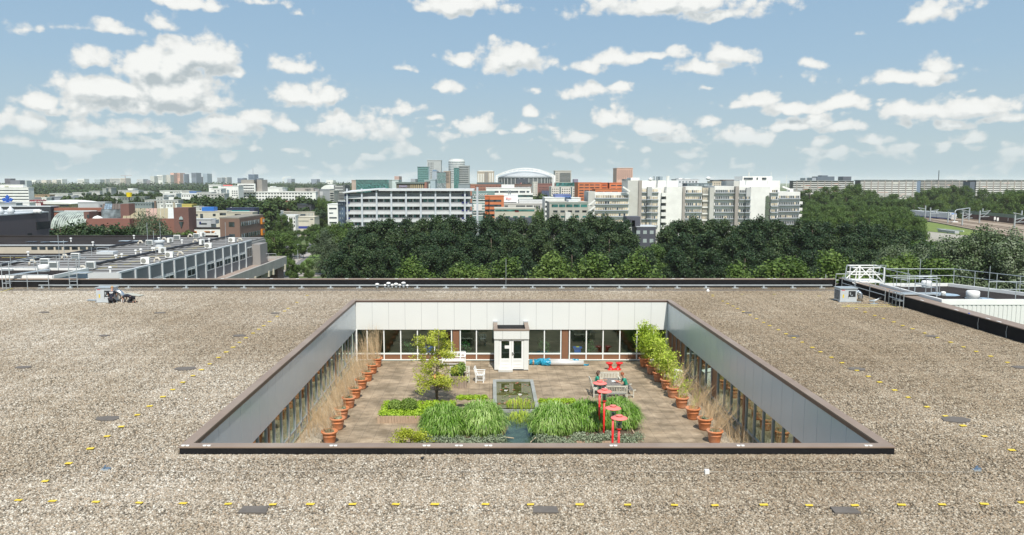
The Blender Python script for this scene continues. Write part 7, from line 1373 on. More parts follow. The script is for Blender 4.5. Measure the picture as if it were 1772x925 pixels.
HOR_ = [(261.7, 268.5, 304.3, (.50, .52, .48), 'slim pale round-edged tower, first left of the bright white one'), (273, 283, 302.4, (.70, .72, .68), 'bright white twin tower on the horizon'), (289.6, 296.5, 302, (.48, .47, .42), 'beige tower at the left of the pink towers'), (296.5, 302.7, 298.8, PK, 'narrow pink tower, left half of the pink pair'), (303, 313, 298.8, PK, 'wide pink tower, right half of the pink pair'), (313.3, 320, 300.6, (.30, .36, .42), 'grey-blue tower right of the pink pair'), (332.7, 341, 298.5, (.16, .20, .25), 'dark blue tower with notched side on the horizon'), (341, 346, 305.5, (.2, .23, .26), 'low step beside the notched dark tower'), (352.5, 360, 300, (.30, .38, .44), 'lone grey-blue tower right of the notched one'), (377, 385.5, 306.7, (.36, .40, .42), 'small grey slab on the horizon with white top'), (385.7, 394, 306.2, (.48, .50, .48), 'pale grey slab right of the small grey slab'), (412, 421, 307.8, (.15, .20, .28), 'dark blue block left of the masted tower'), (431, 441, 301.2, (.12, .18, .26), 'dark blue masted tower behind the long white office'), (441, 450, 307.8, (.16, .20, .26), 'dark low block right of the masted tower'),
        (135.6, 147, 309.2, WH, 'white horizon block near the dark far wood'), (165, 175, 310, (.36, .42, .44), 'small grey-green block on the left horizon'), (175, 185, 309.2, LG, 'pale horizon block right of the grey-green one'), (192, 209.5, 307.8, (.52, .53, .50), 'wide pale apartment block under the crane'), (209.5, 219, 308, (.58, .54, .46), 'cream apartment block right of the crane'), (238, 249, 309.5, (.50, .52, .52), 'pale office pair on the horizon'), (250.5, 265, 311, (.22, .22, .24), 'low dark block on the horizon'), (55, 64, 310.8, WH, 'first pale apartment block on the left horizon'), (73.5, 82, 311, (.6, .56, .48), 'second pale apartment block on the left horizon'), (91.7, 99.5, 310.3, (.60, .57, .5), 'third pale apartment block on the left horizon'), (99.5, 109, 309.5, WH, 'white apartment block, right end of the left horizon group'), (36, 48, 312, (.4, .46, .46), 'green-grey glass box behind the white banded office'), (10, 20, 308.5, (.16, .16, .18), 'dark round-topped tower behind the white banded office'), (20, 36, 311.5, (.18, .19, .22), 'low dark slab behind the white banded office'), (1412.5, 1442.5, 305, (.10, .13, .17), 'wide dark slab above the banded flats'), (1457.5, 1471.5, 305, (.12, .14, .18), 'smaller dark slab right of the wide one'), (498, 505, 309, (.34, .38, .44), 'small grey block under the white cranes'), (539, 549, 309.5, (.22, .26, .32), 'dark low slab right of the white cranes'), (565, 577, 311, WH, 'tiny white slab on the horizon'), (683, 691, 304.5, (.44, .30, .26), 'reddish block left of the green tower'), (711, 719, 309, (.3, .33, .36), 'tiny grey block beside the green tower'), (1392, 1398, 307.5, (.4, .42, .44), 'tiny pale tower above the left flats'), (1404, 1411, 307, (.32, .35, .4), 'tiny blue-grey tower left of the wide dark slab'), (993, 1000, 309.5, (.16, .12, .2), 'tiny purple block right of the beige block'), (1141, 1146, 305, (.25, .32, .38), 'small blue-grey tower behind the white complex')]
for i, (a, b, yt, col, lb) in enumerate(HOR_):
    D = 3200 if not (a < 50 or a > 1390 or 'green tower' in lb) else 1700
    w = [('band', yt + 1.6 + 2.4 * k, yt + 2.6 + 2.4 * k, a + .8, b - .8, wallmat(tuple(c * .55 for c in col))) for k in range(3)] if (b - a) > 8 and yt < 309.3 else []
    if 'wide dark slab' == lb[:14]: w = [('vol', 303, 305, 1420, 1431, wallmat((.10, .13, .17)))]
    block('horizon_tower' if yt < 306 else 'horizon_block', lb, D + 37 * (i % 9), a, b, yt, col, 60, w, roofm=False)
p = AT(437.6, 290, 3150); tag(MB().tube([(p[0], p[1], ZZ(302, 3150)), (p[0], p[1], ZZ(299, 3150)), (p[0], p[1], p[2])], 2.2, 6, .7).build('antenna_mast', wallmat((.35, .38, .42))), 'tall antenna mast on the dark blue tower', 'mast')
t = thing('tower_crane', 'thin tower crane over the cream apartment block', 'crane'); p = AT(216.5, 303.5, 3100); MB().bar((p[0], p[1], 0), p, 1.6).build('mast', wallmat((.4, .3, .28)), t); MB().bar((p[0] - 18, p[1], p[2]), (p[0] + 28, p[1], p[2] + .5), 1.2).build('jib', wallmat((.4, .3, .28)), t)
t = thing('white_cranes', 'white harbour-like frame on the horizon right of the masted tower', 'crane')
for a, b, yt in ((489, 497, 308), (491, 505, 306)): x0, x1 = XX(a, 3000), XX(b, 3000); z = ZZ(yt, 3000); MB().bar((x0, 3000, z), (x1, 3000, z + 1), 2.2).build('boom', WHM, t); MB().bar((x0 + 3, 3000, 0), (x0 + 3, 3000, z), 2).build('leg', WHM, t)
# ---- centre-right mid-distance offices
def rowsW(y0, dy, n, h, a, b, k, fr, mt=None): return [('row', y0 + dy * i, y0 + dy * i + h, a, b, k, fr, mt or G_dark) for i in range(n)]
block('brick_office_row', 'orange-brown brick office with dark roof left of the stadium', 640, 814, 872, 319.5, (.34, .155, .105), 25, rowsW(321.4, 4.4, 3, 1.8, 822, 868, 18, .5) + [('vol', 315.3, 319.5, 825, 871, wallmat((.09, .13, .14)), 'roof_storey')])
block('white_flat_office', 'white flat-roofed office with long window strip and two flues', 480, 841, 919, 325.5, WH, 22, [('band', 330, 333, 850, 863, G_dark), ('band', 330, 333, 865, 897, G_dark), ('band', 330, 333, 899, 909, G_dark), ('band', 330, 333, 911, 916, G_dark), ('band', 337, 340.5, 895, 922, G_green), ('vol', 319, 325.5, 868, 890, WHM), ('proj', 333.4, 337, 855, 922, WHM, 'white_band', 1.0), ('proj', 341, 344.3, 893, 922, WHM, 'white_band', 1.0), ('band', 345, 348.5, 897, 919, G_dark)])
for px, lb in ((880.3, 'left'), (883.3, 'right')): p = AT(px, 329, 476); tag(MB().tube([(p[0], p[1], ZZ(337, 476)), p], .4, 8).build('flue', M_steel), '%s one of two steel flues on the white flat-roofed office' % lb, 'flue')
block('white_sign_wall', 'blank white wall with small red lettering in front of the flat-roofed office', 440, 872, 896, 338, (.82, .83, .82), 12, [('proj', 349.2, 352, 872, 894, G_dark, 'shadow_gap', .05)])
sign('Aon', 875.5, 344.6, 439.5, 1.9, mat('sign_red', (.7, .03, .03)), 'small red lettering on the blank white wall')
block('green_banded_office', 'green and white banded glass office at the right end of the long grey office', 415, 817, 856, 331.5, (.20, .30, .28), 20, [('band', 339.5 + 4.6 * k, 341 + 4.6 * k, 818, 855, WHM, 'white_strip') for k in range(8)] + [('band', 345, 347, 818, 840, G_dark), ('band', 366, 371, 818, 840, G_dark), ('proj', 352.5, 364, 820, 834, wallmat((.72, .72, .70)), 'white_poster', .3), ('band', 335.5, 338.8, 818, 844, wallmat((.16, .20, .19)), 'sign_band')])
sign('A ROODT', 820, 338.2, 413.9, 1.6, M_white, 'white lettering along the top of the green banded office')
og = block('orange_brick_office', 'orange brick office with dark window bands and angled left side', 385, 847, 872, 339.6, OR, 20, [('band', 345.2 + 8.3 * k, 348.7 + 8.3 * k, 847.2, 867.5, G_dark) for k in range(5)])
block('orange_brick_wing', 'narrow orange brick wing left of the orange office', 388, 839, 847, 339.4, (.55, .15, .05), 20, [('band', 345 + 8.4 * k, 348.5 + 8.4 * k, 839.2, 846.8, G_dark) for k in range(5)])
block('grey_rear_office', 'long grey office with dark windows behind the pale green-strip office', 430, 872, 943, 352.5, (.50, .49, .45), 20, [('band', 355, 358, 873, 879, G_dark), ('band', 355, 358, 893, 909, G_dark), ('band', 355, 358, 911, 922, G_dark), ('row', 355, 361, 924, 935, 4, .7, G_dark), ('vol', 346, 352.5, 898, 943, wallmat((.60, .61, .60)), 'rooftop_screen')])
block('green_strip_office', 'pale beige office with green glass strip and terrace rail just behind the dark trees', 330, 856, 927, 361, (.46, .44, .36), 18, [('band', 363, 365.3, 857, 925, G_green), ('band', 361.2, 362.6, 857, 925, wallmat((.24, .32, .28)), 'terrace_rail'), ('band', 363.3, 366.5, 891, 898, mat('door_red', (.2, .03, .03), .6, 0), 'entrance'), ('row', 373.5, 375.5, 859, 925, 5, .6, G_green), ('proj', 375.6, 400, 858, 941, wallmat((.07, .08, .10)), 'dark_plinth', .4)])
block('white_framed_office', 'white end wall with stacked square windows beside the beige green-roofed office', 395, 943, 977, 342.3, WH, 20, [('row', 347 + 8.3 * k, 350.5 + 8.3 * k, 943.3, 946.3, 1, .8, G_dark) for k in range(4)])
block('beige_green_roof_office', 'beige brick office with green glazed top storey right of the white end wall', 345, 951, 1018, 350, (.40, .39, .34), 18, [('row', 353.2, 358, 954, 1017, 5, .88, G_green), ('band', 350.4, 352, 952, 1018, wallmat((.22, .30, .26)), 'terrace_rail'), ('row', 363.6, 367, 955, 1018, 5, .6, G_dark), ('row', 373, 376, 955, 1018, 5, .5, G_green), ('proj', 366.5, 395, 978, 987, wallmat((.6, .6, .57)), 'stair_block', 2), ('vol', 345.5, 350, 984, 1001, wallmat((.62, .64, .64)), 'plant_room')])
block('blue_glass_block', 'blue glass and lilac block between white office parts', 400, 961, 988, 337, (.14, .18, .36), 16, [('band', 340, 350, 973, 987, G_blue), ('band', 339.5, 341.3, 973, 988, mat('strip_blue', (.08, .2, .5), .5, 0), 'blue_strip')])
block('white_side_block', 'white low block right of the blue glass block', 398, 989, 1005, 342.5, WH, 12)
block('white_window_office', 'white office with three towers of square windows and green glass storey', 560, 954, 999, 323, (.70, .67, .60), 22, [('row', 326 + 4 * k, 327.8 + 4 * k, 954.5, 967, 4, .5, G_dark) for k in range(3)] + [('row', 326 + 4 * k, 327.8 + 4 * k, 971.5, 987, 4, .5, G_dark) for k in range(3)] + [('row', 326 + 4 * k, 327.8 + 4 * k, 991, 998, 2, .5, G_dark) for k in range(4)] + [('band', 320.2, 345, 968, 970.5, wallmat((.10, .16, .16)), 'glass_slot'), ('band', 320.2, 345, 987.6, 990, wallmat((.10, .16, .16)), 'glass_slot'), ('vol', 315.5, 323, 962, 994, G_green, 'glass_storey')])
block('white_window_slab', 'narrow white slab with three columns of dark windows below the stadium', 600, 922, 930, 315, (.70, .68, .60), 14, rowsW(317, 3.5, 6, 1.6, 922.3, 929.8, 3, .5))
block('brown_brick_office', 'dark brown brick office right of the white slab, below the stadium', 610, 930, 955, 318, (.24, .115, .095), 22, rowsW(323.5, 3.7, 3, 1.6, 932, 954, 9, .45) + [('proj', 329.5, 345, 937, 951.5, wallmat((.07, .09, .15)), 'navy_bay', 3)])
block('brown_low_office', 'brown office with dark glass roof under the stadium entrance', 650, 890, 922, 319, (.22, .15, .12), 20, [('vol', 315.5, 319, 903, 918, G_dark), ('row', 322, 325, 892, 921, 8, .5, G_grey)])
sign('mc', 899.6, 317.4, 648, 1.3, mat('sign_red', (.7, .03, .03)), 'tiny red sign below the stadium')
block('orange_long_office', 'long orange-red brick office with window strips behind the white complex', 520, 1000, 1040, 316, OR, 22, [('row', 318.7 + 4.85 * k, 320.2 + 4.85 * k, 1001.5, 1038, 4, .82, G_dark) for k in range(6)])
block('orange_link', 'orange brick middle section of the long orange office', 523, 1040.3, 1051, 316.4, (.60, .155, .05), 20, [('row', 319 + 4.9 * k, 320.4 + 4.9 * k, 1041.3, 1050, 1, .9, G_dark) for k in range(4)])
block('orange_long_office', 'right section of the orange brick office beside the white tower', 519, 1054.5, 1088, 316.4, OR, 20, [('row', 319.6 + 5.7 * k, 321.2 + 5.7 * k, 1056, 1087, 3, .82, G_dark) for k in range(2)])
block('orange_front_wing', 'low orange brick wing in front of the long orange office', 500, 1030, 1086, 327.5, OR, 16, [('row', 331.2, 332.2, 1032, 1070, 3, .8, G_dark)])
# ---- the white complex on the right
wc = thing('white_office_complex', 'big white stepped office complex with balcony bands right of centre', 'building'); Dc = 400.; Mw = wallmat((.73, .73, .69)); Mg = wallmat((.33, .30, .27)); Mgs = wallmat((.50, .50, .46)); Msh = wallmat((.36, .39, .42))
def vol(n, x0, x1, yt, d, dep, mt, base=0): return ub(n, XX(x0, d), XX(x1, d), d, d + dep, base, ZZ(yt, d), mt, wc)
NW = [0]
def bands(x0, x1, d, ys, dark, led=True, seg=6):
    for k, y in enumerate(ys):
        z0, z1 = ZZ(y + 4.2, d), ZZ(y, d); a, b = XX(x0, d), XX(x1, d); m = MB(); random.seed(int(x0) + k * 3)
        for q in range(seg):
            m.cur = (0 if random.random() < dark else 1); c0 = a + (b - a) * q / seg; m.box(c0 + .12, a + (b - a) * (q + 1) / seg - .12, d - .12, d - .02, z0, z1)
        m.build('window_band', [G_dark, G_tan], wc)
        if led: ub('balcony_ledge', a - .3, b + .3, d - 1.1, d - .02, z0 - .55, z0 - .08, Msh, wc)
Y0 = [340.8 + 11.15 * k for k in range(8)]
vol('wall', 1029, 1088, 333, 392, 20, Mw); bands(1030.5, 1087, 392, [337.5, 348, 358.5, 369, 379.5], .12, seg=14)
vol('end_wall', 1018, 1030.5, 331, 392.5, 18, Mgs)
for k in range(5):     # zigzag fire stair
    z0 = ZZ(346 + 10.6 * k, 389); x0, x1 = XX(1019, 389), XX(1030, 389); MB().bar((x0, 389, z0 - 2.6), (x1, 389, z0), .9, .7).build('stair_flight', Mw, wc); MB().bar((x0, 390.2, z0 - 2.6), (x1, 390.2, z0 - 3.1), .9, .5).build('stair_flight', Mgs, wc)
vol('tower_wall', 1086, 1105, 311.8, 394, 18, Mgs); vol('dark_shade_side', 1105, 1110.5, 311.8, 393, 18, Mg); vol('roof_storey', 1091, 1106, 307, 398, 12, Mw, ZZ(312, 398)); vol('roof_storey', 1080, 1105, 309.6, 399, 8, wallmat((.12, .16, .17)), ZZ(312, 399))  # dark strip on the tower: shade put into the wall colour
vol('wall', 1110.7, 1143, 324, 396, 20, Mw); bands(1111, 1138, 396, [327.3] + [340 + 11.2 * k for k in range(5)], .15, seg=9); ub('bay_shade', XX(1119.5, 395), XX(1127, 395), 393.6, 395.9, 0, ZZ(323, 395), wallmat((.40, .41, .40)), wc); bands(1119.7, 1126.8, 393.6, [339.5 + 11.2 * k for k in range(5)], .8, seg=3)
vol('back_wall', 1110, 1172, 312, 404, 25, Mw); vol('wall', 1138.5, 1144, 333, 395.5, 20, Mw)
for k in range(6):
    z = ZZ(338 + 11.2 * k, 396); ub('stair_landing', XX(1144.2, 395), XX(1152, 395), 393.5, 398, z - .4, z + 1.4, Mw, wc); ub('stair_recess', XX(1145, 397), XX(1152.5, 397), 396.8, 398, z - 2.7, z - .5, wallmat((.14, .16, .16)), wc)
vol('blank_wall', 1153, 1181.5, 322.5, 395, 20, Mw); vol('dark_shade_side', 1181.5, 1185.8, 322.5, 394, 20, Mg)  # narrow left-facing side, its shade painted as a darker wall
vol('wall', 1186, 1214.5, 322.2, 396, 20, Mw); bands(1186.5, 1213.5, 396, [328.6 + 11.15 * k for k in range(6)], .35, seg=8)
vol('stair_glass', 1215.5, 1228, 325, 397, 18, G_tan); 
for k in range(6): ub('mullion', XX(1217 + 2 * k, 396.8), XX(1217.5 + 2 * k, 396.8), 396.6, 396.95, 0, ZZ(325.5, 396.8), Mw, wc)
for k in range(5): ub('stair_band', XX(1215.5, 396.5), XX(1228, 396.5), 396.2, 396.55, ZZ(337.5 + 11 * k, 396.5), ZZ(335 + 11 * k, 396.5), Mw, wc)
vol('grey_shade_side', 1228.3, 1235.5, 324, 394, 20, Mgs)  # another left-facing side with the shade in its grey colour
vol('wall', 1236, 1272.5, 321.5, 396, 20, Mw); bands(1237.5, 1271.5, 396, [328.2 + 11.15 * k for k in range(6)], .8, seg=11); vol('dark_shade_side', 1272.6, 1278.2, 322, 393.5, 20, Mg)  # the dark side here is wall shade given as colour
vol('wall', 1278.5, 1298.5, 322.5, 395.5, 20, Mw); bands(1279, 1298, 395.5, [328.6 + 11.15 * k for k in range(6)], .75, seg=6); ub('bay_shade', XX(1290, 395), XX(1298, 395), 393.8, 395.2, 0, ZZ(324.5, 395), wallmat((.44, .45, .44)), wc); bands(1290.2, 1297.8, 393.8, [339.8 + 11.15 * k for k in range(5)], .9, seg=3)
vol('blank_wall', 1298.7, 1331, 322.5, 394, 22, Mw); vol('upper_wall', 1279, 1349, 312, 402, 25, Mw); vol('upper_shade_wall', 1269, 1279, 312.5, 402.5, 22, Mgs); vol('roof_storey', 1284, 1335, 304.8, 408, 14, Mw, ZZ(312, 408)); 
for a, b in ((1286, 1301.5), (1308, 1310.5), (1317.5, 1325)): ub('window_band', XX(a, 407.8), XX(b, 407.8), 407.6, 407.95, ZZ(310.6, 408), ZZ(307, 408), G_dark, wc)
vol('wall', 1331.2, 1348, 322.5, 397, 20, Mw)
for k in range(6):
    z = ZZ(339 + 11.2 * k, 396); m = MB(); x0, x1 = XX(1325.5, 393.5), XX(1334, 393.5); m.extr_y([(x0, z - 3), (x0, z - .2), (x0 + (x1 - x0) * .5, z + .5), (x1, z - 3)], 393.6, 393.9); m.build('stair_opening', wallmat((.10, .13, .09)), wc)
vol('wall', 1334.5, 1346, 333, 393.5, 10, Mw); bands(1335, 1345.5, 393.5, [328.2, 340 + 0, 351, 362, 373], .3, seg=3)
vol('wall', 1346.5, 1384.5, 331.5, 396, 20, Mw); bands(1347.5, 1383.5, 396, [338.2 + 11.1 * k for k in range(5)], .75, seg=12)
for k in range(4): z = ZZ(350 + 11 * k, 397); ub('end_balcony', XX(1384, 397), XX(1389.5, 397), 397, 402, z - .9, z + .5, Mw, wc)
MB().bar(AT(1354, 322.5, 400), AT(1370, 328.5, 400), 1.2, .8).build('roof_slide', Mw, wc); ub('roof_block', XX(1366, 400), XX(1371, 400), 399, 404, ZZ(333, 400), ZZ(326, 400), Mw, wc)
vol('upper_wall', 1138, 1150, 311.5, 400, 8, Mw)
MB().bar(AT(1078, 323, 390), AT(1090, 331, 390), 1.2, .8).build('roof_slide', Mw, wc)
block('white_plant_roofs', 'jumble of white plant rooms and pipes behind the white complex', 440, 1170, 1208, 310.5, (.66, .68, .68), 25, [('vol', 307.5, 310.5, 1174, 1180, WHM), ('vol', 308.5, 310.5, 1184, 1194, WHM), ('row', 313, 315.5, 1173, 1207, 6, .5, G_grey)])
block('dark_glass_penthouse', 'dark glass penthouse above the white complex', 415, 1189, 1232, 317.5, (.12, .16, .17), 12, [('row', 318.6, 321.5, 1191, 1230, 6, .8, G_grey)])
block('cream_rear_house', 'small cream house with dark hipped roof behind the white complex', 520, 1232, 1251, 314, (.62, .55, .44), 15, rowsW(316, 3.2, 2, 1.4, 1234, 1249, 5, .5) + [('vol', 310.8, 314, 1233.5, 1245, wallmat((.08, .10, .11)), 'roof')])
block('brown_rear_flats', 'dark brown flats behind the white complex', 700, 1250, 1272, 311.5, (.20, .14, .12), 20); 
for i, (px, y0, y1, lb) in enumerate(((1131.5, 312, 305, 'left short black-tipped flue on the white complex'), (1137, 312, 305, 'right short black-tipped flue on the white complex'), (1155.5, 322, 304, 'white striped vent pipe on the white complex'), (1296, 305, 298, 'white mast on the top storey of the white complex'), (1334.5, 305, 297, 'thin whip antenna at the right of the top storey'), (1361.5, 325, 302, 'thin mast behind the right end of the white complex'))):
    p = AT(px, y1, 399); tag(MB().tube([(p[0], p[1], ZZ(y0, 399)), p], (.5, .5, .9, .3, .12, .12)[i], 7).build('roof_pipe', M_steel if i < 2 else WHM), lb, 'pipe')
p = AT(1125.5, 310, 399); tag(MB().lathe([(0, -1), (.9, -.6), (1.1, 0), (.9, .6), (0, 1)], p, 10).build('radome', WHM, smooth=True), 'small white radome ball on the white complex', 'radome'); p = AT(1225.5, 308.3, 430); tag(MB().lathe([(0, -1), (1, -.7), (1.4, 0), (1, .7), (0, 1)], p, 10).build('radome', WHM, smooth=True), 'white dish ball behind the white complex', 'radome')
block('slate_building', 'dark slate building with white windows between the tree groups', 235, 1103, 1136.5, 392.5, (.075, .08, .10), 16, [('row', 398.5, 404.5, 1100, 1135, 3, .55, wallmat((.35, .42, .40))), ('row', 413, 419.5, 1100, 1135, 3, .55, wallmat((.35, .42, .40))), ('vol', 374.5, 392.5, 1085, 1109, wallmat((.09, .095, .115)), 'stair_tower'), ('vol', 381, 392, 1094, 1100, wallmat((.45, .44, .38)), 'vent_box')], roofm=M_trim)
# ---- banded flats on the right horizon
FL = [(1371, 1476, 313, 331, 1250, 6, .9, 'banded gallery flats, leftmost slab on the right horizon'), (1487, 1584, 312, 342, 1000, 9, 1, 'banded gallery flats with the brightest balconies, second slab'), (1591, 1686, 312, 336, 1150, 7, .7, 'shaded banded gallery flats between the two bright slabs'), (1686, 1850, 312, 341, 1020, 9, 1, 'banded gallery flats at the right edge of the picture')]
for (a, b, yt, yb, D, n, br, lb) in FL:
    t = thing('gallery_flats', lb, 'building', group='banded flats on the right horizon'); x0, x1 = XX(a, D), XX(b, D); ub('wall', x0, x1, D, D + 14, 0, ZZ(yt, D), wallmat((.08, .075, .075)), t); ub('roof', x0 - 1, x1 + 1, D - 2.5, D + 15, ZZ(yt, D), ZZ(yt, D) + .8, wallmat((.30, .34, .33)), t)
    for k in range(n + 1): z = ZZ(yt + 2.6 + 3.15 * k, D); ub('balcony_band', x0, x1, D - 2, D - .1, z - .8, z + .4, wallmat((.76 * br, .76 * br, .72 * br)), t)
    for k in range(int((b - a) / 12)): x = XX(a + 6 + 12 * k, D); ub('stair_shaft', x - .6, x + .6, D - 2.4, D - 2.05, 0, ZZ(yt, D), wallmat((.34, .30, .27)), t)
    for k in range(16): x = XX(a + 3 + (b - a - 9) * random.random(), D); z = ZZ(yt + 2.6 + 3.15 * random.randint(1, n), D); ub('infill_panel', x, x + 7, D - 1.2, D - .05, z + .4, z + 1.6, wallmat(((.42, .16, .10), (.55, .50, .40), (.30, .33, .36))[k % 3]), t)
    for k in range(5): x = XX(a + 12 + (b - a - 20) * random.random(), D); ub('lift_house', x - 4, x + 5, D + 2, D + 9, ZZ(yt, D) + .8, ZZ(yt - 1.5, D), wallmat((.18, .18, .19)), t)
ub_ = tag(ub('blue_gable', XX(1584, 999), XX(1591.5, 999), 999, 1012, 0, ZZ(312.5, 999), wallmat((.16, .22, .30)), None), 'blue-grey gable wall between the second slab and the shaded flats', 'building'); tag(ub('dark_gable', XX(1677, 1015), XX(1685.5, 1015), 1015, 1030, 0, ZZ(314, 1015), wallmat((.10, .12, .15)), None), 'dark gable wall left of the rightmost flats', 'building'); tag(MB().tube([AT(1624, 312, 1145), AT(1625, 294.5, 1145)], .5, 5).build('radio_mast', M_dark), 'thin radio mast over the shaded flats', 'mast')
# ---- railway on the right
ez = 8.0; GR = lambda px, py, dr=24.0: G(px, py, dr)
e_top = [(1560, 366), (1650, 372), (1772, 381), (1900, 392)]; e_bot = [(1560, 376), (1605, 381), (1700, 399), (1772, 419), (1900, 440)]
pl1 = [GR(*q)[:2] for q in e_top]; pl2 = [GR(*q)[:2] for q in e_bot]
m = MB(); m.prism(pl2 + pl1[::-1], 0, ez); tag(m.build('railway_embankment', mat('ballast', (.30, .24, .18), .95, .25, .12)), 'brown ballast railway embankment on the right', 'embankment', kind='structure')
for i, (u) in enumerate((.06, .14, .34, .42, .62, .70, .84, .92)):
    def at(u_, s):   # s along
        k = s * (len(pl1) - 1); i0 = min(int(k), len(pl1) - 2); f = k - i0; a = Vector((*pl1[i0], ez)).lerp(Vector((*pl1[i0 + 1], ez)), f); k2 = s * (len(pl2) - 1); j0 = min(int(k2), len(pl2) - 2); g_ = k2 - j0; b = Vector((*pl2[j0], ez)).lerp(Vector((*pl2[j0 + 1], ez)), g_); return b.lerp(a, u_)
    m = MB(); pts = [at(u, s / 12) + Vector((0, 0, .2)) for s in range(13)]
    for a, b in zip(pts, pts[1:]): m.bar(a, b, .25, .2)
    tag(m.build('rail', mat('rust_rail', (.22, .13, .08), .6, .1)), 'rail on the embankment, %s from the near side' % nth(i), 'rail', 'rails of the railway', 'structure')
wl = [GR(1640, 375.5), GR(1700, 380.5), GR(1772, 388.5), GR(1880, 399)]; t = thing('retaining_wall', 'dark brick retaining wall with green fence behind the tracks', 'wall'); m = MB()
for a, b in zip(wl, wl[1:]): m.bar((a[0], a[1], ez + 1.6), (b[0], b[1], ez + 1.6), .6, 3.2)
m.build('brick_wall', mat('dark_brick', (.10, .055, .045), .9, .3, .2), t); m = MB()
for a, b in zip(wl, wl[1:]): m.bar((a[0], a[1] + .5, ez + 4.2), (b[0], b[1] + .5, ez + 4.2), .1, 2.0)
m.build('fence', mat('green_fence', (.14, .20, .15), .8, .2, .2), t)
tn = thing('metro_train', 'white and blue metro train running on the embankment at right', 'train'); A_ = Vector(GR(1578, 374.2)); B_ = Vector(GR(1650.5, 380.6)); d = (B_ - A_); Ltot = d.length; dn = d.normalized(); nr = Vector((dn.y, -dn.x, 0)) 
if nr.y > 0: nr = -nr
Mtw = wallmat((.62, .66, .68)); Mtb = mat('train_blue', (.02, .05, .22), .5, 0); hT = 3.6; nC = 3; Lc = Ltot / nC
def tbar(n, s0, s1, off, z0, z1, w, mt, par): a = A_ + dn * s0 + nr * off; b = A_ + dn * s1 + nr * off; return MB().bar((a.x, a.y, ez + (z0 + z1) / 2), (b.x, b.y, ez + (z0 + z1) / 2), w, z1 - z0).build(n, mt, par)
for c in range(nC):
    s0 = c * Lc + .3; s1 = (c + 1) * Lc - .3 - (1.5 if c == nC - 1 else 0); car = tbar('carriage', s0, s1, 0, .9, .9 + hT, 3.0, Mtw, tn); tbar('skirt', s0, s1, .02, .4, 1.1, 3.1, Mtb, tn); nwin = 4
    for k in range(nwin):
        a = s0 + (s1 - s0) * (k + .18) / nwin; b = s0 + (s1 - s0) * (k + .66) / nwin; tbar('window', a, b, 1.53, 2.2, 3.5, .06, G_dark, car); tbar('door', s0 + (s1 - s0) * (k + .76) / nwin, s0 + (s1 - s0) * (k + .94) / nwin, 1.53, 1.1, 3.9, .08, Mtb, car)
m = MB(); s = Ltot - 1.5; a = A_ + dn * s; b = A_ + dn * Ltot; m.bar((a.x, a.y, ez + 2.3), (b.x, b.y, ez + 1.9), 2.9, 3.0); m.build('cab', M_white, tn); tbar('cab_window', Ltot - 1.4, Ltot - .2, .2, 3.0, 4.2, 2.7, mat('cab_blue', (.05, .18, .5), .4, 0), tn)
def cat_mast(px, yb, yt, lb, arm=1):
    a = Vector(GR(px, yb)); top = ZZ(yt, a.y); t = thing('catenary_mast', lb, 'catenary mast', (0, 0, 0), 'catenary masts on the railway'); MB().bar((a.x, a.y, ez), (a.x, a.y, top), .55).build('post', M_galv, t)
    m = MB(); m.bar((a.x, a.y, top - 2.2), (a.x + 5 * arm, a.y, top - 1.2), .3).bar((a.x, a.y, top - 3.6), (a.x + 5.5 * arm, a.y, top - 3.4), .3).bar((a.x + 5 * arm, a.y, top - 1.2), (a.x + 1.5 * arm, a.y, top - 3.6), .22); m.build('bracket', M_galv, t); return a, top
for i, (px, yb, yt, ar) in enumerate(((1584.5, 373, 360, 1), (1600.5, 377, 355.5, -1), (1609, 381.7, 359, 1), (1640, 385, 366, 1), (1664.8, 389.5, 366, 1), (1676.5, 381, 359, -1), (1694.5, 386, 364, 1), (1699.5, 379, 360.5, 1), (1755, 395, 372, 1), (1767, 386, 364, -1))):
    cat_mast(px, yb, yt, 'grey catenary mast on the railway, %s from the left' % nth(i), ar)
t = thing('catenary_portal', 'pale arched catenary portal right of the metro train', 'catenary portal'); p0 = Vector(GR(1651.5, 384)); p1 = Vector(GR(1676, 381)); zt = ZZ(362.5, p0.y); MB().tube([(p0.x, p0.y, ez), (p0.x, p0.y, zt - 1), (p0.x + 1, p0.y, zt), (p1.x, p1.y, zt + .3)], .32, 6).build('frame', M_galv, t); MB().box(p0.x - 1.6, p0.x + 1.6, p0.y - 1, p0.y + 1, ez, ez + .5).build('foot', M_white, t)
for i, (px, yb) in enumerate(((1721, 383.5), (1745.5, 385.5), (1726, 385))):
    a = Vector(GR(px, yb)); t = thing('rail_signal', 'small white trackside signal, %s from the left' % nth((0, 2, 1)[i]), 'signal', (a.x, a.y, ez), 'trackside signals'); m = MB(); m.tube([(0, 0, 0), (0, 0, 2)], .12, 5); link(bpy.data.objects.new('post', m.mesh('post', M_galv)), t); m = MB(); m.box(-.5, .5, -.2, .2, 1.2, 3.0); link(bpy.data.objects.new('head', m.mesh('head', M_white)), t)
gz = lambda px, py: GR(px, py, 24.6)
m = MB(); q = [gz(1590, 381.5), gz(1660, 391.5), gz(1720, 403.5), gz(1720, 412), gz(1600, 399)]; m.prism([p[:2] for p in q], 0, 7.4); tag(m.build('grass_verge', mat('verge_grass', (.14, .19, .035), .95, .3, .25)), 'rough green-yellow grass verge below the tracks', 'verge', kind='structure')
m = MB(); q = [gz(1600, 399.3), gz(1720, 412.3), gz(1720, 440), gz(1600, 425)]; m.prism([p[:2] for p in q], 0, 7.35); tag(m.build('yard', mat('yard_paving', (.33, .31, .26), .95, .15, .2)), 'pale paved yard beside the railway', 'yard', kind='structure')
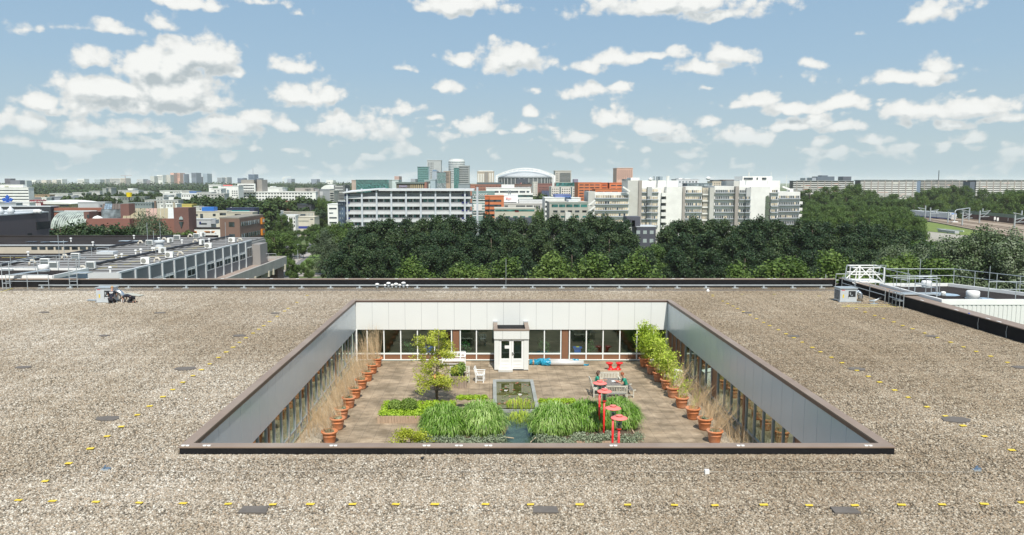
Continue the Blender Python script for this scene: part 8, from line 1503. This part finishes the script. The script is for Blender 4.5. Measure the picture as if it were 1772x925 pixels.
a, b = Vector(gz(1626, 400.5)), Vector(gz(1656, 404)); tag(MB().bar((a.x, a.y, 8.0), (b.x, b.y, 8.0), 2.0, 1.3).build('concrete_box', wallmat((.42, .43, .45))), 'long grey concrete box between verge and yard', 'concrete box')
a, b = Vector(gz(1625, 397.5)), Vector(gz(1672, 402)); tag(MB().bar((a.x, a.y + 2, 7.9), (b.x, b.y + 2, 7.9), .4, .6).build('kerb_wall', WHM), 'thin white rail wall behind the concrete box', 'wall')
# ---- streets on the left
def road(name, label, pts, w, z, mt):
    P_ = [Vector(G(px, py, 32 - z)) for px, py in pts]; vs = []; fs = []
    for i, p in enumerate(P_):
        d = (P_[min(i + 1, len(P_) - 1)] - P_[max(i - 1, 0)]).normalized(); n = Vector((d.y, -d.x, 0)) * w / 2; vs += [p - n, p + n]
    for i in range(len(P_) - 1): fs.append((2 * i, 2 * i + 1, 2 * i + 3, 2 * i + 2))
    m = MB(); m.add(vs, fs); o = m.build(name, mt)
    for pl_ in o.data.polygons:
        pass
    tag(o, label, kind='structure'); return o
road('street', 'asphalt street running away between rows of young trees', [(470, 500), (500, 456), (520, 440.5), (545, 425), (572, 403), (585, 390), (600, 372)], 9, .02, M_asphalt)
road('street', 'second carriageway left of the tree strip', [(430, 490), (470, 438), (500, 421), (535, 405), (560, 392)], 7, .03, M_asphalt)
road('foot_path', 'pale cycle path curving beside the street', [(485, 470), (515, 448), (545, 435), (565, 424)], 3.0, .04, M_pave)
road('cross_street', 'pale paved cross street just behind the parapet', [(440, 474), (510, 474.5), (580, 475), (650, 476)], 10, .05, M_pave)
road('lawn', 'bright green lawn between the cycle path and the willow', [(500, 466), (530, 452), (562, 440)], 9, .015, mat('lawn', (.11, .18, .035), .95, .2, .3))
for i, (px, yb, yt, dbl) in enumerate(((474, 433, 405, 1), (473.8, 433, 405.5, 0), (507, 412, 396, 0), (532.5, 410, 391, 1), (547.5, 402, 383, 0), (555, 400, 385, 1), (494.5, 403, 383, 1), (437, 445, 413.5, 1), (515.5, 452, 422.5, 0), (567.5, 479, 455.5, 0), (531.5, 486, 468, 1), (592.5, 402, 388, 0), (575, 398, 384.5, 0), (516.3, 440, 406, 0))):
    if i == 1: continue
    a = Vector(G(px, yb, 32)); top = ZZ(yt, a.y); t = thing('street_lamp', 'grey street lamp %s by the tree-lined street, %s from the left' % ('with double arm' if dbl else 'with single head', nth(sorted([474, 507, 532.5, 547.5, 555, 494.5, 437, 515.5, 567.5, 531.5, 592.5, 575, 516.3]).index(px))), 'street lamp', (a.x, a.y, 0), 'street lamps on the left'); h = max(4, top)
    m = MB(); m.tube([(0, 0, 0), (0, 0, h)], .11, 6, .07); link(bpy.data.objects.new('post', m.mesh('post', M_galv)), t); m = MB(); L_2 = h * .12; m.box(-L_2 if dbl else -.15, L_2, -.14, .14, h, h + .12); link(bpy.data.objects.new('lamp_head', m.mesh('lamp_head', M_galv)), t)
def car(x, y, rz, col, label):
    t = thing('parked_car', label, 'car', (x, y, .02), 'cars parked down the street'); A = lambda n, m, mt, par=t: link(bpy.data.objects.new(n, m.mesh(n, mt)), par); mt = mat('car_paint_%s' % col[0], col[1], .3, 0)
    m = MB(); m.extr_y([(-2.1, .35), (2.1, .35), (2.15, .75), (1.9, .9), (1.1, .98), (.5, 1.4), (-1.2, 1.42), (-1.9, 1.0), (-2.15, .9)], -.85, .85); b = A('body', m, mt); bv = b.modifiers.new('b', 'BEVEL'); bv.width = .06; bv.segments = 2
    m = MB(); m.extr_y([(1.0, 1.0), (.5, 1.36), (-1.15, 1.38), (-1.7, 1.02)], -.87, .87); A('side_window', m, G_dark); m = MB(); m.add([(1.12, -.7, .99), (1.12, .7, .99), (.53, .62, 1.39), (.53, -.62, 1.39)], [(0, 1, 2, 3)]); A('windscreen', m, G_dark)
    for sx in (-1.3, 1.3):
        for sy in (-.86, .86): m = MB(); m.tube([(sx, sy - .1, .32), (sx, sy + .1, .32)], .32, 12); A('wheel', m, M_dark)
    t.rotation_euler.z = rz
CP = [('white', (.75, .75, .75)), ('black', (.02, .02, .02)), ('grey', (.25, .26, .28)), ('navy', (.02, .03, .08)), ('silver', (.5, .52, .54)), ('red', (.35, .02, .02))]
for i, (px, py) in enumerate(((546, 401.5), (551, 401), (556, 400), (549.5, 398.5), (555, 397), (561, 396.5), (497.5, 399.5), (558, 394.5), (566, 386), (498, 402))):
    a = G(px, py, 32); col = CP[(i * 5 + 1) % 6]; car(a[0], a[1], R(75 + 13 * (i % 3)), col, '%s car parked down the tree-lined street, %s in the row' % (col[0], nth(i)))
# ================================================================== TREES
PT = {}
def protos(kind, k, *a, **kw): PT[kind] = [tree_proto(kind, *a, seed=100 * len(PT) + i, **kw) for i in range(k)]
protos('dark', 4, 22, 13.5, 24000, .23, lm=L_dark, shape='poplar', z0=2.5, nc=60, shell=.3)
protos('round', 3, 20, 15, 18000, .24, lm=L_mid, shape='round', z0=2, nc=50)
protos('linden', 4, 15, 11, 22000, .15, lm=L_lime, shape='cone', z0=2, nc=60)
protos('willow', 2, 18, 17, 42000, .17, lm=L_silver, shape='round', z0=1, nc=90)
protos('silver', 3, 22, 15, 26000, .18, lm=L_pop, shape='round', z0=2, nc=54)
protos('street', 3, 8, 6.2, 11000, .10, lm=L_mid, shape='round', z0=2.2, nc=22)
protos('mid', 4, 13, 11, 3600, .42, lm=L_far, shape='round', z0=1.5, nc=18)
BASEH = dict(dark=22, round=20, linden=15, willow=18, silver=22, street=8, mid=13)
def tree(kind, px, ytop, D, label, group, wscale=1.0, seed=0, name='tree', base=0):
    p = AT(px, ytop, D); H = p[2] - base; s = H / BASEH[kind]; cr, tk = PT[kind][seed % len(PT[kind])]
    t = thing(name, label, 'tree', (p[0], p[1], base), group); c = link(bpy.data.objects.new('crown', cr), t); c2 = link(bpy.data.objects.new('trunk', tk), t)
    t.scale = (s * wscale, s * wscale, s); t.rotation_euler.z = (seed * 2.399) % 6.28; return t
def row(kind, lst, D, lab, group, ws=1.0, name='tree', jit=4, s0=0):
    lst = sorted(lst)
    for i, (px, yt) in enumerate(lst): tree(kind, px, yt, D + random.uniform(-jit, jit), lab % nth(i) if '%' in lab else lab, group, ws * random.uniform(.92, 1.1), i * 3 + s0 + int(px), name)
random.seed(21)
row('dark', [(618, 390), (645, 381), (672, 376), (700, 374), (728, 377), (757, 373), (786, 372), (815, 375), (843, 372), (872, 375), (903, 373), (934, 376), (963, 372), (992, 375), (1021, 371), (1050, 374), (1078, 378)], 216, 'tall dark green tree, %s from the left in the back row before the banded office', 'tall dark trees behind the left and middle parapet', .95, s0=1)
row('dark', [(604, 410), (638, 402), (680, 399), (722, 403), (765, 397), (808, 402), (850, 396), (893, 401), (935, 395), (975, 400), (1015, 394), (1055, 398), (1090, 400)], 198, 'tall dark green tree, %s from the left in the middle row behind the lindens', 'tall dark trees of the middle row', 1.0, s0=2)
row('dark', [(590, 435), (630, 430), (675, 428), (745, 425), (790, 430), (840, 424), (900, 428), (990, 425), (1070, 426), (1120, 432)], 180, 'dark green tree, %s from the left in the lower front row of dark trees', 'lower dark trees behind the parapet', 1.05, s0=3)
row('dark', [(1152, 392), (1172, 379), (1198, 376), (1228, 379), (1258, 376), (1290, 379), (1318, 376), (1348, 379), (1378, 377), (1407, 381), (1436, 382), (1466, 384), (1496, 386), (1526, 388), (1556, 392), (1585, 398)], 216, 'tall dark green tree, %s from the left in the back row before the white complex', 'tall dark trees behind the right parapet', .95, s0=4)
row('dark', [(1150, 420), (1185, 402), (1228, 398), (1270, 404), (1312, 398), (1352, 402), (1394, 397), (1436, 402), (1478, 402), (1520, 404), (1560, 408), (1595, 418)], 196, 'tall dark green tree, %s from the left in the right middle row of dark trees', 'dark trees of the right middle row', 1.0, s0=5)
row('dark', [(1170, 432), (1230, 428), (1290, 432), (1335, 427), (1400, 430), (1460, 428), (1515, 432), (1570, 436)], 178, 'dark green tree, %s from the left in the right lower row of dark trees', 'lower dark trees on the right', 1.05, s0=6)
row('linden', [(717, 444), (800, 456), (826, 460), (877, 446), (955, 437), (1034, 438), (1107, 440)], 132, 'light green young tree, %s from the left of those topping the left and middle parapet', 'light green trees just behind the parapet', 1.2, s0=7)
row('linden', [(1284, 456), (1340, 452), (1372, 446), (1440, 436), (1500, 470), (1544, 448), (1572, 440), (1620, 448)], 132, 'light green young tree, %s from the left of those between white complex and gantry', 'light green trees at the right', 1.2, s0=8)
row('silver', [(1662, 408), (1700, 393), (1742, 398), (1775, 420), (1640, 430), (1765, 455)], 150, 'big poplar with silvery leaf undersides, %s from the left beyond the penthouse', 'silvery poplars at the right edge', 1.0, s0=9)
row('silver', [(1585, 428), (1612, 436), (1548, 420)], 160, 'smaller silvery poplar, %s from the left behind the gantry', 'smaller silvery poplars', .9, s0=10)
row('round', [(1125, 418)], 190, 'rounded green tree just in front of the slate building', 'tree before the slate building', .8)
tree('willow', 572, 397, 262, 'broad grey-green willow at the left end of the dark tree row', None, 1.05, 2, 'willow'); tree('willow', 600, 434, 235, 'lower grey-green tree right of the broad willow', None, .9, 5, 'tree'); tree('willow', 256, 371, 190, 'large rounded grey-green willow before the brick complex', None, .62, 4, 'willow')
row('dark', [(97, 396), (118, 390), (143, 388), (165, 390), (183, 388), (205, 386)], 165, 'dark bushy tree behind the dark flat roofs, %s from the left', 'bushy trees behind the dark flat roofs', 1.0, s0=11)
row('street', [(305, 403), (322, 404), (290, 400)], 200, 'low grey-green bush-like tree beside the big willow, %s from the left', 'low trees by the willow', .8)
row('round', [(1592, 392), (1570, 384), (1548, 382)], 330, 'rounded dark tree in front of the metro train, %s from the left', 'rounded trees before the railway', .8, s0=12)
row('street', [(446, 410), (462, 408), (478, 406), (452, 420), (470, 422), (486, 420)], 310, 'young green street tree, %s from the left nearest the brick office', 'young street trees, left group', 1.05, s0=1)
row('street', [(500, 400), (515, 398), (487, 404), (530, 397), (540, 392), (545, 388)], 380, 'young green street tree, %s from the left beside the carriageway', 'young street trees, middle group', 1.1, s0=5)
row('street', [(497, 432), (525, 424), (508, 408), (540, 412), (518, 416)], 320, 'young tree, %s from the left on the strip between the carriageways', 'young trees on the central strip', 1.0, s0=3)
row('street', [(452, 403), (463, 406), (474, 401), (486, 404)], 258, 'small green tree, %s from the left before the grey glass pavilion', 'small trees before the glass pavilion', 1.1, s0=6)
row('street', [(500, 450), (512, 458), (532, 449)], 235, 'dense dark street tree, %s from the left just behind the parapet', 'dense street trees behind the parapet', .95, s0=8)
row('street', [(576, 386), (585, 388), (594, 385), (566, 392), (602, 397)], 265, 'small round tree, %s from the left at the foot of the white stair block', 'small trees below the white stair block', 1.0, s0=2)
row('round', [(487, 368), (500, 376), (476, 380), (463, 376)], 400, 'green tree, %s from the left among the white low offices', 'trees among the white low offices', .7, s0=2)
row('round', [(546, 345), (556, 342), (566, 344), (575, 348), (590, 352), (560, 352)], 480, 'bushy tree, %s from the left above the black pavilion', 'bushy trees above the pavilion', .7, s0=4)
row('round', [(1100, 424), (930, 376 - 12), (934, 362)], 300, 'slim green tree among the offices, %s from the left', 'slim trees among the offices', .4, s0=4)
row('mid', [(922, 340), (930, 336), (938, 337), (946, 340), (912, 341), (1002, 341), (1008, 334), (1014, 338), (960, 336), (1048, 345)], 545, 'small tree, %s from the left among the central offices', 'small trees among the central offices', .8)
lst = [(px + random.uniform(-3, 3), 343 + random.uniform(-3, 3)) for px in range(330, 545, 9)]; row('mid', lst, 470, 'dark roadside tree, %s from the left in the row below the white long office', 'roadside trees below the white long office', 1.0)
lst = [(px + random.uniform(-3, 3), 348 + random.uniform(-2, 3)) for px in range(425, 480, 11)]; row('mid', lst, 400, 'dark bushy tree, %s from the left behind the teal glass wing', 'bushy trees behind the teal wing', 1.1)
lst = [(px + random.uniform(-3, 3), 334 + random.uniform(-2, 2)) for px in list(range(150, 300, 9))]; row('mid', lst, 800, 'dark tree, %s from the left in the tree belt between the far sheds', 'trees between the far sheds', 1.1)
lst = [(px + random.uniform(-3, 3), 341 + random.uniform(-2, 2)) for px in [118, 124, 130, 136, 143, 152, 160, 168, 176, 186, 196, 232, 240, 262, 330, 322, 314]]; row('mid', lst, 610, 'dark tree, %s from the left among the grey sheds', 'trees among the grey sheds', 1.0)
k = 0; WG = []
for D, y0, n, a, b in ((330, 372, 8, 1395, 1592), (380, 361, 8, 1393, 1582), (440, 352, 9, 1393, 1568), (540, 344, 11, 1390, 1640)):
    WG.append((D, [(a + (b - a) * (i + .5) / n + random.uniform(-6, 6), y0 + random.uniform(-3, 4)) for i in range(n)]))
for q, (D, l) in enumerate(WG): row('round', l, D, 'leafy mid-green tree, %s from the left in the ' + ('nearest', 'second', 'third', 'farthest')[q] + ' rank of the right-hand wood', 'trees of the right-hand wood', .95, jit=9, s0=q)
row('round', [(1402, 326), (1432, 322), (1450, 321), (1478, 319), (1418, 330), (1465, 325), (1495, 328)], 640, 'large dark green tree, %s from the left before the leftmost flats', 'large trees before the leftmost flats', 1.15, s0=3)
row('round', [(1545, 333), (1530, 338), (1605, 325), (1620, 321), (1635, 324), (1648, 319), (1662, 320), (1672, 320), (1590, 330), (1690, 338), (1508, 329), (1700, 327), (1722, 330), (1748, 328), (1770, 326)], 720, 'dark green tree, %s from the left before the bright flats', 'dark trees before the bright flats', .9, s0=6)
BASEH['fresh'] = 20; PT['fresh'] = [(c_.copy(), k_) for c_, k_ in PT['round']]
for c_, k_ in PT['fresh']: c_.materials.clear(); c_.materials.append(L_lime)
row('fresh', [(1575, 341), (1600, 338), (1632, 337), (1665, 341), (1655, 350), (1690, 345), (1712, 340), (1735, 337), (1760, 335), (1780, 340), (1615, 345), (1640, 352)], 600, 'fresh green tree, %s from the left behind the railway fence', 'fresh green trees behind the railway', .75, s0=5)
row('round', [(1716, 350), (1735, 352), (1755, 350), (1775, 345), (1672, 340), (1745, 334), (1770, 330)], 500, 'dark tree, %s from the left right of the catenary portal', 'dark trees right of the portal', .8, s0=9)
row('street', [(1592, 418), (1638, 420), (1668, 427)], 200, 'small lime-green tree, %s from the left by the yard', 'small lime trees by the yard', 1.4, s0=2)
# ---- far woods: masses nobody could count
def wood(name, label, regs, seed, leaf=1.5, per=70, lm=L_far):
    r = np.random.default_rng(seed); Vs, Fs, As, off = [], [], [], 0
    for (px0, px1, D0, D1, n, H) in regs:
        for i in range(n):
            D = D0 + (D1 - D0) * r.uniform(); x = XX(r.uniform(px0, px1), D); h = H * r.uniform(.75, 1.2); w = h * r.uniform(.35, .55)
            V, F, A = leaf_cloud(per, [(x, D, h * .58), (x + w * .4, D, h * .45), (x - w * .4, D, h * .48)], [(w, w, h * .44), (w * .8, w * .8, h * .34), (w * .8, w * .8, h * .36)], leaf * (.7 + D / 4500), .6, seed=int(r.integers(1e9)), up=.6)
            Vs.append(V); Fs.append(F + off); As.append(np.clip(A * .5 + r.uniform(-.15, .5), 0, 1)); off += len(V)
    o = link(bpy.data.objects.new(name, np_mesh(name, np.concatenate(Vs), np.concatenate(Fs), lm, np.concatenate(As)))); tag(o, label, 'wood', kind='stuff')
wood('far_wood', 'dark green woods stretching along the left horizon', [(-60, 620, 1250, 1750, 520, 20), (-60, 620, 1800, 2600, 420, 25), (-60, 640, 2650, 3150, 420, 28), (-60, 340, 900, 1200, 150, 14), (-300, -60, 500, 3000, 200, 18)], 1, 1.7, 60)
wood('far_wood', 'green woods along the horizon right of centre', [(960, 1140, 1500, 3500, 160, 24), (1370, 1800, 1300, 3500, 260, 19), (1370, 1800, 650, 980, 240, 14), (1800, 2100, 500, 3000, 240, 18)], 2, 1.6, 60)
wood('green_belt', 'scrubby green belts between the far sheds', [(50, 420, 620, 1050, 330, 10), (330, 600, 500, 1000, 170, 11), (560, 620, 620, 900, 40, 12), (610, 1000, 500, 1300, 120, 10)], 3, 1.0, 60)
wood('undergrowth', 'dark undergrowth filling the ground below the tall dark trees', [(575, 1620, 168, 235, 260, 9)], 4, .8, 90, L_dark)
wood('undergrowth', 'green undergrowth between the right-hand wood and the railway', [(1390, 1595, 290, 620, 240, 9), (1700, 1790, 560, 640, 50, 9)], 5, .8, 80, L_mid)
# ---- haze over the town
m = MB(); m.box(-15500, 15500, -300, 15500, -1.0, 98)
hz_ = m.build('haze', None if False else bpy.data.materials.new('haze_air')); hm = hz_.data.materials[0]; hm.use_nodes = True; nt = hm.node_tree; nt.nodes.clear(); ou = nt.nodes.new('ShaderNodeOutputMaterial'); pv_ = nt.nodes.new('ShaderNodeVolumePrincipled')
pv_.inputs['Color'].default_value = (.95, .975, 1.0, 1); pv_.inputs['Density'].default_value = .00005; pv_.inputs['Anisotropy'].default_value = -.25; nt.links.new(pv_.outputs[0], ou.inputs['Volume']); tag(hz_, kind='stuff')
for o_ in bpy.data.objects:
    if '_w' in o_: del o_['_w']
